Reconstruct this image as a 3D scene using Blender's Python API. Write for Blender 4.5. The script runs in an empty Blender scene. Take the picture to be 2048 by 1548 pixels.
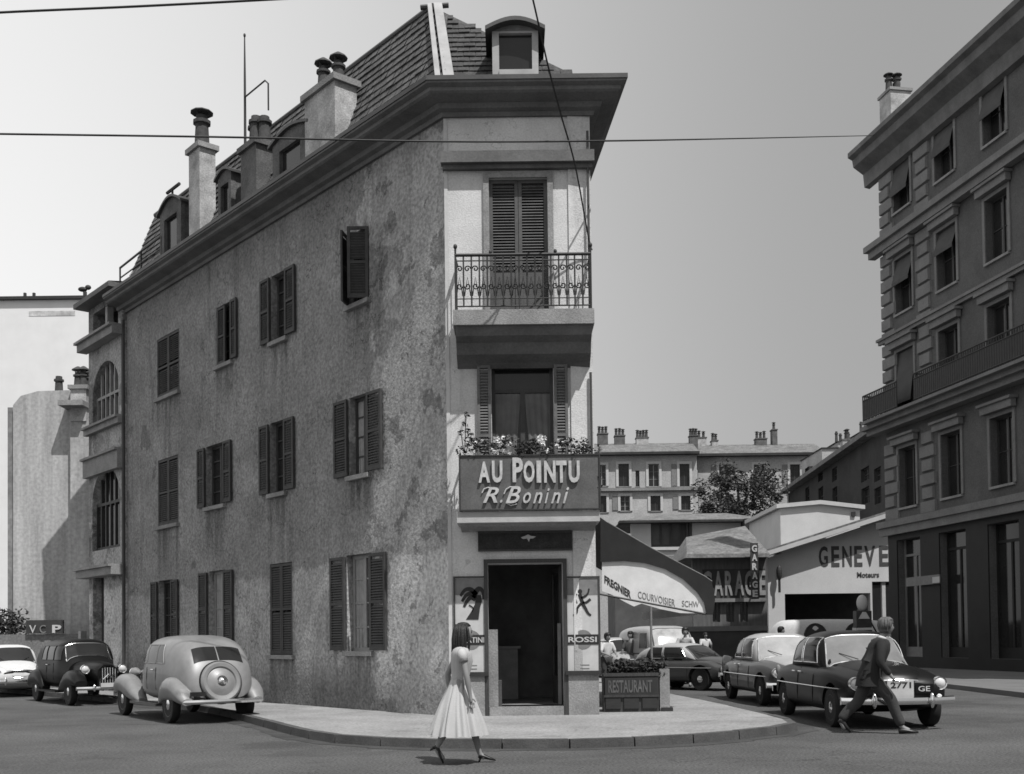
import bpy, bmesh, math, random
from mathutils import Vector, Matrix
random.seed(7)
R_ = math.radians
V = Vector
sc = bpy.context.scene
COL = sc.collection

# ------------------------------------------------------------------ camera
FPX = 2200.0                      # focal length in photo pixels (photo 2048 x 1548)
PITCH, ROLL = R_(1.5), R_(0.7)
EYE = V((0, 0, 1.45))
CX, HOR = 1024.0, 1279.0
CY = HOR - FPX * math.tan(PITCH)
_f = V((0, math.cos(PITCH), math.sin(PITCH)))
_u0 = V((0, -math.sin(PITCH), math.cos(PITCH)))
_r0 = V((1, 0, 0))
_r = _r0 * math.cos(ROLL) - _u0 * math.sin(ROLL)
_u = _r0 * math.sin(ROLL) + _u0 * math.cos(ROLL)
cam = bpy.data.cameras.new("camera")
cam.sensor_width = 36.0
cam.lens = 36.0 * FPX / 2048.0
cam.shift_y = (CY - 774.0) / 2048.0
cam.clip_start, cam.clip_end = 0.2, 3000
camo = bpy.data.objects.new("camera", cam)
COL.objects.link(camo)
camo.matrix_world = Matrix((( _r.x, _u.x, -_f.x, EYE.x), (_r.y, _u.y, -_f.y, EYE.y), (_r.z, _u.z, -_f.z, EYE.z), (0, 0, 0, 1)))
sc.camera = camo

# ------------------------------------------------------------------ light
SUN_AZ, SUN_EL = R_(35.5), R_(60)           # azimuth from straight behind the camera towards the right
SUNV = V((math.sin(SUN_AZ) * math.cos(SUN_EL), -math.cos(SUN_AZ) * math.cos(SUN_EL), math.sin(SUN_EL)))
world = bpy.data.worlds.new("World")
sc.world = world
world.use_nodes = True
wn, wl = world.node_tree.nodes, world.node_tree.links
wn.clear()
sky = wn.new("ShaderNodeTexSky")
sky.sky_type = 'NISHITA'
sky.sun_disc = False
sky.sun_elevation = SUN_EL
sky.sun_rotation = math.atan2(SUNV.x, SUNV.y)
sky.dust_density = 2.5
sky.air_density = 1.0
# black and white film, more sensitive to blue: only brightness is kept
bw = wn.new("ShaderNodeVectorMath"); bw.operation = 'DOT_PRODUCT'; bw.inputs[1].default_value = (0.10, 0.30, 0.60)
tc = wn.new("ShaderNodeTexCoord")
sp = wn.new("ShaderNodeSeparateXYZ")
mr = wn.new("ShaderNodeMapRange")         # hazier, brighter air to the left (away from the sun), clearer to the right
mr.interpolation_type = 'SMOOTHSTEP'
mr.inputs[1].default_value, mr.inputs[2].default_value = -0.5, 0.36
mr.inputs[3].default_value, mr.inputs[4].default_value = 1.46, 0.60
mu = wn.new("ShaderNodeMath"); mu.operation = 'MULTIPLY'
bg = wn.new("ShaderNodeBackground")
bg.inputs[1].default_value = 0.15
wo = wn.new("ShaderNodeOutputWorld")
wl.new(sky.outputs[0], bw.inputs[0])
wl.new(tc.outputs['Generated'], sp.inputs[0])
wl.new(sp.outputs[0], mr.inputs[0])
hz = wn.new("ShaderNodeMath"); hz.operation = 'MULTIPLY_ADD'     # hazy summer sky: flatter than a clear one
hz.inputs[1].default_value, hz.inputs[2].default_value = 0.24, 3.0
wl.new(bw.outputs['Value'], hz.inputs[0])
wl.new(hz.outputs[0], mu.inputs[0]); wl.new(mr.outputs[0], mu.inputs[1])
wl.new(mu.outputs[0], bg.inputs[0]); wl.new(bg.outputs[0], wo.inputs[0])
sl = bpy.data.lights.new("sun", 'SUN')
sl.energy = 5.0
sl.angle = R_(0.5)
sl.color = (1.0, 0.99, 0.98)
so = bpy.data.objects.new("sun", sl)
COL.objects.link(so)
so.rotation_euler = SUNV.to_track_quat('Z', 'Y').to_euler()
sc.view_settings.view_transform = 'Standard'
sc.view_settings.look = 'None'
sc.view_settings.exposure = 0.16
sc.view_settings.gamma = 1.0
sc.view_settings.use_curve_mapping = False
sc.cycles.filter_width = 1.6      # a soft old lens

# ------------------------------------------------------------------ helpers
def ray(px, py):
    return (_f * FPX + _r * (px - CX) + _u * (CY - py)).normalized()

def ground(px, py, z=0.0):
    d = ray(px, py)
    return EYE + d * ((z - EYE.z) / d.z)

def at(px, py, Y):
    d = ray(px, py)
    return EYE + d * (Y / d.y)

class Frame:
    """A facade's own axes: s along it, z up, n out of it."""
    def __init__(self, o, dx, n):
        self.o = V((o[0], o[1], 0)); self.dx = V((dx[0], dx[1], 0)).normalized(); self.n = V((n[0], n[1], 0)).normalized()
    def p(self, s, z, n=0.0):
        q = self.o + self.dx * s + self.n * n
        return V((q.x, q.y, z))
    def px(self, px, py, n=0.0):
        d = ray(px, py)
        t = ((self.o + self.n * n) - EYE).dot(self.n) / d.dot(self.n)
        q = EYE + d * t
        return (q - self.o).dot(self.dx), q.z
    def s(self, px, py, n=0.0): return self.px(px, py, n)[0]
    def z(self, px, py, n=0.0): return self.px(px, py, n)[1]

class MB:
    def __init__(self): self.v = []; self.f = []
    def add(self, vs, fs):
        b = len(self.v)
        self.v += [tuple(x) for x in vs]
        self.f += [tuple(i + b for i in q) for q in fs]
        return self
    def hexa(self, p):           # 8 points: bottom ring 0-3, top ring 4-7
        return self.add(p, [(3, 2, 1, 0), (4, 5, 6, 7), (0, 1, 5, 4), (1, 2, 6, 5), (2, 3, 7, 6), (3, 0, 4, 7)])
    def box(self, x0, x1, y0, y1, z0, z1):
        return self.hexa([(x0, y0, z0), (x1, y0, z0), (x1, y1, z0), (x0, y1, z0), (x0, y0, z1), (x1, y0, z1), (x1, y1, z1), (x0, y1, z1)])
    def fbox(self, F, s0, s1, z0, z1, n0, n1):
        return self.hexa([F.p(s0, z0, n0), F.p(s1, z0, n0), F.p(s1, z0, n1), F.p(s0, z0, n1), F.p(s0, z1, n0), F.p(s1, z1, n0), F.p(s1, z1, n1), F.p(s0, z1, n1)])
    def prism(self, ring0, ring1):
        k = len(ring0)
        return self.add(list(ring0) + list(ring1), [tuple(range(k - 1, -1, -1)), tuple(range(k, 2 * k))] + [(i, (i + 1) % k, k + (i + 1) % k, k + i) for i in range(k)])
    def fprism(self, F, poly, n0, n1):   # poly of (s, z)
        return self.prism([F.p(a, b, n0) for a, b in poly], [F.p(a, b, n1) for a, b in poly])
    def tube(self, pts, r, k=8, closed=False):
        pts = [V(p) for p in pts]
        rs = r if isinstance(r, (list, tuple)) else [r] * len(pts)
        rings = []; up = None
        for i, p in enumerate(pts):
            a = pts[i - 1] if i else (pts[-1] if closed else p)
            b = pts[i + 1] if i < len(pts) - 1 else (pts[0] if closed else p)
            t = (b - a).normalized()
            if up is None:
                up = V((0, 0, 1)) if abs(t.z) < 0.9 else V((1, 0, 0))
            x = t.cross(up)
            if x.length < 1e-6: x = t.cross(V((0, 1, 0)))
            x.normalize(); y = x.cross(t).normalized(); up = y
            rings.append([p + (x * math.cos(2 * math.pi * j / k) + y * math.sin(2 * math.pi * j / k)) * rs[i] for j in range(k)])
        vs = [q for rg in rings for q in rg]; n = len(rings)
        fs = [(i * k + j, i * k + (j + 1) % k, ((i + 1) % n) * k + (j + 1) % k, ((i + 1) % n) * k + j) for i in range(n if closed else n - 1) for j in range(k)]
        if not closed: fs += [tuple(range(k - 1, -1, -1)), tuple(range((n - 1) * k, n * k))]
        return self.add(vs, fs)
    def lathe(self, prof, M=None, k=20):
        M = M or Matrix.Identity(4)
        vs = [M @ V((r * math.cos(2 * math.pi * j / k), r * math.sin(2 * math.pi * j / k), z)) for r, z in prof for j in range(k)]
        n = len(prof)
        fs = [(i * k + j, i * k + (j + 1) % k, (i + 1) * k + (j + 1) % k, (i + 1) * k + j) for i in range(n - 1) for j in range(k)]
        fs += [tuple(range(k - 1, -1, -1)), tuple(range((n - 1) * k, n * k))]
        return self.add(vs, fs)
    def ball(self, c, rx, ry, rz, k=12, m=8, rot=None):
        vs = []; 
        for i in range(1, m):
            a = math.pi * i / m
            for j in range(k):
                b = 2 * math.pi * j / k
                p = V((rx * math.sin(a) * math.cos(b), ry * math.sin(a) * math.sin(b), rz * math.cos(a)))
                if rot: p = rot @ p
                vs.append(V(c) + p)
        top = V((0, 0, rz)); bot = V((0, 0, -rz))
        if rot: top = rot @ top; bot = rot @ bot
        vs += [V(c) + top, V(c) + bot]
        T = len(vs) - 2
        fs = [(i * k + j, (i + 1) * k + j, (i + 1) * k + (j + 1) % k, i * k + (j + 1) % k) for i in range(m - 2) for j in range(k)]
        fs += [(T, j, (j + 1) % k) for j in range(k)] + [(T + 1, (m - 2) * k + (j + 1) % k, (m - 2) * k + j) for j in range(k)]
        return self.add(vs, fs)

WM = {}
def wm(o): return WM.get(o.name, Matrix.Identity(4)) if o else Matrix.Identity(4)

def finish(me, mat, smooth=False, recalc=True):
    if recalc:
        bm = bmesh.new(); bm.from_mesh(me)
        bmesh.ops.recalc_face_normals(bm, faces=bm.faces)
        bm.to_mesh(me); bm.free()
    if smooth:
        for p in me.polygons: p.use_smooth = True
        if smooth != 2:
            me.set_sharp_from_angle(angle=R_(38))
    if mat: me.materials.append(mat)

def mk(name, mb, mat, parent=None, smooth=False, local=False, label=None, cat=None, group=None, kind=None):
    me = bpy.data.meshes.new(name)
    vs = mb.v
    if parent is not None and not local:
        inv = wm(parent).inverted()
        vs = [inv @ V(p) for p in vs]
    off = None
    if parent is None and not local and vs:      # top-level single mesh: origin at its base
        xs = [p[0] for p in vs]; ys = [p[1] for p in vs]; zs = [p[2] for p in vs]
        off = V(((min(xs) + max(xs)) / 2, (min(ys) + max(ys)) / 2, min(zs)))
        vs = [V(p) - off for p in vs]
    me.from_pydata([tuple(p) for p in vs], [], mb.f)
    finish(me, mat, smooth, recalc=len(mb.f) < 30000)
    o = bpy.data.objects.new(name, me)
    COL.objects.link(o)
    if parent is not None:
        o.parent = parent
        WM[o.name] = wm(parent)
    elif off is not None:
        o.location = off
        WM[o.name] = Matrix.Translation(off)
    tag(o, label, cat, group, kind)
    return o

def tag(o, label=None, cat=None, group=None, kind=None):
    if label: o['label'] = label
    if cat: o['category'] = cat
    if group: o['group'] = group
    if kind: o['kind'] = kind
    return o

def thing(name, label, cat, loc, rotz=0.0, group=None):
    o = bpy.data.objects.new(name, None)
    o.empty_display_size = 0.2
    COL.objects.link(o)
    o.location = loc; o.rotation_euler = (0, 0, rotz)
    WM[o.name] = Matrix.Translation(V(loc)) @ Matrix.Rotation(rotz, 4, 'Z')
    return tag(o, label, cat, group)

def dup(o, parent):
    c = o.copy(); COL.objects.link(c); c.parent = parent
    WM[c.name] = wm(parent)
    return c

# ------------------------------------------------------------------ materials (black-and-white world: greys only)
MATS = {}
SKYLIT = ('rough_cast_plaster', 'sandstone', 'pale_sandstone', 'chrome', 'lamp_glass', 'window_glass', 'glare_glass', 'bright_screen', 'bright_screen2', 'dark_interior', 'dim_wall', 'bright_white_wall', 'streaked_wall')
def mat(name, base, rough=0.8, var=0.25, scale=3.0, bump=0.0, bscale=40.0, metal=0.0, spec=0.4, stretch=None, fine=0.0, coat=0.0):
    if name in MATS: return MATS[name]
    if name not in SKYLIT: base *= 0.68
    m = bpy.data.materials.new(name); MATS[name] = m
    m.use_nodes = True
    nt = m.node_tree; n, l = nt.nodes, nt.links
    b = n['Principled BSDF']
    b.inputs['Roughness'].default_value = rough
    b.inputs['Metallic'].default_value = metal
    b.inputs['Specular IOR Level'].default_value = spec
    b.inputs['Coat Weight'].default_value = coat
    c = n.new('ShaderNodeTexCoord')
    src = c.outputs['Object']
    if stretch:
        mp = n.new('ShaderNodeMapping'); mp.inputs['Scale'].default_value = stretch
        l.new(src, mp.inputs[0]); src = mp.outputs[0]
    t = n.new('ShaderNodeTexNoise'); t.inputs['Scale'].default_value = scale; t.inputs['Detail'].default_value = 8; t.inputs['Roughness'].default_value = 0.62
    l.new(src, t.inputs['Vector'])
    r = n.new('ShaderNodeMapRange')
    r.inputs[1].default_value, r.inputs[2].default_value = 0.3, 0.7
    r.inputs[3].default_value, r.inputs[4].default_value = base * (1 - var), base * (1 + var)
    l.new(t.outputs['Fac'], r.inputs[0])
    out = r.outputs[0]
    if fine:
        t3 = n.new('ShaderNodeTexNoise'); t3.inputs['Scale'].default_value = bscale * 0.8; t3.inputs['Detail'].default_value = 4
        l.new(c.outputs['Object'], t3.inputs['Vector'])
        r3 = n.new('ShaderNodeMapRange'); r3.inputs[1].default_value, r3.inputs[2].default_value = 0.33, 0.67
        r3.inputs[3].default_value, r3.inputs[4].default_value = 1 - fine, 1 + fine
        l.new(t3.outputs['Fac'], r3.inputs[0])
        k = n.new('ShaderNodeMath'); k.operation = 'MULTIPLY'
        l.new(out, k.inputs[0]); l.new(r3.outputs[0], k.inputs[1]); out = k.outputs[0]
    l.new(out, b.inputs['Base Color'])
    if bump:
        t2 = n.new('ShaderNodeTexNoise'); t2.inputs['Scale'].default_value = bscale; t2.inputs['Detail'].default_value = 6
        l.new(c.outputs['Object'], t2.inputs['Vector'])
        bp = n.new('ShaderNodeBump'); bp.inputs['Strength'].default_value = bump; bp.inputs['Distance'].default_value = 0.02
        l.new(t2.outputs['Fac'], bp.inputs['Height']); l.new(bp.outputs[0], b.inputs['Normal'])
    m['out'] = 0
    return m

def add_layer(m, lo, hi, value, axis, scale=2.0, warp=0.4, strength=1.0, stretch=None):
    """Blend the base colour towards VALUE where (axis . position + warp * noise) runs from lo to hi: worn, patched or dirty plaster, or painted eave shade."""
    nt = m.node_tree; n, l = nt.nodes, nt.links
    b = n['Principled BSDF']
    old = b.inputs['Base Color'].links[0].from_socket
    c = n.new('ShaderNodeTexCoord')
    d = n.new('ShaderNodeVectorMath'); d.operation = 'DOT_PRODUCT'; d.inputs[1].default_value = axis
    l.new(c.outputs['Object'], d.inputs[0])
    t = n.new('ShaderNodeTexNoise'); t.inputs['Scale'].default_value = scale; t.inputs['Detail'].default_value = 7; t.inputs['Roughness'].default_value = 0.65
    src = c.outputs['Object']
    if stretch:
        mp = n.new('ShaderNodeMapping'); mp.inputs['Scale'].default_value = stretch
        l.new(src, mp.inputs[0]); src = mp.outputs[0]
    l.new(src, t.inputs['Vector'])
    w = n.new('ShaderNodeMath'); w.operation = 'MULTIPLY_ADD'; w.inputs[1].default_value = warp; w.inputs[2].default_value = -warp / 2
    l.new(t.outputs['Fac'], w.inputs[0])
    s = n.new('ShaderNodeMath'); s.operation = 'ADD'
    l.new(d.outputs['Value'], s.inputs[0]); l.new(w.outputs[0], s.inputs[1])
    r = n.new('ShaderNodeMapRange'); r.inputs[1].default_value, r.inputs[2].default_value = lo, hi
    r.inputs[3].default_value, r.inputs[4].default_value = 0, strength
    l.new(s.outputs[0], r.inputs[0])
    mx = n.new('ShaderNodeMix'); mx.data_type = 'FLOAT'
    sc_ = n.new('ShaderNodeMath'); sc_.operation = 'MULTIPLY'; sc_.inputs[1].default_value = value
    l.new(old, sc_.inputs[0])
    l.new(r.outputs[0], mx.inputs[0]); l.new(old, mx.inputs[2]); l.new(sc_.outputs[0], mx.inputs[3])
    l.new(mx.outputs[0], b.inputs['Base Color'])
    return r

M = dict
asphalt = mat('asphalt', 0.088, 0.92, 0.34, 0.45, 0.7, 38, fine=0.5)
pave = mat('pavement_slab', 0.30, 0.9, 0.22, 0.7, 0.4, 32, fine=0.24)
kerbm = mat('kerb_granite', 0.085, 0.85, 0.3, 2.0, 0.4, 60, fine=0.2)
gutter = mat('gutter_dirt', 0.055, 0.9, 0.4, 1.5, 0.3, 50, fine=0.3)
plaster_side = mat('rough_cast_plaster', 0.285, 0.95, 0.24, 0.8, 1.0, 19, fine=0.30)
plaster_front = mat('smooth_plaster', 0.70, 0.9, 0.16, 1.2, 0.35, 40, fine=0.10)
stone_trim = mat('stone_trim', 0.30, 0.9, 0.25, 2.0, 0.4, 40, fine=0.15)
cornice_m = mat('painted_cornice', 0.15, 0.8, 0.3, 1.5, 0.2, 30, fine=0.1)
tile_m = mat('roof_tile', 0.10, 0.9, 0.5, 3.0, 0.4, 30, fine=0.3)
tile_d = mat('roof_tile_dark', 0.06, 0.9, 0.4, 3.0, 0.4, 30, fine=0.3)
zinc = mat('zinc_sheet', 0.40, 0.6, 0.25, 2.0, 0.1, 20, metal=0.0)
zinc_d = mat('weathered_zinc', 0.07, 0.5, 0.3, 2.0, 0.1, 20)
shutter_m = mat('shutter_paint', 0.055, 0.7, 0.3, 4.0, 0.15, 60, fine=0.15)
shutter_p = mat('faded_shutter_paint', 0.15, 0.8, 0.3, 4.0, 0.15, 60)
shutter_f = mat('front_shutter_paint', 0.10, 0.7, 0.3, 4.0, 0.15, 60, fine=0.15)
wood_l = mat('pale_window_paint', 0.34, 0.6, 0.2, 5.0, 0.1, 60)
wood_d = mat('dark_wood', 0.05, 0.6, 0.4, 5.0, 0.2, 60, stretch=(8, 8, 1))
glass = mat('window_glass', 0.02, 0.10, 0.2, 1.0, spec=0.35)
glass_p = mat('glare_glass', 0.30, 0.12, 0.35, 3.0, spec=0.6)  # light reflected by the van's front glass, put into its base colour
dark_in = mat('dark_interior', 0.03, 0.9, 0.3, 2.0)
curtain_m = mat('curtain_cloth', 0.36, 0.9, 0.2, 4.0, 0.2, 50)
iron = mat('wrought_iron', 0.03, 0.6, 0.3, 6.0)
sign_m = mat('sign_board_paint', 0.115, 0.6, 0.2, 3.0, fine=0.15, bscale=60)
white_p = mat('white_paint', 0.58, 0.6, 0.08, 3.0)
white_w = mat('white_wall', 0.64, 0.85, 0.10, 0.6, 0.1, 20, fine=0.05)
black_p = mat('black_print', 0.02, 0.7, 0.1, 3.0)
grey_p = mat('grey_print', 0.22, 0.7, 0.2, 6.0)
poster_w = mat('poster_paper', 0.60, 0.7, 0.12, 4.0)
canvas_d = mat('dark_canvas', 0.022, 0.9, 0.3, 3.0, 0.15, 60)
canvas_w = mat('white_canvas', 0.80, 0.85, 0.10, 3.0, 0.1, 40)
brick_m = mat('chimney_render', 0.46, 0.95, 0.4, 2.0, 0.5, 35, fine=0.2)
brick_d = mat('sooty_render', 0.13, 0.95, 0.4, 2.0, 0.5, 35, fine=0.25)
pot_m = mat('clay_pot', 0.07, 0.9, 0.4, 6.0, 0.3, 40)
chrome = mat('chrome', 0.75, 0.16, 0.05, 2.0, metal=1.0)
rubber = mat('tyre_rubber', 0.018, 0.85, 0.3, 8.0)
wellm = mat('wheel_well', 0.006, 0.9, 0.2, 3.0)
car_black = mat('black_car_paint', 0.010, 0.34, 0.2, 1.0, spec=0.16, coat=0.02)
car_grey = mat('grey_car_paint', 0.24, 0.42, 0.22, 2.5, spec=0.5, coat=0.25)
car_mid = mat('mid_grey_car_paint', 0.055, 0.36, 0.15, 1.5, spec=0.5, coat=0.3)
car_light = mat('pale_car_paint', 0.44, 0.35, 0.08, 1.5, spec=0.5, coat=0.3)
lamp_glass = mat('lamp_glass', 0.5, 0.1, 0.1, 3.0, spec=0.8)
stone_r = mat('sandstone', 0.08, 0.92, 0.22, 0.7, 0.4, 22, fine=0.18)
stone_rl = mat('pale_sandstone', 0.145, 0.92, 0.18, 1.2, 0.3, 22, fine=0.12)
shop_d = mat('dark_shopfront', 0.012, 0.7, 0.4, 1.0, 0.1, 20)
far_wall = mat('far_plaster', 0.46, 0.95, 0.2, 0.5, 0.2, 8, fine=0.15)
far_grey = mat('far_grey_plaster', 0.26, 0.95, 0.3, 0.5, 0.2, 8, fine=0.2)
far_dark = mat('far_dark_wall', 0.045, 0.95, 0.35, 0.5, 0.2, 8, fine=0.2)
streak_w = mat('streaked_wall', 0.33, 0.95, 0.30, 0.9, 0.2, 12, stretch=(3, 3, 0.22), fine=0.15)
far_roof = mat('far_roof_tile', 0.17, 0.95, 0.35, 1.2, 0.3, 8, fine=0.3)
leaf_d = mat('dark_leaves', 0.045, 0.8, 0.5, 2.0)
leaf_f = mat('far_leaves', 0.07, 0.8, 0.5, 0.8)
sign_l = mat('worn_letter_paint', 0.55, 0.7, 0.22, 9.0, fine=0.12, bscale=30)
leaf_m = mat('leaves', 0.075, 0.8, 0.5, 2.0)
petal = mat('white_petals', 1.05, 0.8, 0.1, 3.0)
bark = mat('bark', 0.08, 0.95, 0.3, 6.0, 0.5, 30)
skin = mat('skin', 0.27, 0.6, 0.08, 8.0)
hair_d = mat('dark_hair', 0.014, 0.5, 0.3, 20.0, 0.4, 90)
hair_g = mat('grey_hair', 0.12, 0.6, 0.3, 20.0, 0.4, 90)
dress_m = mat('white_cotton', 0.52, 0.85, 0.06, 6.0, 0.15, 60)
cloth_g = mat('grey_cloth', 0.10, 0.9, 0.2, 6.0, 0.2, 60)
suit_m = mat('dark_suit', 0.022, 0.9, 0.25, 5.0, 0.25, 50)
trouser_m = mat('trousers', 0.05, 0.9, 0.25, 5.0, 0.25, 50)
shoe_m = mat('dark_shoe', 0.015, 0.4, 0.2, 6.0)
stocking = mat('stocking', 0.16, 0.7, 0.1, 6.0)

# the side wall's patched and stained plaster (object axes: metres from the corner's foot)
PHI = math.atan((CX - (-845)) / FPX)
dLx, dLy = -math.sin(PHI), math.cos(PHI)
# ------------------------------------------------------------------ parts builders
def wall_mb(mb, F, s0, s1, z0, z1, holes, t=0.3, n=0.0, reveal=None):
    """A wall sheet of thickness t with rectangular openings (s0,s1,z0,z1)."""
    S = sorted(set([s0, s1] + [h[0] for h in holes] + [h[1] for h in holes]))
    Z = sorted(set([z0, z1] + [h[2] for h in holes] + [h[3] for h in holes]))
    S = [a for a in S if s0 <= a <= s1]; Z = [a for a in Z if z0 <= a <= z1]
    def inh(a, b):
        return any(h[0] < a < h[1] and h[2] < b < h[3] for h in holes)
    idx = {}
    def vid(a, b):
        k = (round(a, 4), round(b, 4))
        if k not in idx:
            idx[k] = len(mb.v); mb.v.append(tuple(F.p(a, b, n)))
        return idx[k]
    for i in range(len(S) - 1):
        for j in range(len(Z) - 1):
            if not inh((S[i] + S[i + 1]) / 2, (Z[j] + Z[j + 1]) / 2):
                mb.f.append((vid(S[i], Z[j]), vid(S[i + 1], Z[j]), vid(S[i + 1], Z[j + 1]), vid(S[i], Z[j + 1])))
    rv = reveal or t
    for h in holes:
        a, b, c, d = h[:4]
        for (p, q) in (((a, c), (a, d)), ((a, d), (b, d)), ((b, d), (b, c)), ((b, c), (a, c))):
            mb.add([F.p(p[0], p[1], n), F.p(q[0], q[1], n), F.p(q[0], q[1], n - rv), F.p(p[0], p[1], n - rv)], [(0, 1, 2, 3)])
    # ends, top and back
    mb.add([F.p(s0, z0, n), F.p(s0, z1, n), F.p(s0, z1, n - t), F.p(s0, z0, n - t)], [(0, 1, 2, 3)])
    mb.add([F.p(s1, z0, n), F.p(s1, z1, n), F.p(s1, z1, n - t), F.p(s1, z0, n - t)], [(0, 1, 2, 3)])
    mb.add([F.p(s0, z1, n), F.p(s1, z1, n), F.p(s1, z1, n - t), F.p(s0, z1, n - t)], [(0, 1, 2, 3)])
    return mb

def shutter_mb(F, s0, s1, z0, z1, n0, n1, slats=None, panel=0.0):
    """A louvred shutter leaf: stiles, rails and tilted slats; panel = share of the height that is solid at the foot."""
    mb = MB(); w = min(0.06, (s1 - s0) * 0.2)
    e = 0.001
    mb.fbox(F, s0, s0 + w, z0, z1, n0, n1); mb.fbox(F, s1 - w, s1, z0, z1, n0, n1)
    zm = z0 + (z1 - z0) * (panel if panel else 0.5)
    for za, zb in ((z0, z0 + w * 1.4), (zm - w * .5, zm + w * .5), (z1 - w, z1)):
        mb.fbox(F, s0 + w, s1 - w, za + e, zb - e, n0 + e, n1 - e)
    nm = (n0 + n1) / 2
    if panel: mb.fbox(F, s0 + w, s1 - w, z0 + w * 1.4, zm - w * .5, nm - .008, nm + .008)
    pitch = 0.052
    z = (zm if panel else z0 + w * 1.4) + 0.03
    while z < z1 - w - 0.03:
        if not (abs(z - zm) < w * .5 + .03):
            a, b = s0 + w, s1 - w
            mb.hexa([F.p(a, z - .02, n1 - .004), F.p(b, z - .02, n1 - .004), F.p(b, z - .028, n1 - .008), F.p(a, z - .028, n1 - .008),
                     F.p(a, z + .024, n0 + .008), F.p(b, z + .024, n0 + .008), F.p(b, z + .016, n0 + .004), F.p(a, z + .016, n0 + .004)])
        z += pitch
    return mb

def window(F, parent, s0, s1, z0, z1, state='open', n=0.0, deep=0.2, smat=None, fmat=None, sill=True, curtain=False, bars=2, leaf=None, surround=None, swing=None):
    """A window part (its frame) with panes, sill, shutters, curtain as sub-parts."""
    smat = smat or shutter_m; fmat = fmat or wood_l
    mb = MB(); nn = n - deep
    fw = min(0.07, (s1 - s0) * 0.1)
    mb.fbox(F, s0, s0 + fw, z0, z1, nn, nn + .06); mb.fbox(F, s1 - fw, s1, z0, z1, nn, nn + .06)
    mb.fbox(F, s0 + fw, s1 - fw, z0, z0 + fw, nn + .001, nn + .059); mb.fbox(F, s0 + fw, s1 - fw, z1 - fw, z1, nn + .001, nn + .059)
    sm = (s0 + s1) / 2
    mb.fbox(F, sm - fw * .6, sm + fw * .6, z0 + fw, z1 - fw, nn + .002, nn + .064)
    for i in range(1, bars + 1):
        zz = z0 + (z1 - z0) * i / (bars + 1)
        mb.fbox(F, s0 + fw, sm - fw * .6, zz - .015, zz + .015, nn + .003, nn + .05)
        mb.fbox(F, sm + fw * .6, s1 - fw, zz - .015, zz + .015, nn + .003, nn + .05)
    w = mk('window', mb, fmat, parent)
    for a, b in ((s0 + fw, sm - fw * .6), (sm + fw * .6, s1 - fw)):
        mk('pane', MB().fbox(F, a - .002, b + .002, z0 + fw - .002, z1 - fw + .002, nn + .015, nn + .022), glass, w)
    if curtain:
        for a, b in ((s0 + fw, s0 + (s1 - s0) * .42), (s1 - (s1 - s0) * .42, s1 - fw)):
            mk('curtain', cloth_mb(F, a, b, z0 + fw, z1 - fw, nn + .032, .012), curtain_m, w)
    if sill: mk('sill', MB().fbox(F, s0 - .06, s1 + .06, z0 - .09, z0 - .002, n - .1, n + .09), stone_trim, w)
    if surround:
        sb = MB(); q = 0.14
        sb.fbox(F, s0 - q, s0 - .002, z0, z1 + q, n + .002, n + .05); sb.fbox(F, s1 + .002, s1 + q, z0, z1 + q, n + .002, n + .05)
        sb.fbox(F, s0 - .002, s1 + .002, z1 + .002, z1 + q, n + .003, n + .049)
        mk('surround', sb, surround, w)
    lw = leaf or (s1 - s0) * 0.5
    if state == 'open':
        mk('shutter', shutter_mb(F, s0 - lw - .01, s0 - .01, z0 + .02, z1 - .02, n + .03, n + .075), smat, w)
        mk('shutter', shutter_mb(F, s1 + .01, s1 + lw + .01, z0 + .02, z1 - .02, n + .03, n + .075), smat, w)
    elif state == 'closed':
        mk('shutter', shutter_mb(F, s0 + .004, sm - .004, z0 + .01, z1 - .01, n - .05, n - .005), smat, w)
        mk('shutter', shutter_mb(F, sm + .004, s1 - .004, z0 + .01, z1 - .01, n - .05, n - .005), smat, w)
    elif state == 'half':       # one leaf closed, one folded back
        mk('shutter', shutter_mb(F, sm + .004, s1 - .004, z0 + .01, z1 - .01, n - .05, n - .005), smat, w)
        mk('shutter', shutter_mb(F, s0 - lw - .01, s0 - .01, z0 + .02, z1 - .02, n + .03, n + .075), smat, w)
    elif state == 'ajar':       # both leaves swung part way
        for side in (0, 1):
            h = s0 if side == 0 else s1
            sg = 1 if side == 0 else -1
            a = R_(50)
            d = F.dx * (sg * math.cos(a)) + F.n * math.sin(a)
            G = Frame(F.p(h, 0, n), d, d.cross(V((0, 0, 1))))
            mk('shutter', shutter_mb(G, 0.01, lw, z0 + .01, z1 - .01, -.02, .02), smat, w)
    return w

def cloth_mb(F, s0, s1, z0, z1, n, amp=.02, waves=None, gather=1.0, side=0):
    """A hanging cloth sheet with folds; gather < 1 draws its foot towards one side."""
    mb = MB(); W = max(16, int((s1 - s0) * 50)); H = 8
    waves = waves or max(2, (s1 - s0) / .12)
    vs = []
    for j in range(H + 1):
        v = j / H
        g = 1 - (1 - gather) * (v if v < .7 else .7)
        for i in range(W + 1):
            u = i / W
            s = s0 + (s1 - s0) * (u * g if side == 0 else 1 - (1 - u) * g)
            vs.append(F.p(s, z1 + (z0 - z1) * v, n + amp * math.sin(u * waves * 6.283) * (.5 + .5 * v)))
    fs = [(j * (W + 1) + i, j * (W + 1) + i + 1, (j + 1) * (W + 1) + i + 1, (j + 1) * (W + 1) + i) for j in range(H) for i in range(W)]
    return mb.add(vs, fs)

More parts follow.
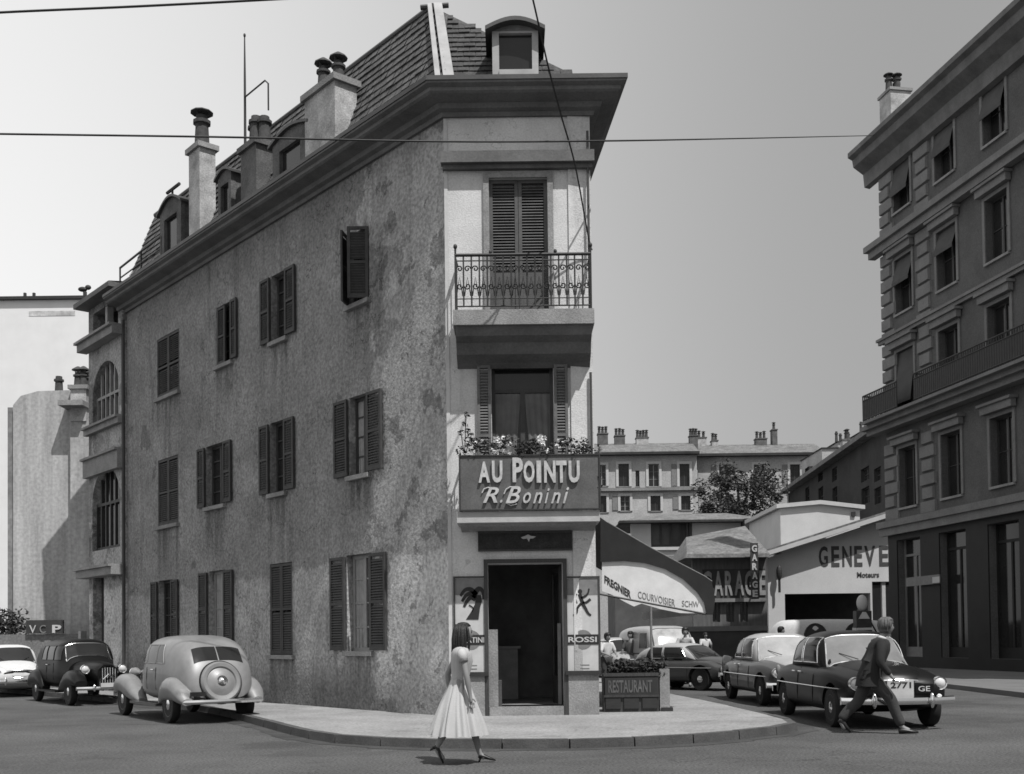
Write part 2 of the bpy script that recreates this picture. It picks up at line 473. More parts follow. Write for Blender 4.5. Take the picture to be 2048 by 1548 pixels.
def text_mb(F, body, s0, s1, z0, z1, n, depth=.02, bold=0.0, shear=0.0, spacing=1.0, mapf=None):
    """Lettering fitted to the box s0..s1, z0..z1 on a facade frame."""
    cu = bpy.data.curves.new('lettering', 'FONT')
    cu.body = body; cu.size = 1.0; cu.offset = bold; cu.shear = shear; cu.space_character = spacing; cu.extrude = 0.5; cu.resolution_u = 3
    ob = bpy.data.objects.new('lettering_tmp', cu)
    me = bpy.data.meshes.new_from_object(ob)
    xs = [v.co.x for v in me.vertices]; ys = [v.co.y for v in me.vertices]
    x0, x1, y0, y1 = min(xs), max(xs), min(ys), max(ys)
    mb = MB()
    out = []
    for v in me.vertices:
        u = (v.co.x - x0) / (x1 - x0); w = (v.co.y - y0) / (y1 - y0)
        d = n + depth * (v.co.z + .5)
        if mapf: out.append(mapf(u, w, d))
        else: out.append(F.p(s0 + (s1 - s0) * u, z0 + (z1 - z0) * w, d))
    mb.add(out, [tuple(p.vertices) for p in me.polygons])
    bpy.data.objects.remove(ob); bpy.data.curves.remove(cu); bpy.data.meshes.remove(me)
    return mb

def pot_mb(c, r, h):
    Mx = Matrix.Translation(V(c))
    mb = MB().lathe([(r * 1.05, 0), (r, .05), (r * .85, h * .72), (r * 1.15, h * .74), (r * 1.15, h * .84), (r * .8, h * .86), (r * .75, h)], Mx, 10)
    return mb

def chimney(F, parent, s0, s1, n0, n1, z0, z1, pots=((.5, .5),), m=None, poth=.7, potr=.13, cowl=True):
    mb = MB().fbox(F, s0, s1, z0, z1, n0, n1)
    c = mk('chimney', mb, m or brick_m, parent)
    e = .07
    mk('cap', MB().fbox(F, s0 - e, s1 + e, z1 + .002, z1 + .13, n0 - e, n1 + e), stone_trim if m is None else brick_d, c)
    for a, b in pots:
        q = F.p(s0 + (s1 - s0) * a, z1 + .13, n0 + (n1 - n0) * b)
        h = poth * random.uniform(.85, 1.1)
        pb = pot_mb(q, potr, h)
        if cowl:
            pb.lathe([(potr * 1.5, h + .07), (potr * 1.4, h + .1), (potr * .3, h + .2)], Matrix.Translation(q), 10)
            for k in range(3):
                a_ = k * 2.09
                pb.tube([q + V((potr * .7 * math.cos(a_), potr * .7 * math.sin(a_), h - .02)), q + V((potr * .9 * math.cos(a_), potr * .9 * math.sin(a_), h + .09))], .015, 4)
        mk('chimney_pot', pb, pot_m, c, smooth=True)
    return c

def sweep(mb, corner_fn, prof, n_corners):
    """Sweep a profile of (n, z) along a line of mitred corners: corner_fn(i, n) -> (x, y)."""
    k = len(prof)
    vs = []
    for i in range(n_corners):
        for n, z in prof:
            q = corner_fn(i, n); vs.append((q[0], q[1], z))
    fs = [(i * k + j, i * k + (j + 1) % k, (i + 1) * k + (j + 1) % k, (i + 1) * k + j) for i in range(n_corners - 1) for j in range(k)]
    fs += [tuple(range(k)), tuple(range((n_corners - 1) * k, n_corners * k))]
    return mb.add(vs, fs)

def meet(F1, n1, F2, n2):
    a, b = F1.o + F1.n * n1, F2.o + F2.n * n2
    d1, d2 = F1.dx, F2.dx
    det = d1.x * d2.y - d1.y * d2.x
    t = ((b.x - a.x) * d2.y - (b.y - a.y) * d2.x) / det
    return a + d1 * t

def tiles_mb(O, U, Wv, N, w, h, clip=None, rw=.24, rh=.2, th=.03):
    """Overlapping roof tiles over a sloping sheet: O + a*U + b*Wv; N out of it."""
    mb = MB(); rows = int(h / rh); 
    for j in range(rows + 1):
        b0 = j * rh
        b1 = min(b0 + rh * 1.25, h + .02)
        a = -(j % 2) * rw * .5
        while a < w:
            a0, a1 = max(a, 0), min(a + rw - .012, w)
            if a1 > a0 + .03 and (clip is None or clip((a0 + a1) / 2, b0 + rh * .5)):
                l0 = th * random.uniform(.9, 1.5); l1 = .004
                p = [O + U * a0 + Wv * b0, O + U * a1 + Wv * b0, O + U * a1 + Wv * b1, O + U * a0 + Wv * b1]
                q = [p[0] + N * l0, p[1] + N * l0 * random.uniform(.8, 1.2), p[2] + N * l1, p[3] + N * l1]
                b = len(mb.v)
                mb.v += [tuple(x) for x in (p[0], p[1], q[0], q[1], q[2], q[3])]
                mb.f += [(b + 2, b + 3, b + 4, b + 5), (b, b + 1, b + 3, b + 2)]
            a += rw
    return mb

def leaf_cloud(mb, pts, size, flat=.5):
    """Many small leaf faces round the given (centre, radius) clumps."""
    for c, r, k in pts:
        for _ in range(k):
            d = V((random.gauss(0, 1), random.gauss(0, 1), random.gauss(0, 1))).normalized() * r * random.uniform(.35, 1) ** .6
            q = V(c) + d
            a = V((random.gauss(0, 1), random.gauss(0, 1), random.gauss(0, 1) * flat)).normalized() * size * random.uniform(.6, 1.3)
            b = a.cross(V((random.gauss(0, 1), random.gauss(0, 1), random.gauss(0, 1)))).normalized() * size * random.uniform(.3, .6)
            i = len(mb.v)
            mb.v += [tuple(q - a), tuple(q + b), tuple(q + a), tuple(q - b)]
            mb.f.append((i, i + 1, i + 2, i + 3))
    return mb

def add_cracks(m, scale, width, value, lo=.5, hi=.6, mscale=.5):
    """Thin dark cracks in the plaster, present only in patches."""
    nt = m.node_tree; n, l = nt.nodes, nt.links
    b = n['Principled BSDF']; old = b.inputs['Base Color'].links[0].from_socket
    c = n.new('ShaderNodeTexCoord')
    t = n.new('ShaderNodeTexNoise'); t.inputs['Scale'].default_value = 2.5; t.inputs['Detail'].default_value = 5
    l.new(c.outputs['Object'], t.inputs['Vector'])
    mx = n.new('ShaderNodeVectorMath'); mx.operation = 'MULTIPLY_ADD'; mx.inputs[1].default_value = (.9, .9, .9)
    l.new(t.outputs['Color'], mx.inputs[0]); l.new(c.outputs['Object'], mx.inputs[2])
    v = n.new('ShaderNodeTexVoronoi'); v.feature = 'DISTANCE_TO_EDGE'; v.inputs['Scale'].default_value = scale
    l.new(mx.outputs[0], v.inputs['Vector'])
    r = n.new('ShaderNodeMapRange'); r.inputs[1].default_value, r.inputs[2].default_value = 0, width; r.inputs[3].default_value, r.inputs[4].default_value = 1, 0
    l.new(v.outputs['Distance'], r.inputs[0])
    t2 = n.new('ShaderNodeTexNoise'); t2.inputs['Scale'].default_value = mscale; t2.inputs['Detail'].default_value = 2
    l.new(c.outputs['Object'], t2.inputs['Vector'])
    r2 = n.new('ShaderNodeMapRange'); r2.inputs[1].default_value, r2.inputs[2].default_value = lo, hi
    l.new(t2.outputs['Fac'], r2.inputs[0])
    k = n.new('ShaderNodeMath'); k.operation = 'MULTIPLY'
    l.new(r.outputs[0], k.inputs[0]); l.new(r2.outputs[0], k.inputs[1])
    d = n.new('ShaderNodeMath'); d.operation = 'MULTIPLY'; d.inputs[1].default_value = value; l.new(old, d.inputs[0])
    x = n.new('ShaderNodeMix'); x.data_type = 'FLOAT'
    l.new(k.outputs[0], x.inputs[0]); l.new(old, x.inputs[2]); l.new(d.outputs[0], x.inputs[3])
    l.new(x.outputs[0], b.inputs['Base Color'])

def add_runoff(m, u, spots):
    """Dirty run-off under sills: spots (s0, s1, z sill, length) along the direction u of the wall."""
    nt = m.node_tree; n, l = nt.nodes, nt.links
    b = n['Principled BSDF']; old = b.inputs['Base Color'].links[0].from_socket
    c = n.new('ShaderNodeTexCoord')
    d = n.new('ShaderNodeVectorMath'); d.operation = 'DOT_PRODUCT'; d.inputs[1].default_value = u; l.new(c.outputs['Object'], d.inputs[0])
    sp_ = n.new('ShaderNodeSeparateXYZ'); l.new(c.outputs['Object'], sp_.inputs[0])
    mp = n.new('ShaderNodeMapping'); mp.inputs['Scale'].default_value = (1, 1, .08); l.new(c.outputs['Object'], mp.inputs[0])
    t = n.new('ShaderNodeTexNoise'); t.inputs['Scale'].default_value = 7.0; t.inputs['Detail'].default_value = 5; l.new(mp.outputs[0], t.inputs['Vector'])
    def rng(src, a, b_, x=0.0, y=1.0):
        r = n.new('ShaderNodeMapRange'); r.interpolation_type = 'SMOOTHSTEP'
        r.inputs[1].default_value, r.inputs[2].default_value, r.inputs[3].default_value, r.inputs[4].default_value = a, b_, x, y
        l.new(src, r.inputs[0]); return r.outputs[0]
    def op(k, a, b_):
        x = n.new('ShaderNodeMath'); x.operation = k; l.new(a, x.inputs[0]); l.new(b_, x.inputs[1]); return x.outputs[0]
    tot = None
    for s0, s1, z, ln in spots:
        q = op('MULTIPLY', op('MULTIPLY', rng(d.outputs['Value'], s0 - .12, s0 + .05), rng(d.outputs['Value'], s1 - .05, s1 + .12, 1, 0)), op('MULTIPLY', rng(sp_.outputs[2], z - ln, z - .1), rng(sp_.outputs[2], z - .02, z + .02, 1, 0)))
        tot = q if tot is None else op('MAXIMUM', tot, q)
    tot = op('MULTIPLY', tot, rng(t.outputs['Fac'], .38, .62, .15, .95))
    k = n.new('ShaderNodeMath'); k.operation = 'MULTIPLY'; k.inputs[1].default_value = .5; l.new(old, k.inputs[0])
    x = n.new('ShaderNodeMix'); x.data_type = 'FLOAT'
    l.new(tot, x.inputs[0]); l.new(old, x.inputs[2]); l.new(k.outputs[0], x.inputs[3]); l.new(x.outputs[0], b.inputs['Base Color'])
# ------------------------------------------------------------------ main frames
YF = 19.3
FLp = at(901, 1432, YF); FRp = at(1196, 1430, YF)
FL = V((FLp.x, FLp.y)); FR = V((FRp.x, FRp.y))
WFR = FR.x - FL.x
F = Frame((FL.x, YF), (1, 0), (0, -1))                                      # the narrow front
L = Frame((FL.x, YF), (dLx, dLy), (-math.cos(PHI), -math.sin(PHI)))          # the long side
RA = R_(4.5)
RW = Frame((FR.x, YF), (-math.sin(RA), math.cos(RA)), (math.cos(RA), math.sin(RA)))  # the right side
ZP = 0.12
LS = L.s(247, 1000)                                                           # length of the long side
LS2 = L.s(178, 1000, .12)

# ------------------------------------------------------------------ ground
mk('road', MB().add([(-260, -30, 0), (260, -30, 0), (260, 700, 0), (-260, 700, 0)], [(0, 1, 2, 3)]), asphalt, kind='structure')

def catmull(pts, k=6):
    out = []
    for i in range(len(pts) - 1):
        p0 = pts[max(i - 1, 0)]; p1 = pts[i]; p2 = pts[i + 1]; p3 = pts[min(i + 2, len(pts) - 1)]
        for j in range(k):
            t = j / k
            out.append(.5 * ((2 * p1) + (-p0 + p2) * t + (2 * p0 - 5 * p1 + 4 * p2 - p3) * t * t + (-p0 + 3 * p1 - 3 * p2 + p3) * t ** 3))
    out.append(pts[-1])
    return out

def resample(pts, step):
    out = [pts[0]]; acc = 0
    for a, b in zip(pts, pts[1:]):
        d = (b - a).length
        while acc + d >= step:
            a = a + (b - a) * ((step - acc) / d); d = (b - a).length; acc = 0
            out.append(a)
        acc += d
    return out

kp = [V(L.p(34, 0, 1.55).xy), V(L.p(20, 0, 1.55).xy), V(L.p(11, 0, 1.55).xy), V(L.p(6.5, 0, 1.6).xy)]
kp += [V(ground(x, y, ZP).xy) for x, y in ((600, 1459), (700, 1472), (860, 1479), (1040, 1480), (1200, 1478), (1400, 1469), (1500, 1460), (1570, 1452), (1597, 1444), (1570, 1434), (1450, 1406), (1340, 1384))]
kp += [kp[-1] + V((-.45, 8)), kp[-1] + V((-1.9, 30))]
kerb = resample(catmull(kp, 8), .9)
inner = []
for i, p in enumerate(kerb):
    t = (kerb[min(i + 1, len(kerb) - 1)] - kerb[max(i - 1, 0)]).normalized()
    inner.append(p + V((-t.y, t.x)) * .15)
# pavement slab: inside the kerb line
ring = [V((p.x, p.y, ZP)) for p in inner] + [V((RW.p(40, 0, -3).x, RW.p(40, 0, -3).y, ZP)), V((L.p(34, 0, -3).x, L.p(34, 0, -3).y, ZP))]
pv = MB().prism([V((p.x, p.y, -.1)) for p in ring], ring)
pavement = mk('pavement', pv, pave, kind='structure')
for i in range(len(kerb) - 1):
    if kerb[i].y > 60: break
    a, b, c, d = kerb[i], kerb[i + 1], inner[i + 1], inner[i]
    g = .012
    e = (b - a).normalized() * g
    dz = random.uniform(-.006, .006)
    a, b, c, d = a + e, b - e, c - e, d + e
    n_ = (a - d).normalized() * .02
    z1 = ZP + .004 + dz
    mb = MB().hexa([(a.x, a.y, -.08), (b.x, b.y, -.08), (c.x, c.y, -.08), (d.x, d.y, -.08), (a.x - n_.x, a.y - n_.y, z1), (b.x - n_.x, b.y - n_.y, z1), (c.x, c.y, z1), (d.x, d.y, z1)])
    mk('kerb_stone', mb, kerbm, pavement)
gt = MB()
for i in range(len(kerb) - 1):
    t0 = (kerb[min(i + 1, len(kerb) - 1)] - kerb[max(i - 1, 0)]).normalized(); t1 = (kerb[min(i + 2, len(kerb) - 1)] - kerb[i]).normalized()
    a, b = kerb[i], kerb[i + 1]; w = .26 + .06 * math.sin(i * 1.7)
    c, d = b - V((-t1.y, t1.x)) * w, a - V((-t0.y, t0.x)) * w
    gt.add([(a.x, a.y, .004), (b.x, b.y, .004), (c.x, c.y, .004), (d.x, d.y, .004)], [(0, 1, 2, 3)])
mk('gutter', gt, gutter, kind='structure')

# ------------------------------------------------------------------ the pointed corner building
bld = thing('corner_building', 'narrow pointed corner house with rough plaster side wall, balconies and tiled mansard roof', 'building', (FL.x, YF, 0))
# the side wall: older dark rendering, a lighter repaired foot course, splashed dirt at the base, eave shade painted along the top
lay = add_layer(plaster_side, 3.02, 3.10, 0.66, (dLx * .02, dLy * .02, 1), scale=1.3, warp=1.1, strength=.9)
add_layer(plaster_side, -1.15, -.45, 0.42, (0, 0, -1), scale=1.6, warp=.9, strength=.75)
add_layer(plaster_side, 9.6, 10.6, 0.55, (0, 0, 1), scale=1.0, warp=1.2, strength=.6)  # shade below the eave, put into the plaster colour
add_layer(plaster_side, .42, .46, 0.6, (0, 0, .0), scale=.75, warp=3.3, strength=.9)     # scattered peeled patches
add_layer(plaster_side, .25, .60, 0.65, (0, 0, .0), scale=2.2, warp=3.3, strength=.9, stretch=(1, 1, .12))  # rain streaks
add_layer(plaster_side, -1.25, -1.20, 1.55, (-dLx * .55, -dLy * .55, 0), scale=.85, warp=5.0, strength=.85)     # render that has come away near the corner
add_layer(plaster_side, .13, .16, 0.50, (-dLx * .12, -dLy * .12, 0), scale=1.0, warp=4.2, strength=.85)          # darker bare patches
add_layer(plaster_side, .30, .34, 1.30, (0, 0, 0), scale=.42, warp=3.4, strength=.5)
add_layer(plaster_side, .10, .55, 0.66, (0, 0, 0), scale=1.5, warp=3.4, strength=.9, stretch=(1, 1, .07))           # long rain streaks
add_cracks(plaster_side, .9, .010, .30, lo=.47, hi=.55)
add_cracks(plaster_front, 1.6, .008, .45, lo=.50, hi=.58, mscale=.8)
add_layer(asphalt, .28, .31, .74, (0, 0, 0), scale=.16, warp=3.0, strength=.7)      # relaid patches, stains
add_layer(asphalt, .34, .52, .55, (0, 0, 0), scale=.9, warp=3.0, strength=.7)
add_layer(asphalt, .30, .50, 1.35, (0, 0, 0), scale=.5, warp=3.0, strength=.6)
add_cracks(asphalt, .35, .006, .45, lo=.48, hi=.56, mscale=.2)
add_layer(pave, .30, .50, .72, (0, 0, 0), scale=1.2, warp=3.0, strength=.8)
add_cracks(pave, .55, .006, .5, lo=.45, hi=.52, mscale=.3)
add_layer(plaster_front, .20, .60, 0.66, (0, 0, .0), scale=2.5, warp=3.0, strength=.8, stretch=(1, 1, .15))
add_layer(plaster_front, .42, .48, 0.6, (0, 0, .0), scale=4.5, warp=3.0, strength=.6)
add_layer(plaster_front, -1.55, -1.35, 0.62, (0, 0, -1), scale=3, warp=.35, strength=.9)

ZE = 10.75            # eave
def lw(x0, x1, yt, yb, n=0.0):
    xm = (x0 + x1) / 2
    return [L.s(x1, (yt + yb) / 2, n), L.s(x0, (yt + yb) / 2, n), L.z(xm, yt, n), L.z(xm, yb, n)]
def rect(x0, x1, yt, yb):
    a, b, t, u = lw(x0, x1, yt, yb)
    return [a, b, u, t]
# openings of the side wall: x range and y range of each opening in the photograph, and what its shutters do
spec = [
    (318, 346, 1160, 1300, 'open', .40), (418, 451, 1141, 1293, 'open', .46), (540, 585, 1126, 1310, 'closed', .4), (694, 744, 1108, 1303, 'open', .54),
    (316, 357, 915, 1050, 'closed', .4), (413, 450, 888, 1012, 'open', .40), (541, 572, 842, 986, 'open', .42), (699, 738, 790, 950, 'open', .50),
    (314, 359, 668, 790, 'closed', .4), (433, 465, 608, 728, 'half', .3), (543, 574, 545, 680, 'open', .42), (696, 738, 462, 606, 'ajar', .42),
]
holes = []
for sp_ in spec:
    h = rect(*sp_[:4]); holes.append(h)
add_runoff(plaster_side, (dLx, dLy, 0), [(h[0], h[1], h[2] - .08, random.uniform(.9, 1.9)) for h in holes])
mk('wall', wall_mb(MB(), L, 0.0, LS, 0.0, ZE, holes, t=.45, reveal=.45), plaster_side, bld, label='long rough plaster side wall, patched and stained')
for h, sp_ in zip(holes, spec):
    s0, s1, z0, z1 = h
    window(L, bld, s0 + .004, s1 - .004, z0 + .004, z1 - .004, sp_[4], leaf=sp_[5], deep=.2, curtain=(sp_[0] in (694, 418, 699)), bars=3, fmat=wood_l if sp_[0] in (694, 418) else wood_d)
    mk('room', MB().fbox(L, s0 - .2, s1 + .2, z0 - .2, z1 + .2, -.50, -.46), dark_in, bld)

# front wall with three door openings
def frect(x0, x1, yt, yb, n=0.0):
    xm, ym = (x0 + x1) / 2, (yt + yb) / 2
    return [F.s(x0, ym, n), F.s(x1, ym, n), F.z(xm, yb, n), F.z(xm, yt, n)]
d2 = frect(979, 1096, 357, 636); d1 = frect(984, 1108, 728, 1015); d0 = frect(977, 1127, 1126, 1418)
d0[2] = ZP + .16
pl, pr = frect(911, 973, 1156, 1348), frect(1133, 1197, 1156, 1348)
mk('wall', wall_mb(MB(), F, 0.0, WFR, 0.0, ZE, [d2, d1, d0], t=.42), plaster_front, bld, label='narrow sunlit front wall under the cornice')
mk('wall', wall_mb(MB(), RW, 0.0, 26, 0.0, ZE, [(2.2, 3.6, .3, 2.6), (5.2, 6.4, .9, 2.6)], t=.4), plaster_front, bld, label='right side wall behind the awning')
for h in ((2.2, 3.6, .3, 2.6), (5.2, 6.4, .9, 2.6)):
    window(RW, bld, h[0] + .004, h[1] - .004, h[2] + .004, h[3] - .004, 'none', sill=False, fmat=wood_d)
BK = [L.p(LS, 0, -.45), RW.p(26, 0, -.4)]
mk('wall', MB().add([BK[0], BK[1], BK[1] + V((0, 0, ZE)), BK[0] + V((0, 0, ZE))], [(0, 1, 2, 3)]), far_grey, bld)
mk('floor_slab', MB().prism([F.p(.4, 3.1, -.42), F.p(WFR - .4, 3.1, -.42), RW.p(24, 3.1, -.6), L.p(15, 3.1, -.6)], [F.p(.4, 3.3, -.42), F.p(WFR - .4, 3.3, -.42), RW.p(24, 3.3, -.6), L.p(15, 3.3, -.6)]), dark_in, bld)
for zz in (6.4, 10.2):
    mk('floor_slab', MB().prism([F.p(.4, zz, -.42), F.p(WFR - .4, zz, -.42), RW.p(24, zz, -.6), L.p(15, zz, -.6)], [F.p(.4, zz + .2, -.42), F.p(WFR - .4, zz + .2, -.42), RW.p(24, zz + .2, -.6), L.p(15, zz + .2, -.6)]), dark_in, bld)

# second floor: closed louvred shutters in a frame
fr = MB(); s0, s1, z0, z1 = d2
fr.fbox(F, s0 - .10, s0 - .002, z0, z1 + .1, .002, .05); fr.fbox(F, s1 + .002, s1 + .10, z0, z1 + .1, .002, .05); fr.fbox(F, s0 - .002, s1 + .002, z1 + .002, z1 + .1, .003, .049)
wdw = mk('balcony_door', fr, stone_trim, bld)
sm = (s0 + s1) / 2
mk('shutter', shutter_mb(F, s0 + .004, sm - .004, z0, z1 - .006, -.10, -.05, panel=.36), shutter_f, wdw)
mk('shutter', shutter_mb(F, sm + .004, s1 - .004, z0, z1 - .006, -.10, -.05, panel=.36), shutter_f, wdw)
# first floor: glazed door with parted curtains, shutters folded back
s0, s1, z0, z1 = d1
fr = MB(); fw = .06
fr.fbox(F, s0 + .003, s0 + fw, z0, z1 - .003, -.22, -.15); fr.fbox(F, s1 - fw, s1 - .003, z0, z1 - .003, -.22, -.15); fr.fbox(F, s0 + fw, s1 - fw, z1 - fw, z1 - .003, -.219, -.151)
sm = (s0 + s1) / 2; zt = z1 - .45
fr.fbox(F, s0 + fw, s1 - fw, zt - .03, zt + .03, -.218, -.152)
fr.fbox(F, sm - .04, sm + .04, z0, zt - .03, -.217, -.148)
w1 = mk('balcony_door', fr, wood_d, bld)
for a, b in ((s0 + fw, sm - .04), (sm + .04, s1 - fw)):
    mk('pane', MB().fbox(F, a, b, z0, zt - .03, -.20, -.192), glass, w1)
mk('pane', MB().fbox(F, s0 + fw, s1 - fw, zt + .03, z1 - fw, -.20, -.192), glass, w1)
mk('curtain', cloth_mb(F, s0 + fw, sm - .03, z0 + .05, zt - .04, -.165, .014, gather=.62, side=0), mat('net_curtain', .17, .9, .2, 4.0), w1)
mk('curtain', cloth_mb(F, sm + .03, s1 - fw, z0 + .05, zt - .04, -.165, .014, gather=.62, side=1), mat('net_curtain', .17, .9, .2, 4.0), w1)
lw_ = .24
mk('shutter', shutter_mb(F, s0 - lw_ - .01, s0 - .01, z0 + .02, z1 - .03, .03, .075), shutter_p, w1)
mk('shutter', shutter_mb(F, s1 + .01, s1 + lw_ + .01, z0 + .02, z1 - .03, .03, .075), shutter_p, w1)
# ground floor: open cafe doorway
s0, s1, z0, z1 = d0
dr = MB()
dr.fbox(F, s0 - .07, s0 - .002, ZP, z1 + .07, .002, .05); dr.fbox(F, s1 + .002, s1 + .07, ZP, z1 + .07, .002, .05); dr.fbox(F, s0 - .002, s1 + .002, z1 + .002, z1 + .07, .003, .049)
dfr = mk('doorway', dr, wood_d, bld)
G = Frame(F.p(s1 - .03, 0, -.40), V((-.16, .99)), V((-.99, -.16)))
dl = MB().fbox(G, 0, .08, z0, z1 - .05, -.02, .02); dl.fbox(G, .62, .70, z0, z1 - .05, -.02, .02); dl.fbox(G, .08, .62, z0, z0 + .5, -.018, .018); dl.fbox(G, .08, .62, z1 - .15, z1 - .05, -.018, .018)
mk('door_leaf', dl, wood_d, dfr)
mk('pane', MB().fbox(G, .08, .62, z0 + .5, z1 - .15, -.004, .004), glass, dfr)
mk('door_post', MB().fbox(F, s1 - .09, s1 - .03, z0, z0 + 1.45, -.40, -.34), grey_p, dfr)
mk('step', MB().fbox(F, s0 + .004, s1 - .004, ZP - .05, ZP + .16, -.42, .03), stone_trim, dfr)
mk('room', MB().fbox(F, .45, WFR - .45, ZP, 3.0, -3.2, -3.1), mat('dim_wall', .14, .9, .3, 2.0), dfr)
mk('floor', MB().prism([F.p(.44, ZP + .15, -3.09), F.p(WFR - .44, ZP + .15, -3.09), F.p(WFR - .44, ZP + .15, -.425), F.p(.44, ZP + .15, -.425)], [F.p(.44, ZP + .158, -3.09), F.p(WFR - .44, ZP + .158, -3.09), F.p(WFR - .44, ZP + .158, -.425), F.p(.44, ZP + .158, -.425)]), mat('cafe_floor', .25, .5, .3, 3.0), dfr)
mk('counter', MB().fbox(F, .5, 1.2, ZP + .16, ZP + 1.15, -2.9, -2.3).fbox(F, .46, 1.26, ZP + 1.152, ZP + 1.2, -2.94, -2.26), wood_l, dfr)
mk('jamb_panel', MB().fbox(F, s0 + .002, s0 + .16, z0, z0 + 1.35, -.41, -.06), stone_trim, dfr)
mk('jamb_base', MB().fbox(F, s0 + .003, s0 + .22, z0, z0 + .45, -.42, -.10), kerbm, dfr)
# plinth stones beside the door
for a, b in ((-.02, s0 - .075), (s1 + .075, WFR + .02)):
    mk('plinth', MB().fbox(F, a, b, 0, frect(911, 973, 1150, 1352)[2], .002, .06), stone_trim, bld)
for a, b in ((pl[0] - .03, pl[1] + .03), (pr[0] - .03, pr[1] + .03)):
    mk('ledge', MB().fbox(F, a, b, frect(911, 973, 1150, 1352)[2] + .002, frect(911, 973, 1150, 1344)[2], .002, .11), iron, bld)
# cornice, frieze mould, roof
cfr = [(L, F), (F, RW)]
def corner(i, n):
    if i == 0: return L.p(LS, 0, n)
    if i == 1: q = meet(L, n, F, n)
    elif i == 2: q = meet(F, n, RW, n)
    else: return RW.p(26, 0, n)
    return q
zc = F.z(1060, 158, .56)
prof = [(.003, zc - .40), (.06, zc - .40), (.08, zc - .33), (.17, zc - .30), (.20, zc - .22), (.44, zc - .17), (.48, zc - .14), (.48, zc - .08), (.56, zc - .04), (.56, zc), (.003, zc)]
mk('cornice', sweep(MB(), corner, prof, 4), cornice_m, bld)
zf = F.z(1030, 300, .2)
mk('string_course', MB().fbox(F, -.06, WFR + .06, zf - .20, zf, .003, .20).fbox(F, -.03, WFR + .03, zf - .28, zf - .203, .003, .11), cornice_m, bld)
# roof: steep left slope, hipped front
ap = (lambda d: EYE + d * (((L.o - L.n * .95) - EYE).dot(L.n) / d.dot(L.n)))(ray(866, 14))
hR = ap.z - zc
c1, c2 = V((*meet(L, .06, F, .10).xy, zc + .01)), V((*meet(F, .10, RW, .30).xy, zc + .01))
cL = V((*L.p(LS, 0, .06).xy, zc + .01)); cR = V((*RW.p(26, 0, .30).xy, zc + .01))
rend = ap + L.dx * (LS - (ap - L.o).dot(L.dx))
back = V(((cL.x + cR.x) / 2, (cL.y + cR.y) / 2, ap.z))
rb = MB().add([c1, cL, rend, ap, c2, cR, cR + V((-1.5, 0, hR * .9))], [(0, 1, 2, 3), (0, 3, 4), (4, 3, 6, 5), (3, 2, 6), (0, 4, 5, 1)])
roof = mk('roof', rb, tile_m, bld)
N_ = (cL - c1).cross(ap - c1).normalized()
if N_.dot(L.n) < 0: N_ = -N_
U_ = (cL - c1).normalized(); W_ = N_.cross(U_); W_ = W_ if W_.z > 0 else -W_
hsl = (ap - c1).dot(W_); wsl = (cL - c1).length; a_ap = (ap - c1).dot(U_)
tl = tiles_mb(c1, U_, W_, N_, wsl, hsl, clip=lambda a, b: a > a_ap * b / hsl + .05)
tag(mk('roof_tile', tl, tile_m, roof), kind='stuff')
N2 = (c2 - c1).cross(ap - c1).normalized(); N2 = N2 if N2.y < 0 else -N2
U2 = (c2 - c1).normalized(); W2 = N2.cross(U2); W2 = W2 if W2.z > 0 else -W2
h2 = (ap - c1).dot(W2); w2 = (c2 - c1).length; a2 = (ap - c1).dot(U2)
tl = tiles_mb(c1, U2, W2, N2, w2, h2, clip=lambda a, b: a2 * b / h2 + .05 < a < w2 + (a2 - w2) * b / h2 - .05, rw=.22, rh=.18)
tag(mk('roof_tile', tl, tile_d, roof), kind='stuff')
# white hip flashing and ridge cap
ax = (ap - c1).normalized(); sd = U2
fl = MB()
for o_, w_, hh in ((-.13, .10, .05), (.02, .20, .06)):
    a0 = c1 + sd * o_ + V((0, -.03, .0)); a1 = ap + sd * (o_ * .8) + V((0, -.03, .0))
    fl.prism([a0, a0 + sd * w_, a0 + sd * w_ + V((0, -.02, hh)), a0 + V((0, -.02, hh))], [a1, a1 + sd * w_ * .8, a1 + sd * w_ * .8 + V((0, -.02, hh)), a1 + V((0, -.02, hh))])
mk('hip_flashing', fl, zinc, roof)
mk('ridge_cap', MB().tube([ap + V((-.25, .1, .05)), ap + V((.30, .05, .06))], .05, 8).tube([ap + V((0, .0, .02)), rend + V((0, 0, .02))], .06, 8), zinc_d, roof)
mk('gutter_pipe', sweep(MB(), corner, [(.46, zc + .002), (.58, zc + .002), (.58, zc + .08), (.56, zc + .08), (.55, zc + .03), (.46, zc + .03)], 4), zinc_d, roof)
# front dormer with curved roof
dn = .16
q = [F.px(x, y, dn) for x, y in ((984, 60), (1076, 60), (984, 152), (1076, 152))]
a0, a1 = q[0][0], q[1][0]; z0 = zc - .02; zt = F.z(1030, 62, dn)
op = [F.s(998, 100, dn), F.s(1064, 100, dn), F.z(1030, 140, dn), F.z(1030, 66, dn)]
dm = MB()
dm.fbox(F, a0, op[0], z0, zt, dn - .1, dn); dm.fbox(F, op[1], a1, z0, zt, dn - .1, dn); dm.fbox(F, op[0], op[1], op[3], zt, dn - .099, dn - .001); dm.fbox(F, op[0], op[1], z0, op[2], dn - .1, dn + .03)
dor = mk('dormer', dm, zinc, bld, label='front dormer with white jambs and curved roof')
mk('cheek', MB().fbox(F, a0 + .01, a0 + .04, z0, zt, -2.2, dn - .10).fbox(F, a1 - .04, a1 - .01, z0, zt, -2.2, dn - .10), tile_d, dor)
mk('pane', MB().fbox(F, op[0] - .01, op[1] + .01, op[2], op[3], dn - .09, dn - .08), glass, dor)
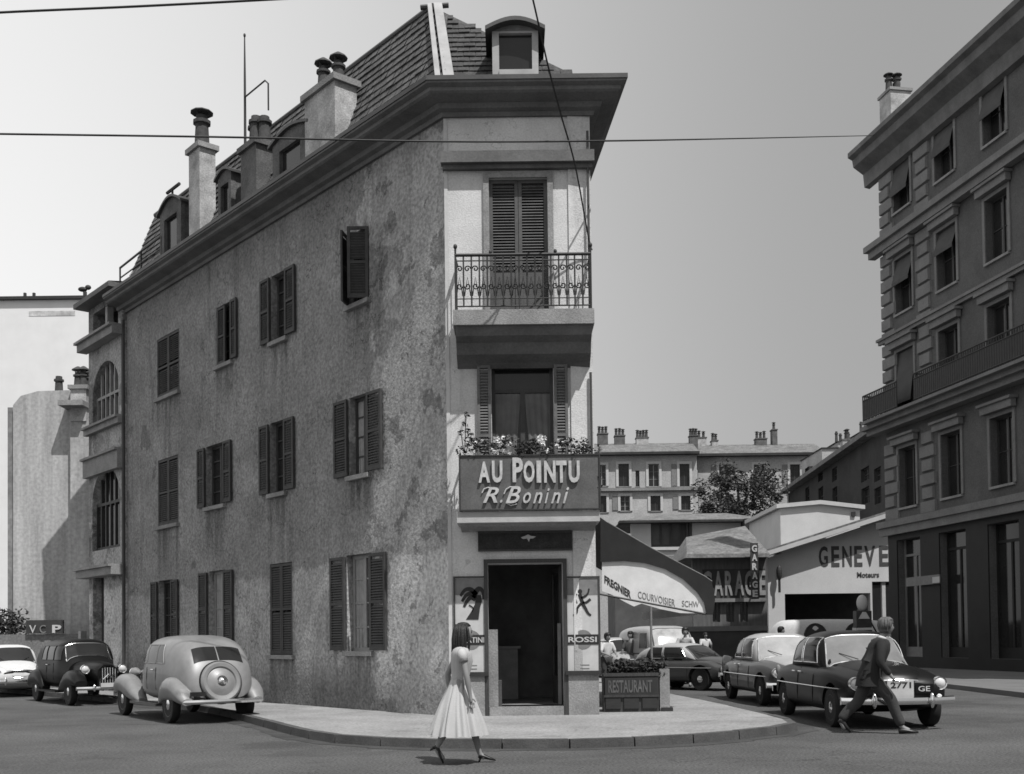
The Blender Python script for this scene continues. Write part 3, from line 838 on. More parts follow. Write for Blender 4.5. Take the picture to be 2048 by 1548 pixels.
arcp = [(a0 - .12 + (a1 - a0 + .24) * i / 12, zt + .015 + .17 * math.sin(math.pi * i / 12)) for i in range(13)]
arcq = arcp + [(a, b - .07) for a, b in reversed(arcp)]
mk('dormer_roof', MB().fprism(F, arcq, -2.2, dn + .16), zinc_d, dor)
mk('tympanum', MB().fprism(F, [(a0, zt)] + [(a, b - .05) for a, b in arcp if a0 <= a <= a1] + [(a1, zt)], dn - .1, dn - .01), stone_rl, dor)

# chimneys and dormers standing along the eave of the long side
def ls(x, y, n=0.0): return L.px(x, y, n)
s, z = ls(665, 158, .15)
chimney(L, bld, s, s + 1.2, -.42, .10, zc - .05, z, pots=((.3, .4), (.65, .6)), poth=.5)
s, z = ls(395, 292, .15)
chimney(L, bld, s, s + .62, -.32, .10, zc - .05, z, pots=((.5, .5),), poth=.85, potr=.19)
s, z = ls(508, 285, .15)
chimney(L, bld, s, s + .75, -.35, .10, zc - .05, z, pots=((.2, .35), (.45, .6), (.75, .4)), m=brick_d, poth=.65, potr=.15, cowl=False)
def side_dormer(x0, x1, yt, yb, m, rm, n=.05, dome=.25):
    s1_, zt_ = ls(x0, (yt + yb) / 2, n)[0], ls((x0 + x1) / 2, yt, n)[1]
    s0_ = ls(x1, (yt + yb) / 2, n)[0]
    mb = MB(); w_ = (s1_ - s0_)
    za = zc - .02
    mb.fbox(L, s0_, s0_ + .2 * w_, za, zt_, n - .12, n); mb.fbox(L, s1_ - .2 * w_, s1_, za, zt_, n - .12, n)
    mb.fbox(L, s0_ + .2 * w_, s1_ - .2 * w_, zt_ - .22, zt_, n - .119, n - .001); mb.fbox(L, s0_ + .2 * w_, s1_ - .2 * w_, za, za + .3, n - .119, n + .02)
    d = mk('dormer', mb, m, bld)
    mk('cheek', MB().fbox(L, s0_ + .01, s0_ + .05, za, zt_, -1.6, n - .12).fbox(L, s1_ - .05, s1_ - .01, za, zt_, -1.6, n - .12), m, d)
    mk('pane', MB().fbox(L, s0_ + .2 * w_, s1_ - .2 * w_, za + .3, zt_ - .22, n - .1, n - .09), glass, d)
    ap_ = [(s0_ - .1 + (w_ + .2) * i / 10, zt_ + .01 + dome * math.sin(math.pi * i / 10)) for i in range(11)]
    mk('dormer_roof', MB().fprism(L, ap_ + [(a, b - .06) for a, b in reversed(ap_)], -1.7, n + .07), rm, d)
    mk('tympanum', MB().fprism(L, [(a, max(b - .05, zt_ + .001)) for a, b in ap_[1:-1]] + [(s1_, zt_), (s0_, zt_)], n - .1, n - .01), m, d)
side_dormer(545, 615, 268, 330, brick_d, zinc_d, dome=.18)
side_dormer(436, 462, 350, 420, brick_d, zinc_d, dome=.16)
side_dormer(320, 362, 415, 500, brick_d, zinc_d, dome=.3)
# aerials and bars on the roof
s, z = ls(490, 215, -.3); zt = ls(490, 70, -.3)[1]
ant = thing('roof_aerial', 'tall thin aerial mast rising from the dark sooty chimney', 'aerial', L.p(s, z, -.3))
mk('mast', MB().tube([L.p(s, z - 1.3, -.3), L.p(s, z + (zt - z) * .4, -.3), L.p(s, zt, -.3)], [.035, .028, .015], 6), iron, ant)
mk('tip', MB().ball(L.p(s, zt, -.3), .03, .03, .05), iron, ant)
mk('stay', MB().tube([L.p(s, z + .25, -.3), L.p(s - 1.0, z + .25, -.3), L.p(s - 1.15, z + .12, -.3), L.p(s - 1.15, z - .5, -.3)], .02, 5), iron, ant)
s, z = ls(345, 410, -.5); zt = ls(345, 378, -.5)[1]
tb = thing('roof_vent_pipe', 'small T shaped vent pipe on the roof before the tall chimney', 'vent pipe', L.p(s, zc, -.5))
mk('pipe', MB().tube([L.p(s, zc + .4, -.5), L.p(s, zt, -.5)], .03, 6), iron, tb)
mk('cross_bar', MB().tube([L.p(s - .45, zt, -.5), L.p(s + .35, zt, -.5)], .045, 6), iron, tb)
# safety railing at the far end of the eave
rl = MB()
pa = [ls(x, y, .5) for x, y in ((322, 482), (282, 512), (240, 545))]
for (s, z) in pa: rl.tube([L.p(s, zc, .5), L.p(s, z + .12, .5)], .025, 5)
rl.tube([L.p(s, z + .12, .5) for s, z in pa], .03, 5); rl.tube([L.p(s, (z + zc) / 2 + .06, .5) for s, z in pa], .02, 5)
mk('roof_railing', rl, iron, bld)

# upper balcony
def balcony(ytop, ybot, p, xl, xr, fascia=.26):
    zb = F.z(1045, ybot, p); zt = F.z(1045, ytop, p)
    a, b = F.s(xl, ybot, p), F.s(xr, ybot, p)
    return zb, zt, a, b
PB = .66
zb, zt, a, b = balcony(618, 648, PB, 906, 1189)
bal = mk('balcony', MB().fbox(F, a, b, zb, zt, .003, PB), stone_trim, bld, label='upper balcony with wrought iron railing')
br = MB(); 
prof_ = [(.003, zb - .002), (PB - .06, zb - .002), (PB - .12, zb - .16), (.38, zb - .24), (.30, zb - .42), (.10, zb - .52), (.003, zb - .60)]
br.prism([F.p(a + .04, z_, n_) for n_, z_ in prof_], [F.p(b - .04, z_, n_) for n_, z_ in prof_])
mk('corbel', br, cornice_m, bal)
zr = F.z(1045, 507, PB)
hr = MB(); e = .05
path = [F.p(a + e, zr, .05), F.p(a + e, zr, PB - e), F.p(b - e, zr, PB - e), F.p(b - e, zr, .05)]
hr.tube(path, .028, 6)
hr.tube([q_ - V((0, 0, .10)) for q_ in path], .012, 5)
hr.tube([V((q_.x, q_.y, zt + .07)) for q_ in path], .014, 5); hr.tube([V((q_.x, q_.y, zt + .20)) for q_ in path], .010, 5)
for x in (0, 1):
    hr.tube([F.p((a + e, b - e)[x], zt, PB - e), F.p((a + e, b - e)[x], zr + .12, PB - e)], .02, 6); hr.ball(F.p((a + e, b - e)[x], zr + .15, PB - e), .035, .035, .045)
for x_ in (.27, .73):
    s_ = a + (b - a) * x_; hr.ball(F.p(s_, zr + .05, PB - e), .03, .03, .04)
mk('handrail', hr, iron, bal)
def scroll(c, r, sg, turn=1.4, up=1):
    pts = []
    for i in range(15):
        t = i / 14; ang = t * turn * 6.283
        rr = r * (1 - .8 * t)
        pts.append(F.p(c[0] + sg * (r - rr * math.cos(ang)) - sg * r, c[1] + up * rr * math.sin(ang), PB - e))
    return pts
nb = 17
for i in range(nb + 1):
    s_ = a + e + (b - a - 2 * e) * i / nb
    mk('baluster', MB().tube([F.p(s_, zt + .07, PB - e), F.p(s_, zr - .02, PB - e)], .015, 5), iron, bal)
    if i < nb:
        ds = (b - a - 2 * e) / nb
        sb = MB()
        for k, zz in enumerate((zt + .42, zt + .72)):
            sb.tube(scroll((s_ + ds * .5, zz), ds * .42, 1 if (i + k) % 2 else -1, 1.2, 1 if k else -1), .012, 4)
        sb.tube([F.p(s_ + ds * .1, zt + .25, PB - e), F.p(s_ + ds * .5, zt + .58, PB - e), F.p(s_ + ds * .9, zt + .25, PB - e)], .012, 4)
        mk('scrollwork', sb, iron, bal)
for sx in (a + e, b - e):
    for j in range(1, 5):
        mk('baluster', MB().tube([F.p(sx, zt + .07, .05 + (PB - .12) * j / 5), F.p(sx, zr - .02, .05 + (PB - .12) * j / 5)], .011, 5), iron, bal)
# lower balcony carrying the sign
PS = .66
zb1, zt1, a1_, b1_ = balcony(1022, 1044, PS, 914, 1200)
bal2 = mk('balcony', MB().fbox(F, a1_, b1_, zb1, zt1, .003, PS), mat('pale_stone', .5, .9, .15, 3.0, .2, 40), bld, label='lower balcony behind the painted sign board')
zs = F.z(1045, 915, PS)
mk('handrail', MB().tube([F.p(a1_ + .06, zs - .04, .03), F.p(a1_ + .06, zs - .04, PS - .10), F.p(b1_ - .06, zs - .04, PS - .10), F.p(b1_ - .06, zs - .04, .03)], .025, 6), iron, bal2)
for sx in (a1_ + .06, b1_ - .06):
    for j in range(0, 5):
        mk('baluster', MB().tube([F.p(sx, zt1, .06 + (PS - .16) * j / 4), F.p(sx, zs - .06, .06 + (PS - .16) * j / 4)], .012, 5), iron, bal2)
mk('corbel', MB().prism([F.p(a1_ + .05, z_, n_) for n_, z_ in [(.003, zb1 - .002), (.5, zb1 - .002), (.42, zb1 - .04), (.12, zb1 - .08), (.003, zb1 - .10)]], [F.p(b1_ - .05, z_, n_) for n_, z_ in [(.003, zb1 - .002), (.5, zb1 - .002), (.42, zb1 - .04), (.12, zb1 - .08), (.003, zb1 - .10)]]), stone_trim, bal2)
# cable down the corner, drain pipe on the side
mk('downpipe', MB().tube([F.p(WFR - .05, zc - .7, .09), F.p(WFR - .05, zt + .9, .09)], .022, 8).tube([F.p(WFR - .05, zb - .7, .07), F.p(WFR - .05, zs + .1, .07)], .022, 8), zinc_d, bld)
mk('downpipe', MB().tube([L.p(LS - .25, .1, .10), L.p(LS - .25, zc - .6, .10)], .05, 8), zinc_d, bld)
mk('corner_strip', MB().fbox(F, -.012, .05, ZP, zc - .41, .003, .014), white_w, bld)

# ------------------------------------------------------------------ signs on the front
sg = thing('shop_sign', 'wide grey sign board with raised white cafe name under the flower boxes', 'sign', F.p((a1_ + b1_) / 2, zt1, PS))
zs0, zs1 = F.z(1045, 1018, PS + .03), F.z(1045, 912, PS + .03)
sa, sb_ = F.s(921, 970, PS + .03), F.s(1198, 970, PS + .03)
mk('board', MB().fbox(F, sa, sb_, zs0, zs1, PS - .02, PS + .03), sign_m, sg)
eb = MB(); q_ = .025
eb.fbox(F, sa, sb_, zs0 - q_, zs0 - .001, PS - .03, PS + .05); eb.fbox(F, sa, sb_, zs1 + .001, zs1 + q_, PS - .03, PS + .05)
eb.fbox(F, sa - q_, sa - .001, zs0 - q_, zs1 + q_, PS - .03, PS + .05); eb.fbox(F, sb_ + .001, sb_ + q_, zs0 - q_, zs1 + q_, PS - .03, PS + .05)
mk('border', eb, iron, sg)
def fs(x, y): return F.px(x, y, PS + .05)
def letters(F_, parent, items, m, n, depth=.03, px=None, nm='letter', **kw):
    """One object per letter; items: (char, x0, x1, ytop, ybot) in photo pixels on that plane."""
    for ch, x0, x1, yt, yb in items:
        sA, sB = F_.s(x0, (yt + yb) / 2, n), F_.s(x1, (yt + yb) / 2, n)
        zA, zB = F_.z((x0 + x1) / 2, yb, n), F_.z((x0 + x1) / 2, yt, n)
        mk(nm, text_mb(F_, ch, sA, sB, zA, zB, n, depth, **kw), m, parent)
PSN = PS + .031
letters(F, sg, [('A', 957, 980, 924, 966), ('U', 984, 1005, 922, 966), ('P', 1025, 1046, 916, 965), ('O', 1047, 1069, 922, 966), ('I', 1073, 1082, 922, 966), ('N', 1088, 1111, 922, 966), ('T', 1112, 1133, 922, 966), ('U', 1137, 1159, 922, 966)], sign_l, PSN, .05, bold=.035)
letters(F, sg, [('R', 966, 998, 975, 1006), ('.', 1000, 1005, 1000, 1006), ('B', 1011, 1042, 973, 1007), ('o', 1046, 1062, 985, 1007), ('n', 1066, 1085, 985, 1007), ('i', 1089, 1099, 977, 1007), ('n', 1102, 1121, 985, 1007), ('i', 1125, 1138, 975, 1007)], sign_l, PSN, .045, shear=.38, bold=.012)
# swash strokes of the script capitals
def stroke(pts, r): return MB().tube([F.p(*F.px(x, y, PSN + .02), PSN + .02) for x, y in pts], r, 6)
mk('swash', stroke(((964, 986), (968, 978), (976, 975), (984, 977)), .012), white_p, sg)
mk('swash', stroke(((1008, 988), (1012, 979), (1020, 974), (1030, 974)), .012), white_p, sg)
mk('swash', stroke(((1012, 1006), (1022, 1011), (1034, 1008)), .010), white_p, sg)

sg2 = thing('fascia_sign', 'dark worn name board with small pale bird emblem above the cafe doorway', 'sign', F.p((s0 + s1) / 2, F.z(1048, 1098, .06), .05))
q0 = frect(956, 1144, 1066, 1098, .06)
mk('board', MB().fbox(F, q0[0], q0[1], q0[2], q0[3], .003, .05), mat('worn_dark_board', .035, .8, .5, 6.0, .2, 40, fine=.3), sg2)
mk('border', MB().fbox(F, q0[0], q0[1], q0[2] - .03, q0[2] - .001, .003, .07).fbox(F, q0[0], q0[1], q0[3] + .001, q0[3] + .03, .003, .07), wood_d, sg2)
em = [F.px(x, y, .06) for x, y in ((1042, 1075), (1050, 1072), (1056, 1069), (1062, 1072), (1072, 1073), (1066, 1077), (1060, 1077), (1058, 1084), (1054, 1077), (1046, 1078))]
mk('emblem', MB().fprism(F, em, .051, .08), white_p, sg2)

def poster(h, dark_shapes, word, label, bar):
    p = thing('poster', label, 'poster', F.p((h[0] + h[1]) / 2, h[2], .01))
    mk('paper', MB().fbox(F, h[0], h[1], h[2], h[3], .003, .02), poster_w, p)
    mk('top_band', MB().fbox(F, h[0], h[1], h[3] - .30, h[3] - .01, .0205, .024), grey_p, p)
    for sh in dark_shapes:
        mk('figure', MB().fprism(F, [F.px(x, y, .03) for x, y in sh], .0245, .028), black_p, p)
    xm, ym = bar[4], (bar[2] + bar[3]) / 2
    cs, cz = F.px(xm, ym, .03)
    mk('roundel', MB().fprism(F, [(cs + .17 * math.cos(i * .3142), cz + .17 * math.sin(i * .3142)) for i in range(20)], .021, .026), grey_p, p)
    b0 = frect(bar[0], bar[1], bar[2], bar[3], .03)
    mk('word_bar', MB().fbox(F, b0[0], b0[1], b0[2], b0[3], .0265, .03), black_p, p)
    mk('lettering', text_mb(F, word, b0[0] + .03, b0[1] - .03, b0[2] + .04, b0[3] - .04, .0305, .004, bold=.02), white_p, p)
    for yy in (bar[3] + 40, bar[3] + 47):
        r0 = frect(bar[0] + 18, bar[1] - 18, yy, yy + 2, .03)
        mk('text_line', MB().fbox(F, r0[0], r0[1], r0[2], r0[3], .021, .024), grey_p, p)
    fb = MB(); g = .03
    fb.fbox(F, h[0] - g, h[0] - .001, h[2] - g, h[3] + g, .003, .04); fb.fbox(F, h[1] + .001, h[1] + g, h[2] - g, h[3] + g, .003, .04); fb.fbox(F, h[0], h[1], h[3] + .001, h[3] + g, .003, .039)
    mk('frame', fb, wood_d, p)
    return p
def ribbon(pts, w0, w1):
    """A tapering brush stroke as a polygon in photo pixels."""
    n = len(pts); lft, rgt = [], []
    P = catmull([V(p) for p in pts], 5)
    for i, p in enumerate(P):
        t = (P[min(i + 1, len(P) - 1)] - P[max(i - 1, 0)]).normalized()
        w = (w0 + (w1 - w0) * i / (len(P) - 1)) / 2
        lft.append((p.x - t.y * w, p.y + t.x * w)); rgt.append((p.x + t.y * w, p.y - t.x * w))
    return lft + rgt[::-1]
plume = [ribbon(p, 11, 5) for p in (((952, 1190), (942, 1179), (930, 1180), (921, 1192)), ((952, 1193), (942, 1187), (932, 1191), (924, 1203)), ((951, 1198), (942, 1195), (934, 1202), (928, 1214)), ((950, 1186), (958, 1177), (966, 1184), (967, 1199)))]
plume += [[(951, 1190), (962, 1190), (964, 1202), (960, 1216), (957, 1239), (932, 1239), (943, 1222), (950, 1208)], ribbon(((938, 1210), (946, 1216), (944, 1224)), 3, 2)]
dancer = [[(1160 + 4.5 * math.cos(i * .6283), 1183 + 5 * math.sin(i * .6283)) for i in range(10)]]
dancer += [ribbon(p, a_, b_) for p, a_, b_ in ((((1159, 1188), (1162, 1197), (1166, 1208)), 8, 7), (((1162, 1196), (1171, 1192), (1176, 1186), (1178, 1177)), 5, 3), (((1165, 1204), (1172, 1205), (1181, 1198)), 4, 5), (((1165, 1207), (1171, 1217), (1176, 1226), (1182, 1231)), 7, 4), (((1162, 1207), (1155, 1216), (1153, 1226), (1147, 1231)), 5, 4), (((1152, 1187), (1150, 1196), (1154, 1207)), 6, 3))]
poster(pl, plume, 'MARTINI', 'framed poster with dark plumed shape left of the cafe doorway, behind the woman', (912, 972, 1270, 1290, 942))
poster(pr, dancer, 'ROSSI', 'framed poster with leaping dark figure right of the cafe doorway', (1133, 1197, 1269, 1289, 1166))

# flower boxes on the sign balcony
zfb = zs1 + .02
for i, (x0, x1, fl_) in enumerate(((917, 972, 0), (976, 1030, 1), (1034, 1060, 0), (1064, 1100, 1), (1104, 1150, 0), (1152, 1192, 0))):
    sA, sB = F.s(x0, 900, PS - .1), F.s(x1, 900, PS - .1)
    cx_ = (sA + sB) / 2
    lab = ['leafy balcony plant with tall dark sprigs at the left end of the sign', 'white flowering balcony plant above the first word of the sign', 'low dark balcony plant between the two white flowering ones', 'white flowering balcony plant above the middle of the sign', 'wide leafy balcony plant above the right half of the sign', 'leafy balcony plant hanging over the right end of the sign'][i]
    pt = thing('balcony_plant', lab, 'plant', F.p(cx_, zs - .10, PS - .14), group='plants on the balcony above the cafe sign')
    mk('trough', MB().fbox(F, sA + .01, sB - .01, zs - .14, zs + .06, PS - .26, PS - .05), pot_m, pt)
    fo = MB()
    clumps = []
    for k in range(9):
        u = random.uniform(sA, sB); clumps.append((F.p(u, zs + random.uniform(.05, .30), PS - .15 + random.uniform(-.08, .16)), .11, 26))
    if i == 0:
        for (xx, yy) in ((932, 830), (930, 848), (922, 866), (935, 862), (942, 872)):
            q = F.px(xx, yy, PS - .12); clumps.append((F.p(q[0], q[1], PS - .12), .055, 16))
        st_ = MB()
        for (xx, yy) in ((932, 830), (922, 866), (942, 872)):
            q = F.px(xx, yy, PS - .12); st_.tube([F.p(sA + .1, zs + .05, PS - .15), F.p(q[0], q[1], PS - .12)], .008, 4)
        mk('stem', st_, leaf_d, pt)
    if i == 5:
        for k in range(5): clumps.append((F.p(sB + .02, zs + .05 - .14 * k, PS - .05), .08, 16))
    mk('foliage', leaf_cloud(fo, clumps, .035), leaf_d, pt)
    if fl_:
        fw_ = MB(); cs_ = []
        for k in range(9):
            cs_.append((F.p(random.uniform(sA + .05, sB - .05), zs + random.uniform(.08, .42) * (1 - abs(k - 4) * .08), PS - .08 + random.uniform(-.06, .08)), .05, 26))
        mk('blossom', leaf_cloud(fw_, cs_, .042), petal, pt)
    elif i in (0, 4):
        cs_ = [(F.p(random.uniform(sA + .05, sB - .05), zs + random.uniform(.02, .3), PS - .03), .03, 14) for k in range(6)]
        mk('blossom', leaf_cloud(MB(), cs_, .022), petal, pt)

# ------------------------------------------------------------------ annex with arched windows at the far end of the side wall
A0, A1, NA = L.s(246, 1000, .12), L.s(178, 1000, .12), .12
an = thing('arcaded_annex', 'narrow dark annex with arched windows at the far end of the long side wall', 'building', L.p(A0, 0, NA))
def az(y, x=212): return L.z(x, y, NA)
w = A1 - A0
ho = [(A0 + .12 * w, A1 - .14 * w, az(668), az(612)), (A0 + .10 * w, A1 - .12 * w, az(842), az(722)), (A0 + .08 * w, A1 - .10 * w, az(1098), az(936)), (A0 + .55 * w, A1 - .12 * w, ZP, az(1152))]
mk('wall', wall_mb(MB(), L, A0 + .003, A1, 0, az(585), ho, t=.4, n=NA), plaster_side, an)
mk('wall', MB().fbox(L, A1 - .25, A1 - .003, 0, az(585) - .003, -6, NA - .4), plaster_side, an)
for k, h in enumerate(ho):
    if k in (1, 2):
        # arch spandrels
        cs_, r_ = (h[0] + h[1]) / 2, (h[1] - h[0]) / 2
        spz = h[3] - r_ * .9
        for sd_ in (0, 1):
            edge = h[0] if sd_ == 0 else h[1]
            arc = [(cs_ + (-1 if sd_ == 0 else 1) * r_ * math.cos(t * math.pi / 16), spz + r_ * .9 * math.sin(t * math.pi / 16)) for t in range(9)]
            mk('spandrel', MB().fprism(L, arc + [(edge, h[3])], NA - .35, NA - .002), plaster_side, an)
        fm = MB()
        for i in range(0, 7):
            ss = h[0] + (h[1] - h[0]) * i / 6
            zz = spz + r_ * .9 * math.sqrt(max(0, 1 - ((ss - cs_) / r_) ** 2))
            fm.fbox(L, ss - .035, ss + .035, h[2], max(zz, spz), NA - .2, NA - .13)
        fm.fbox(L, h[0], h[1], spz - .04, spz + .04, NA - .199, NA - .131)
        fm.fbox(L, h[0], h[1], h[2], h[2] + .10, NA - .198, NA - .132)
        ww = mk('arched_window', fm, wood_l if k == 1 else wood_d, an)
        mk('pane', MB().fbox(L, h[0], h[1], h[2], h[3], NA - .25, NA - .24), glass, ww)
    elif k == 0:
        mk('post', MB().fbox(L, (h[0] + h[1]) / 2 - .1, (h[0] + h[1]) / 2 + .06, h[2], h[3], NA - .2, NA - .02), wood_l, an)
        mk('room', MB().fbox(L, h[0], h[1], h[2], h[3], NA - 1.2, NA - 1.1), dark_in, an)
    else:
        mk('door', MB().fbox(L, h[0], h[1], h[2], h[3], NA - .3, NA - .25), wood_d, an)
for yy, hh, nn_ in ((672, .22, .30), (848, .16, .14), (912, .5, .16), (1138, .22, .34)):
    zz = az(yy)
    mk('ledge', MB().fbox(L, A0, A1 + nn_ * .5, zz - hh, zz, NA + .002, NA + nn_).fbox(L, A0, A1 + nn_ * .7, zz + .002, zz + .07, NA + .002, NA + nn_ + .08), stone_trim, an)
ze = az(600)
mk('eave', MB().fprism(L, [(A0 - .02, ze + .02), (A1 + .15, ze + .02), (A1 + .15, ze + .16), (A0 - .02, ze + .16)], -2, NA + .40), cornice_m, an)
mk('roof', MB().add([L.p(A0 - .02, ze + .165, .5), L.p(A1 + .15, ze + .165, .5), L.p(A1 + .15, ze + .7, -3), L.p(A0 - .02, ze + .7, -3)], [(0, 1, 2, 3)]), tile_m, an)
# ------------------------------------------------------------------ tall stone house on the right
RY = 46.5
ro = at(1776, 1000, RY)
TH = R_(9.9)
RB = Frame((ro.x, ro.y), (math.sin(TH), -math.cos(TH)), (-math.cos(TH), -math.sin(TH)))
tall = thing('stone_apartment_house', 'tall dark stone apartment house with quoins and balconies along the right street', 'building', RB.p(0, 0))
bs = [RB.s(1803, 360), RB.s(1903, 285), RB.s(1988, 210)]
step = (bs[2] - bs[0]) / 2
bays = [bs[0] + step * i for i in range(7)]
SE = bays[-1] + step * .6
def rz(y, x=1812): return RB.z(x, y)
ZT = rz(338, 1770)
fl_z = [(rz(418, 1803), rz(312, 1803)), (rz(620), rz(508)), (rz(838, 1818), rz(694, 1818)), (rz(1010, 1830), rz(888, 1830))]
whw = .88 * (RB.s(1822, 360) - RB.s(1783, 360)) / 2
holes = []
for k, (a, b) in enumerate(fl_z):
    for c in bays: holes.append((c - whw, c + whw, a, b))
gz0, gz1 = .55, rz(1075, 1830)
for c in bays: holes.append((c - whw * 1.35, c + whw * 1.35, gz0, gz1))
mk('wall', wall_mb(MB(), RB, 0, SE, 0, ZT, holes, t=.5, reveal=.45), stone_r, tall)
mk('wall', MB().fbox(RB, 0.003, .5, 0, ZT - .003, -14, -.503), stone_r, tall)
mk('wall', MB().fbox(RB, SE - .5, SE - .003, 0, ZT - .003, -14, -.503), stone_r, tall)
mk('wall', MB().fbox(RB, 0, SE, 0, ZT - .003, -14.4, -14.003), stone_r, tall)
mk('floor_slab', MB().fbox(RB, .5, SE - .5, 4.2, 4.4, -14, -.6).fbox(RB, .5, SE - .5, 12, 12.2, -14, -.6), dark_in, tall)
awn = mat('roller_blind', .30, .9, .15, 2.0)
for i, h in enumerate(holes):
    k = i // len(bays)
    if k < 4:
        w = window(RB, tall, h[0] + .004, h[1] - .004, h[2] + .004, h[3] - .004, 'none', deep=.32, fmat=wood_d, surround=stone_rl, bars=1, sill=True)
        j = i % len(bays)
        if (k, j) in ((0, 0), (0, 1), (1, 0), (1, 1), (2, 0), (0, 2)):
            u = (.62, .50, .42, .35, .7, .5)[((0, 0), (0, 1), (1, 0), (1, 1), (2, 0), (0, 2)).index((k, j))]
            zt_ = h[3] - .02; zl = zt_ - (h[3] - h[2]) * u
            mk('blind', MB().add([RB.p(h[0] + .03, zt_, -.10), RB.p(h[1] - .03, zt_, -.10), RB.p(h[1] - .03, zl, .18), RB.p(h[0] + .03, zl, .18)], [(0, 1, 2, 3)]).fbox(RB, h[0] + .03, h[1] - .03, zl - .14, zl, .17, .19), mat('window_blind', .085, .9, .2, 2.0), w)
        # moulded head over each window
        mk('window_head', MB().fbox(RB, h[0] - .25, h[1] + .25, h[3] + .15, h[3] + .42, .053, .26).fbox(RB, h[0] - .32, h[1] + .32, h[3] + .422, h[3] + .52, .01, .36), stone_rl, w)
    else:
        fm = MB(); a, b, c, d = h
        fm.fbox(RB, a, a + .1, c, d, -.35, -.28); fm.fbox(RB, b - .1, b, c, d, -.35, -.28); fm.fbox(RB, a + .1, b - .1, d - .7, d - .6, -.349, -.281); fm.fbox(RB, a + .1, b - .1, c, c + .4, -.348, -.282)
        fm.fbox(RB, (a + b) / 2 - .05, (a + b) / 2 + .05, c + .4, d - .6, -.347, -.283)
        ww = mk('shop_window', fm, grey_p if i % len(bays) == 0 else shop_d, tall)
        mk('pane', MB().fbox(RB, a + .1, b - .1, c + .4, d, -.33, -.32), glass, ww)
        if i % len(bays) in (0, 1):
            mk('blind', MB().fbox(RB, a + .15, b - .15, c + 1.2, c + 3.0, -.42, -.40), curtain_m, ww)
mk('shopfront', wall_mb(MB(), RB, .02, SE - .02, 0, rz(1052, 1775), [h for h in holes[-len(bays):]], t=.05, n=.055), shop_d, tall)
# bands, cornice
for yy, xx, hh, nn_ in ((505, 1740, .55, .55), (452, 1803, .22, .22), (655, 1812, .25, .25), (850, 1770, .4, .75), (1045, 1775, .6, .35)):
    zz = rz(yy, xx)
    mk('string_course', MB().fbox(RB, -nn_, SE, zz - hh, zz - hh * .45, .06, nn_ * .7).fbox(RB, -nn_ * 1.2, SE, zz - hh * .448, zz, .003, nn_), stone_rl, tall)
zc_ = RB.z(1712, 292, 1.0)
mk('cornice', MB().prism([RB.p(-1.0, z_, n_) for n_, z_ in [(0.01, zc_ - 1.5), (.25, zc_ - 1.45), (.3, zc_ - .9), (.75, zc_ - .6), (.8, zc_ - .3), (1.0, zc_ - .2), (1.0, zc_), (.01, zc_)]], [RB.p(SE, z_, n_) for n_, z_ in [(0.01, zc_ - 1.5), (.25, zc_ - 1.45), (.3, zc_ - .9), (.75, zc_ - .6), (.8, zc_ - .3), (1.0, zc_ - .2), (1.0, zc_), (.01, zc_)]]), cornice_m, tall)
mk('roof', MB().prism([RB.p(-.6, zc_ + .003, .6), RB.p(SE, zc_ + .003, .6), RB.p(SE, zc_ + .003, -14), RB.p(-.6, zc_ + .003, -14)], [RB.p(2, zc_ + 2.5, -4), RB.p(SE, zc_ + 2.5, -4), RB.p(SE, zc_ + 2.5, -10), RB.p(2, zc_ + 2.5, -10)]), far_roof, tall)
# quoins at the corner and between the first two bays
def quoins(sc_, w1, w2, z0, z1, one=0):
    z = z0; k = 0
    while z < z1 - .4:
        hh = .52
        w_ = w1 if k % 2 else w2
        a, b = (0 if one else sc_ - w_ / 2), (sc_ + w_ if one else sc_ + w_ / 2)
        mk('quoin', MB().prism([RB.p(a - (.06 if one else 0), z + .03, .003), RB.p(b, z + .03, .003), RB.p(b, z + hh, .003), RB.p(a - (.06 if one else 0), z + hh, .003)], [RB.p(a - (.06 if one else -.03), z + .06, .10), RB.p(b - .03, z + .06, .10), RB.p(b - .03, z + hh - .03, .10), RB.p(a - (.06 if one else -.03), z + hh - .03, .10)]), stone_rl, tall)
        z += .55; k += 1
bands = sorted([rz(505, 1740), rz(850, 1770), rz(1045, 1775)])
for za, zb_ in ((bands[0], bands[1] - .5), (bands[1] + .05, bands[2] - .65), (bands[2] + .05, zc_ - 1.6)):
    quoins(0, .7, 1.0, za, zb_, 1)
    quoins((bays[0] + bays[1]) / 2, .8, 1.1, za, zb_)
# balconies with dark railings
zb_ = rz(850, 1770)
mk('balcony', MB().fbox(RB, -.3, SE, zb_ + .003, zb_ + .12, .003, 1.0), stone_rl, tall)
for a, b in ((-.2, (bays[0] + bays[1]) / 2 - .65), ((bays[0] + bays[1]) / 2 + .65, SE)):
    rmb = MB(); 
    for zz in (zb_ + .2, zb_ + 1.2, zb_ + 1.0): rmb.tube([RB.p(a, zz, .1), RB.p(a, zz, .95), RB.p(b, zz, .95)], .035, 5)
    k = int((b - a) / .14)
    for i in range(k + 1): rmb.tube([RB.p(a + (b - a) * i / k, zb_ + .12, .95), RB.p(a + (b - a) * i / k, zb_ + 1.2, .95)], .026, 4)
    for i in range(6): rmb.tube([RB.p(a, zb_ + .12, .1 + .14 * i), RB.p(a, zb_ + 1.2, .1 + .14 * i)], .026, 4)
    for i in range(k):
        c_ = a + (b - a) * (i + .5) / k
        rmb.fbox(RB, c_ - .055, c_ + .055, zb_ + .18, zb_ + .98, .945, .955)
    mk('railing', rmb, iron, tall)
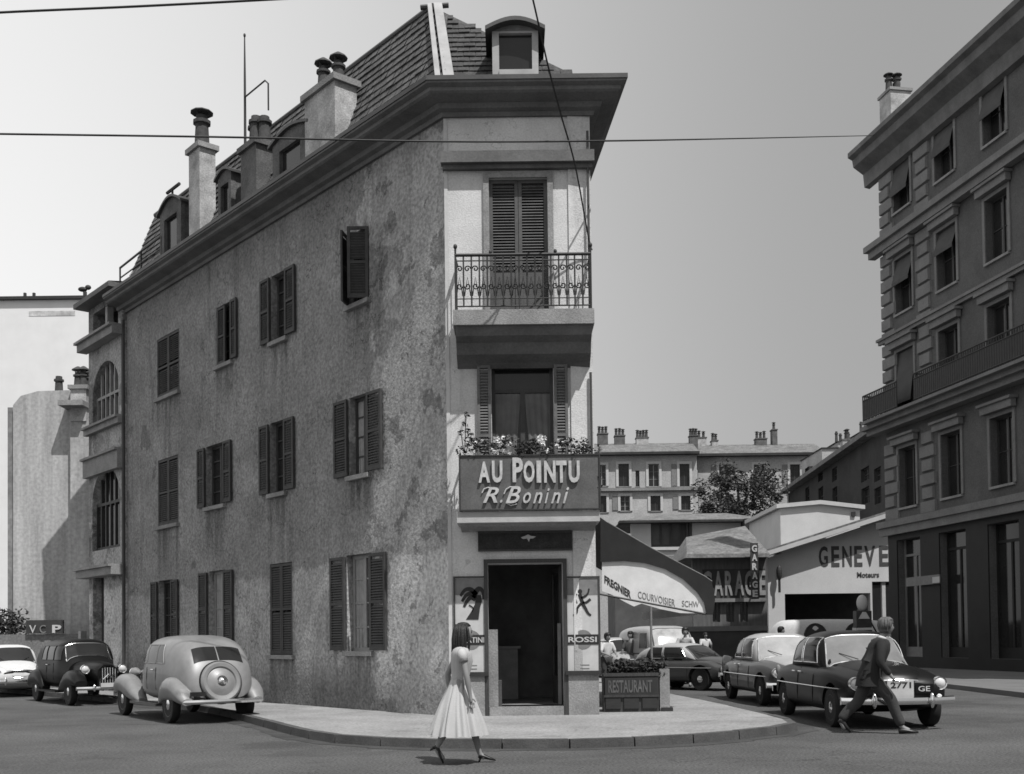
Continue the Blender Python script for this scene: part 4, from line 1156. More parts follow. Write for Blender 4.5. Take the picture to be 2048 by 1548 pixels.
# chimney behind the cornice
q = RB.px(1770, 200, -2.0)
chimney(RB, tall, q[0] - .5, q[0] + .5, -3.0, -2.0, zc_ + .2, RB.z(1770, 190, -2.0), pots=((.3, .3), (.7, .5), (.5, .8)), poth=.7, potr=.16)
q2 = RB.px(1970, 14, -.2)
# right pavement
k0 = ground(1958, 1375, ZP); k1 = ground(1887, 1367, ZP)
dk = (k1 - k0).normalized()
ka, kb = k0 - dk * 40, k0 + dk * 45
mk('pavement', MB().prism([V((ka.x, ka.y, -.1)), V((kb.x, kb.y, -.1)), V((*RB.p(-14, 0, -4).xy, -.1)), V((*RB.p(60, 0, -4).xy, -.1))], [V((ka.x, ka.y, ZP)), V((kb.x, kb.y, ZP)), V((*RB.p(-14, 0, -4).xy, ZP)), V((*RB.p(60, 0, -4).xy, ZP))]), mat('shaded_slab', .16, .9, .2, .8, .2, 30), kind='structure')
# hanging shop sign (white neon-like lettering)
s_ = RB.s(1862, 1160, .2)
hs = thing('bracket_sign', 'small white lettered shop sign over the dark shopfront window', 'sign', RB.p(s_, RB.z(1862, 1180, .2), .1))
mk('board', MB().fbox(RB, RB.s(1815, 1160, .1), RB.s(1882, 1160, .1), RB.z(1850, 1170, .1), RB.z(1850, 1152, .1), .12, .17), grey_p, hs)
mk('lamp_box', MB().fbox(RB, RB.s(1866, 1160, .17), RB.s(1880, 1160, .17), RB.z(1870, 1166, .17), RB.z(1870, 1154, .17), .171, .20), white_p, hs)

# ------------------------------------------------------------------ dark house down the right street
def dark_house():
    p0, p1 = at(1800, 1000, 82), at(1578, 1000, 124)
    d = V((p1.x - p0.x, p1.y - p0.y)); n = V((-d.y, d.x)).normalized()
    if n.x > 0: n = -n
    G = Frame((p0.x, p0.y), d.normalized(), n)
    ln = d.length
    t = thing('shaded_street_house', 'long shaded house with low eaves behind the white workshops', 'building', G.p(0, 0))
    ze = G.z(1680, 918)
    hs_ = []
    for x0, x1 in ((1748, 1762), (1722, 1738), (1664, 1674), (1636, 1646), (1610, 1618)):
        for (y0, y1) in ((935, 962), (975, 1008)):
            hs_.append((G.s(x1, 950), G.s(x0, 950), G.z((x0 + x1) / 2, y1), G.z((x0 + x1) / 2, y0)))
    mk('wall', wall_mb(MB(), G, 0, ln, 0, ze, hs_, t=.4), far_dark, t)
    mk('wall', MB().fbox(G, ln - .4, ln - .003, 0, ze - .003, -8, -.403), far_wall, t)
    for h in hs_: window(G, t, h[0], h[1], h[2], h[3], 'none', deep=.3, fmat=wood_d, bars=1, sill=False)
    mk('roof', MB().prism([G.p(-1, ze + .02, .9), G.p(ln + .6, ze + .02, .9), G.p(ln + .6, ze + .02, -9), G.p(-1, ze + .02, -9)], [G.p(-1, ze + .5, .8), G.p(ln + .6, ze + .5, .8), G.p(ln - 3, ze + 2.8, -4), G.p(-1, ze + 2.8, -4)]), far_roof, t)
    for sx, nn_ in ((ln * .05, -1.2), (ln * .55, -1.5)):
        chimney(G, t, sx, sx + 1.0, nn_ - 1, nn_, ze + .3, ze + 2.6, pots=((.3, .5), (.7, .5)), m=brick_m, poth=.8, potr=.18)
    mk('downpipe', MB().tube([G.p(ln - .3, 0, .15), G.p(ln - .3, ze, .15)], .12, 6), far_wall, t)
dark_house()

# ------------------------------------------------------------------ garages
FR_ = lambda Y: Frame((0, Y), (1, 0), (0, -1))
def white_garage():
    Y = 60; G = FR_(Y)
    t = thing('white_garage', 'white gabled garage with GENEVE lettering and wide dark doorway', 'building', at(1650, 1323, Y))
    x0, x1 = G.s(1536, 1180), G.s(1815, 1180)
    zl, zr = G.z(1536, 1115), G.z(1815, 1024)
    op = (G.s(1570, 1215), G.s(1741, 1215), 0.0, G.z(1650, 1187))
    op2 = (G.s(1745, 1215), G.s(1790, 1215), 0.0, G.z(1765, 1163))
    mk('wall', wall_mb(MB(), G, x0, x1, 0, zl - .02, [op, op2], t=.4), white_w, t)
    mk('gable', MB().fprism(G, [(x0, zl - .018), (x1, zl - .018), (x1, zr), (x0 + .1, zl)], -.4, -.001), white_w, t)
    mk('wall', MB().fbox(G, x0 + .003, x0 + .4, 0, zl - .03, -16, -.403), white_w, t)
    lit = MB()
    a, b = V((x0 - .25, zl + .02)), V((x1 + .2, zr + .09))
    mk('roof', MB().prism([G.p(a.x, a.y, .7), G.p(b.x, b.y, .7), G.p(b.x, b.y, -18), G.p(a.x, a.y, -18)], [G.p(a.x, a.y + .35, .7), G.p(b.x, b.y + .35, .7), G.p(b.x, b.y + .35, -18), G.p(a.x, a.y + .35, -18)]), far_roof, t)
    mk('fascia_board', MB().fprism(G, [(a.x - .1, a.y - .02), (b.x, b.y - .02), (b.x, b.y + .22), (a.x - .1, a.y + .22)], .702, .78), white_p, t)
    mk('room', MB().fbox(G, x0 + 1, x1 - .2, 0.01, op[3] + .4, -7, -6.9), dark_in, t)
    mk('ceiling_slab', MB().fbox(G, x0 + .41, x1 - .2, op[3] + .45, op[3] + .6, -6.9, -.41), dark_in, t)
    mk('door_panel', MB().fbox(G, op[0] + .01, op[1] - .01, .02, G.z(1650, 1246), -.3, -.24), white_w, t)
    mk('post', MB().fbox(G, G.s(1766, 1215), G.s(1773, 1215), 0, op2[3] - .01, -.3, -.1), white_p, t)
    z0, z1 = G.z(1700, 1133), G.z(1700, 1092)
    xs = [(1638, 1656), (1663, 1679), (1685, 1704), (1709, 1725), (1729, 1751), (1759, 1777)]
    for ch, (p, q_) in zip('GENEVE', xs):
        mk('letter', text_mb(G, ch, G.s(p, 1112, .05), G.s(q_, 1112, .05), z0, z1, .003, .02, bold=.025), mat('sign_paint', .07, .8, .2, 3.0), t)
    mk('lettering', text_mb(G, 'Moteurs', G.s(1714, 1150), G.s(1758, 1150), G.z(1735, 1155), G.z(1735, 1144), .003, .02, bold=.02), mat('sign_paint', .07), t)
    mk('wall_lamp', MB().ball(G.p(G.s(1558, 1150, .3), G.z(1558, 1146, .3), .35), .16, .16, .42).tube([G.p(G.s(1558, 1150, .3), G.z(1558, 1160, .3), .35), G.p(G.s(1558, 1150, .3), G.z(1558, 1185, .3), .35)], .07, 6), iron, t)
white_garage()

def pale_shed():
    Y = 76; G = FR_(Y)
    t = thing('pale_workshop', 'pale windowless workshop with white coping rising behind the white garage', 'building', at(1640, 1310, Y))
    x0, x1, x2 = G.s(1561, 1050), G.s(1720, 1050), G.s(1640, 1050)
    z0, z1, zm = G.z(1561, 1017), G.z(1720, 1019), G.z(1640, 1009)
    mk('wall', MB().fprism(G, [(x0, 0), (x1, 0), (x1, z1), (x2, zm), (x0, z0)], -10, 0), white_w, t)
    mk('coping', MB().fprism(G, [(x0 - .3, z0 + .003), (x2, zm + .003), (x1 + .3, z1 + .003), (x1 + .3, z1 + .28), (x2, zm + .28), (x0 - .3, z0 + .28)], -10.2, .25), white_p, t)
    mk('vent', MB().fbox(G, G.s(1702, 1028), G.s(1710, 1028), G.z(1706, 1033), G.z(1706, 1024), .003, .12), iron, t)
pale_shed()

def old_garage():
    Y = 57; G = FR_(Y)
    t = thing('old_garage', 'dark timber garage with large pale GARAGE letters on its front', 'building', at(1470, 1315, Y))
    x0, x1 = G.s(1385, 1150), G.s(1533, 1150)
    zl, zr = G.z(1385, 1118), G.z(1533, 1078)
    hs_ = []
    for (a, b) in ((1425, 1440), (1452, 1468), (1480, 1496)):
        hs_.append((G.s(a, 1215), G.s(b, 1215), G.z(1450, 1244), G.z(1450, 1194)))
    mk('wall', wall_mb(MB(), G, x0, x1, 0, zl, hs_, t=.3), mat('garage_timber', .13, .9, .3, 2.0, stretch=(4, 4, .5)), t)
    for h in hs_: window(G, t, h[0], h[1], h[2], h[3], 'none', deep=.2, fmat=wood_d, bars=2, sill=False)
    mk('roof', MB().prism([G.p(x0 - .5, zl + .003, .8), G.p(x1, zl + .003, .8), G.p(x1, zl + .003, -6), G.p(x0 - .5, zl + .003, -6)], [G.p(x0 - .4, zl + .2, .75), G.p(x1, zl + .2, .75), G.p(x1, zr + 1.2, -5), G.p(x0 + .5, zl + 1.6, -5)]), far_roof, t)
    za, zb_ = G.z(1470, 1191), G.z(1470, 1142)
    mk('sign_band', MB().fbox(G, G.s(1405, 1165), G.s(1530, 1165), za - .15, zb_ + .1, .003, .08), mat('dark_band', .045, .8, .3, 2.0), t)
    mk('ledge', MB().fbox(G, G.s(1405, 1165), G.s(1530, 1165), za - .34, za - .153, .003, .3), grey_p, t)
    for ch, a, b in (('G', 1404, 1423), ('A', 1427, 1445), ('R', 1449, 1465), ('A', 1468, 1487), ('G', 1489, 1505), ('E', 1518, 1530)):
        mk('letter', text_mb(G, ch, G.s(a, 1165), G.s(b, 1165), za, zb_, .082, .06, bold=.03), mat('faded_letter', .30, .8, .3, 3.0), t)
    v = thing('vertical_sign', 'narrow upright GARAGE sign with white letters stacked one over another', 'sign', G.p(G.s(1509, 1200, 1.2), G.z(1509, 1200, 1.2), 1.2))
    b0, b1 = G.s(1502, 1150, 1.2), G.s(1517, 1150, 1.2)
    mk('board', MB().fbox(G, b0, b1, G.z(1509, 1198, 1.2), G.z(1509, 1086, 1.2), 1.1, 1.2), mat('dark_band', .045), v)
    for i, ch in enumerate('GARAGE'):
        yc = 1097 + i * 18
        mk('letter', text_mb(G, ch, b0 + .06, b1 - .06, G.z(1509, yc + 7, 1.2), G.z(1509, yc - 7, 1.2), 1.201, .04, bold=.04), white_p, v)
    mk('arm', MB().tube([G.p((b0 + b1) / 2, G.z(1509, 1100, 1.2), .05), G.p((b0 + b1) / 2, G.z(1509, 1100, 1.2), 1.1)], .05, 5).tube([G.p((b0 + b1) / 2, G.z(1509, 1190, 1.2), .05), G.p((b0 + b1) / 2, G.z(1509, 1190, 1.2), 1.1)], .05, 5), iron, v)
old_garage()
lw_t = thing('street_wall', 'long low grey wall running along the side street before the old garage', 'wall', at(1450, 1300, 55))
G = FR_(55)
mk('wall', MB().fbox(G, G.s(1290, 1290), G.s(1536, 1290), 0, G.z(1470, 1262), -.3, 0), mat('dark_low_wall', .06, .9, .3, 1.0), lw_t)
mk('coping', MB().fbox(G, G.s(1290, 1290), G.s(1536, 1290), G.z(1470, 1262) + .003, G.z(1470, 1252), -.34, .05), mat('low_wall_coping', .17, .9, .3, 1.0), lw_t)

def low_house():
    Y = 88; G = FR_(Y)
    t = thing('low_hipped_house', 'low house with pale walls, wide dark window bay and flat hipped roof', 'building', at(1380, 1300, Y))
    x0, x1 = G.s(1262, 1070), G.s(1512, 1070)
    ze = G.z(1380, 1042)
    hs_ = [(G.s(1302, 1070), G.s(1384, 1070), G.z(1340, 1094), G.z(1340, 1044)), ]
    mk('wall', wall_mb(MB(), G, x0, x1, 0, ze, hs_, t=.4), white_w, t)
    mk('corner_bay', MB().fbox(G, G.s(1482, 1070), x1 + .2, 0, ze - .01, .003, 1.5), far_dark, t)
    fm = MB(); h = hs_[0]
    for i in range(5):
        a = h[0] + (h[1] - h[0]) * i / 4
        fm.fbox(G, a - .08, a + .08, h[2], h[3], -.3, -.2)
    fm.fbox(G, h[0], h[1], h[2], h[2] + .2, -.299, -.15)
    w = mk('window', fm, wood_d, t)
    mk('pane', MB().fbox(G, h[0], h[1], h[2], h[3], -.35, -.33), mat('dull_pane', .09, .3, .3, 1.0), w)
    mk('sill', MB().fbox(G, h[0] - .2, h[1] + .2, h[2] - .25, h[2] - .003, -.2, .2), white_p, w)
    for x in (1372, 1378):
        mk('shutter', MB().fbox(G, G.s(x, 1070), G.s(x + 4, 1070), h[2], h[3], .003, .15), wood_d, t)
    zr = G.z(1340, 1022)
    mk('roof', MB().prism([G.p(x0 - .9, ze + .003, 1.0), G.p(x1 + .9, ze + .003, 1.0), G.p(x1 + .9, ze + .003, -10), G.p(x0 - .9, ze + .003, -10)], [G.p(x0 + 2.6, zr, -2), G.p(x1 - 2, zr, -2), G.p(x1 - 2, zr, -8), G.p(x0 + 2.6, zr, -8)]), far_roof, t)
    mk('eave', MB().fbox(G, x0 - 1, x1 + 1, ze - .18, ze, -.5, 1.02), far_dark, t)
low_house()
# small dark sheds in front of the low house
G = FR_(80)
sh = thing('tin_shed', 'dark flat shed roof with loose boards below the low house', 'shed', at(1340, 1310, 80))
mk('wall', MB().fbox(G, G.s(1230, 1200), G.s(1395, 1200), 0, G.z(1330, 1118), -6, 0), mat('shed_wall', .10, .9, .3, 1.0), sh)
mk('roof', MB().prism([G.p(G.s(1225, 1110), G.z(1330, 1117), .4), G.p(G.s(1440, 1110), G.z(1330, 1117), .4), G.p(G.s(1440, 1110), G.z(1330, 1117), -6), G.p(G.s(1225, 1110), G.z(1330, 1117), -6)], [G.p(G.s(1225, 1110), G.z(1330, 1112), .4), G.p(G.s(1440, 1110), G.z(1330, 1112), .4), G.p(G.s(1425, 1110), G.z(1400, 1096), -6), G.p(G.s(1240, 1110), G.z(1330, 1100), -6)]), far_roof, sh)

def terrace(name, label, Y, x0, x1, ye, yr, holes_px, course, parapet=None, chims=()):
    G = FR_(Y)
    t = thing(name, label, 'building', at((x0 + x1) / 2, 1300, Y))
    a, b = G.s(x0, 950), G.s(x1, 950)
    ze = G.z((x0 + x1) / 2, ye)
    hs_ = [(G.s(p, 950), G.s(q_, 950), G.z((p + q_) / 2, y1), G.z((p + q_) / 2, y0)) for p, q_, y0, y1 in holes_px]
    mk('wall', wall_mb(MB(), G, a, b, 0, ze, hs_, t=.4), far_wall, t)
    for i, h in enumerate(hs_):
        w = window(G, t, h[0], h[1], h[2], h[3], 'none', deep=.3, fmat=wood_d if i % 3 else wood_l, bars=2, sill=True)
        if h[1] - h[0] > .9:
            sb = MB(); q_ = .3
            sb.fbox(G, h[0] - q_, h[0] - .003, h[2], h[3] + q_, .003, .12); sb.fbox(G, h[1] + .003, h[1] + q_, h[2], h[3] + q_, .003, .12); sb.fbox(G, h[0] - .003, h[1] + .003, h[3] + .003, h[3] + q_, .004, .119)
            mk('surround', sb, white_p, w)
            if i % 2 == 0:
                mk('shutter', MB().fbox(G, h[0] - q_ - .65, h[0] - q_ - .05, h[2] + .1, h[3], .003, .10), grey_p, w)
    if course:
        zz = G.z((x0 + x1) / 2, course)
        mk('string_course', MB().fbox(G, a, b, zz - .25, zz + .1, .003, .45), far_grey, t)
    mk('eave', MB().fbox(G, a - .2, b + .2, ze - .3, ze - .003, .003, .9), far_dark, t)
    zr = G.z((x0 + x1) / 2, yr)
    rf = mk('roof', MB().prism([G.p(a - .1, ze + .003, .9), G.p(b + .1, ze + .003, .9), G.p(b + .1, ze + .003, -12), G.p(a - .1, ze + .003, -12)], [G.p(a, zr, -3), G.p(b, zr, -3), G.p(b, zr, -9), G.p(a, zr, -9)]), far_roof, t)
    for (xx, ww, yt, np) in chims:
        c0, c1_ = G.s(xx - ww / 2, 880, -2.5), G.s(xx + ww / 2, 880, -2.5)
        ztop = G.z(xx, yt + 10, -2.5)
        chimney(G, t, c0, c1_, -3.6, -2.5, ze + .3, ztop, pots=[((i + .5) / np, .5) for i in range(np)], m=brick_d if np % 2 else brick_m, poth=.75, potr=.18)
    return t
terrace('terrace_house', 'left part of the far pale terrace, three shuttered windows wide under a tiled roof', 130, 1150, 1394, 906, 878,
        [(1195, 1212, 930, 972), (1237, 1258, 928, 973), (1271, 1279, 941, 973), (1297, 1318, 928, 973), (1359, 1379, 928, 973), (1195, 1212, 992, 1025), (1240, 1259, 992, 1022), (1300, 1320, 992, 1022), (1361, 1380, 992, 1020)], 978,
        chims=((1206, 20, 858, 3), (1240, 20, 862, 3), (1285, 24, 866, 4), (1388, 16, 862, 3)))
terrace('terrace_house', 'right part of the far pale terrace behind the dark tree', 133, 1396, 1645, 908, 880,
        [(1438, 1460, 929, 970), (1508, 1530, 929, 970), (1580, 1600, 929, 970), (1438, 1460, 992, 1022)], None,
        chims=((1404, 18, 866, 2), (1550, 10, 850, 1), (1523, 22, 868, 3), (1430, 12, 872, 2)))
# stepped party wall with chimneys near the tall stone house
G = FR_(112)
st_ = thing('stepped_gable_house', 'far house with stepped pale gable wall and rows of chimney pots', 'building', at(1700, 1300, 112))
mk('wall', MB().fprism(G, [(G.s(1644, 900), 0), (G.s(1790, 900), 0), (G.s(1790, 900), G.z(1760, 866)), (G.s(1720, 900), G.z(1720, 866)), (G.s(1720, 900), G.z(1700, 884)), (G.s(1676, 900), G.z(1690, 884)), (G.s(1676, 900), G.z(1660, 897)), (G.s(1644, 900), G.z(1650, 897))], -8, 0), far_wall, st_)
for xa, xb, yy in ((1644, 1676, 897), (1676, 1720, 884), (1720, 1790, 866)):
    mk('coping', MB().fbox(G, G.s(xa, 900) - .1, G.s(xb, 900) + .1, G.z((xa + xb) / 2, yy) + .003, G.z((xa + xb) / 2, yy - 2), -8.1, .15), far_dark, st_)
for xx, yy in ((1722, 866), (1730, 866), (1740, 866), (1748, 866), (1757, 866), (1673, 884), (1681, 884), (1697, 884)):
    q = G.p(G.s(xx, yy, -1), G.z(xx, yy, -1), -1)
    mk('chimney_pot', pot_mb(q, .16, random.uniform(.7, 1.3)), pot_m, st_, smooth=True)

# the dark round tree between the far houses
def tree(c, r, h):
    t = thing('broadleaf_tree', 'dense dark round tree in front of the far terrace', 'tree', V((c.x, c.y, 0)))
    tr = MB().tube([V((c.x, c.y, -.2)), V((c.x + .1, c.y, c.z - r * .5)), V((c.x - .1, c.y, c.z + r * .3))], [.35, .28, .1], 8)
    for k in range(7):
        a = k * .9; tr.tube([V((c.x, c.y, c.z - r * .5 + .1 * k)), V((c.x + r * .6 * math.cos(a), c.y + r * .6 * math.sin(a), c.z + r * (.1 + .06 * k)))], [.14, .04], 5)
    mk('trunk', tr, bark, t)
    cl = []
    for k in range(70):
        a = random.uniform(0, 6.283); e_ = random.uniform(-.9, 1) ; rr = random.uniform(.45, 1.0)
        p_ = V((math.cos(a) * rr * h, math.sin(a) * rr * h * .8, e_ * r * (1 - .45 * rr * rr)))
        cl.append((c + p_, random.choice((.45, .7, 1.0, 1.35)), 130))
    mk('crown', leaf_cloud(MB(), cl, .17), leaf_f, t)
tree(at(1478, 1000, 104), 3.1, 3.8)

# ------------------------------------------------------------------ left background
G = FR_(70)
wt = thing('white_tower_block', 'tall bright white building with dark coping beyond the left street', 'building', at(90, 1290, 70))
x0, x1 = G.s(-300, 700), G.s(215, 700)
mk('wall', MB().fbox(G, x0, x1, 0, G.z(90, 600), -12, 0), mat('bright_white_wall', .62, .8, .05, .8), wt)
mk('coping', MB().fbox(G, x0 - .2, x1 + .2, G.z(90, 600) + .003, G.z(90, 594), -12.1, .25), iron, wt)
mk('stain', MB().fbox(G, G.s(58, 620), G.s(150, 620), G.z(90, 632), G.z(90, 622), .003, .02), mat('stain_patch', .6, .9, .5, 1.5), wt)
for x in (50, 68): mk('roof_stub', MB().tube([G.p(G.s(x, 595, -.5), G.z(x, 596, -.5), -.5), G.p(G.s(x, 595, -.5), G.z(x, 586, -.5), -.5)], .1, 6), iron, wt)
q = G.p(G.s(170, 590, -.3), G.z(170, 594, -.3), -.3)
mk('roof_cowl', MB().tube([q, q + V((0, 0, .35))], .12, 6).ball(q + V((-.15, 0, .5)), .3, .2, .16).ball(q + V((.2, 0, .62)), .2, .15, .16), iron, wt)
Y = 35.7; G = FR_(Y)
gw = thing('blank_gable_house', 'pale streaked windowless house wall with chimney pots on the left', 'building', at(100, 1300, Y))
x0, x1 = G.s(26, 1000), G.s(215, 1000)
z1 = G.z(100, 782)
mk('wall', MB().fprism(G, [(x0, 0), (x1, 0), (x1, z1 + .05), (x0 + .8, z1), (x0 + .25, z1 - .15), (x0, z1 - .45)], -10, 0), streak_w, gw)
mk('quoin_strip', MB().fbox(G, x0 - .22, x0 - .003, 0, z1 - .5, -10, -.1), far_grey, gw)
for xx, yt in ((118, 750), ):
    mk('chimney_pot', pot_mb(G.p(G.s(xx, 780, -.5), z1 - .05, -.5), .14, G.z(xx, yt, -.5) - z1), pot_m, gw, smooth=True)
chimney(G, gw, G.s(141, 800, .3), G.s(172, 800, .3), -.6, .3, G.z(156, 842, .3), G.z(156, 778, .3), pots=((.15, .5), (.5, .5), (.85, .4)), poth=.5, potr=.14)
mk('ledge', MB().fbox(G, G.s(133, 810), G.s(182, 810), G.z(156, 819), G.z(156, 809), .003, .7), stone_trim, gw)
mk('buttress', MB().fbox(G, G.s(147, 1000), x1, 0, G.z(156, 845), .003, .25), streak_w, gw)
Y = 34.4; G = FR_(Y)
lw_ = thing('garden_wall', 'low grey rendered wall along the left street behind the parked cars', 'wall', at(100, 1310, Y))
mk('wall', MB().fbox(G, G.s(-200, 1280), G.s(158, 1280), 0, G.z(100, 1268), -.4, 0), mat('low_render_wall', .22, .95, .25, 1.0, .3, 20, fine=.2), lw_)
mk('post', MB().fbox(G, G.s(158, 1280), G.s(163, 1280), 0, G.z(160, 1262), -.42, .06), white_w, lw_)
hd = MB()
cl = [(G.p(G.s(random.uniform(-160, 52), 1240, -1), G.z(100, random.uniform(1232, 1266), -.6), -.65), .4, 50) for k in range(60)]
hg = thing('hedge', 'dark untrimmed hedge rising behind the low grey wall', 'hedge', G.p(G.s(0, 1260), 0, -1.2))
mk('foliage', leaf_cloud(hd, cl, .07), leaf_d, hg)
vs = thing('parking_sign', 'dark sign strip with white V C P letters on the low wall', 'sign', G.p(G.s(92, 1266), G.z(92, 1268), .02))
mk('board', MB().fbox(G, G.s(52, 1255, .1), G.s(126, 1255, .1), G.z(92, 1267, .1), G.z(92, 1240, .1), .02, .1), mat('dark_band', .045), vs)
for ch, a, b in (('V', 59, 73), ('C', 80, 92), ('P', 105, 123)):
    mk('letter', text_mb(G, ch, G.s(a, 1255, .1), G.s(b, 1255, .1), G.z(92, 1266, .1), G.z(92, 1250, .1), .102, .03, bold=.03 if ch == 'P' else .0), white_p if ch != 'C' else grey_p, vs)

# ------------------------------------------------------------------ overhead wires
def wire(name, label, pts, r):
    mb = MB().tube(catmull([V(p) for p in pts], 8), r, 5)
    mk(name, mb, iron, label=label, cat='wire')
wire('overhead_wire', 'long sagging wire crossing the whole street from left to the tall house', [at(-160, 265, 16), at(0, 268, 16.2), at(430, 274, 16.6), at(870, 283, 17), at(1200, 282, 18.5), at(1480, 277, 26), at(1752, 271, RB.p(.3, 0, 0).y - .3)], .016)
wire('overhead_wire', 'short slanting wire at the upper left corner of the sky', [at(-160, 36, 15), at(0, 25, 15), at(270, 13, 15), at(560, -2, 15), at(900, -22, 15)], .017)
wire('overhead_wire', 'steep cable running down across the front cornice and dormer', [at(1050, -60, 15), at(1066, 0, 15.5), at(1098, 140, 16.5), at(1122, 230, 17.6), at(1150, 330, 18.4), at(1176, 470, 19.1), at(1184, 500, 19.15)], .014)
# ------------------------------------------------------------------ cars
def pinterp(tab, x):
    """Smooth interpolation of rows (x, a, b, ...) at x."""
    n = len(tab)
    if x <= tab[0][0]: return tab[0][1:]
    if x >= tab[-1][0]: return tab[-1][1:]
    i = max(k for k in range(n) if tab[k][0] <= x); i = min(i, n - 2)
    def sl(j, c):
        a, b = max(j - 1, 0), min(j + 1, n - 1)
        return (tab[b][c] - tab[a][c]) / (tab[b][0] - tab[a][0])
    h = tab[i + 1][0] - tab[i][0]; t = (x - tab[i][0]) / h
    out = []
    for c in range(1, len(tab[0])):
        y0, y1 = tab[i][c], tab[i + 1][c]
        d = (y1 - y0) / h
        m0, m1 = sl(i, c), sl(i + 1, c)
        lim = 3 * abs(d)
        m0 = max(-lim, min(lim, m0)) if m0 * d >= 0 else 0
        m1 = max(-lim, min(lim, m1)) if m1 * d >= 0 else 0
        out.append((2 * t ** 3 - 3 * t * t + 1) * y0 + (t ** 3 - 2 * t * t + t) * h * m0 + (-2 * t ** 3 + 3 * t * t) * y1 + (t ** 3 - t * t) * h * m1)
    return out

class Hull:
    """A car body shell: rows (x, z bottom, z top, half width, squareness); tuck narrows it towards the top."""
    def __init__(self, tab, tuck=0.0, yc=0.0, N=30, K=28):
        self.t, self.k, self.yc, self.N, self.K = tab, tuck, yc, N, K
    def yw(self, x, z):
        zb, zt, w, e = pinterp(self.t, x)
        u = min(max((z - zb) / max(zt - zb, 1e-4), 0), 1)
        return (1 - self.k * u) * w * max(0, 1 - abs(2 * u - 1) ** e) ** (1 / e)
    def zs(self, x, y):
        zb, zt, w, e = pinterp(self.t, x)
        a, b = (zb + zt) / 2, zt
        for _ in range(26):
            m = (a + b) / 2
            if self.yw(x, m) > abs(y): a = m
            else: b = m
        return a
    def mb(self, mb=None):
        mb = mb or MB(); N, K = self.N, self.K
        x0, x1 = self.t[0][0], self.t[-1][0]
        vs = []
        for i in range(N + 1):
            u = (1 - math.cos(math.pi * i / N)) / 2 * .5 + i / N * .5
            x = x0 + (x1 - x0) * u
            zb, zt, w, e = pinterp(self.t, x)
            for j in range(K):
                a = 2 * math.pi * j / K
                c, s = math.cos(a), math.sin(a)
                y = w * math.copysign(abs(c) ** (2 / e), c); vz = math.copysign(abs(s) ** (2 / e), s)
                z = (zb + zt) / 2 + (zt - zb) / 2 * vz
                y *= 1 - self.k * (vz + 1) / 2
                vs.append((x, self.yc + y, z))
        fs = [(i * K + j, i * K + (j + 1) % K, (i + 1) * K + (j + 1) % K, (i + 1) * K + j) for i in range(N) for j in range(K)]
        fs += [tuple(range(K)), tuple(range(N * K, (N + 1) * K))]
        return mb.add(vs, fs)
    def side_patch(self, x0, x1, z0, z1, sgn, off=.006, slope0=0.0, slope1=0.0, n=8, round_=.0):
        """A window on the flank; slope shifts its upper corners along x."""
        vs = []; m = 6
        for j in range(m + 1):
            v = j / m; z = z0 + (z1 - z0) * v
            for i in range(n + 1):
                x = (x0 + slope0 * v) + ((x1 + slope1 * v) - (x0 + slope0 * v)) * i / n
                vs.append((x, sgn * (self.yw(x, z) + off) + self.yc, z))
        fs = [(j * (n + 1) + i, j * (n + 1) + i + 1, (j + 1) * (n + 1) + i + 1, (j + 1) * (n + 1) + i) for j in range(m) for i in range(n)]
        return MB().add(vs, fs)
    def end_patch(self, xl, xh, y0, y1, off=.006, sgn=1, taper=.85, n=12, m=6):
        """A windscreen or rear window laid on the sloping end between x = xl (low) and xh (high)."""
        vs = []
        for j in range(m + 1):
            v = j / m; x = xl + (xh - xl) * v
            for i in range(n + 1):
                y = (y0 + (y1 - y0) * i / n) * (1 - (1 - taper) * v)
                vs.append((x + sgn * off, y, self.zs(x, y) + off))
        fs = [(j * (n + 1) + i, j * (n + 1) + i + 1, (j + 1) * (n + 1) + i + 1, (j + 1) * (n + 1) + i) for j in range(m) for i in range(n)]
        return MB().add(vs, fs)

def outline(mbp, n, m, r):
    """A chrome strip round a patch built n x m."""
    g = mbp.v
    idx = [i for i in range(n + 1)] + [j * (n + 1) + n for j in range(1, m + 1)] + [m * (n + 1) + i for i in range(n - 1, -1, -1)] + [j * (n + 1) for j in range(m - 1, 0, -1)]
    return MB().tube([g[i] for i in idx], r, 5, closed=True)

def cut_arches(o, spots, w):
    """Hollow real wheel arches out of a body shell; spots: (x, half width, arch radius, wheel height)."""
    mb = MB()
    for x, hw, r, z in spots:
        for s in (1, -1):
            k = 28
            a = [(x + r * math.cos(2 * math.pi * j / k), s * (hw + .25), z + r * math.sin(2 * math.pi * j / k)) for j in range(k)]
            b = [(q[0], s * (hw - w), q[2]) for q in a]
            mb.prism(a, b)
    me = bpy.data.meshes.new('arch_cutter'); me.from_pydata([tuple(q) for q in mb.v], [], mb.f); finish(me, None)
    c = bpy.data.objects.new('arch_cutter', me); COL.objects.link(c)
    md = o.modifiers.new('arches', 'BOOLEAN'); md.operation = 'DIFFERENCE'; md.object = c; md.solver = 'EXACT'
    c.matrix_world = Matrix(wm(o))
    bpy.context.view_layer.update()
    dg = bpy.context.evaluated_depsgraph_get()
    ev = bpy.data.meshes.new_from_object(o.evaluated_get(dg))
    m = o.data.materials[0]
    o.modifiers.clear(); old = o.data; o.data = ev; bpy.data.meshes.remove(old)
    ev.materials.clear(); ev.materials.append(m)
    for p in ev.polygons: p.use_smooth = True
    ev.set_sharp_from_angle(angle=R_(38))
    bpy.data.objects.remove(c); bpy.data.meshes.remove(me)

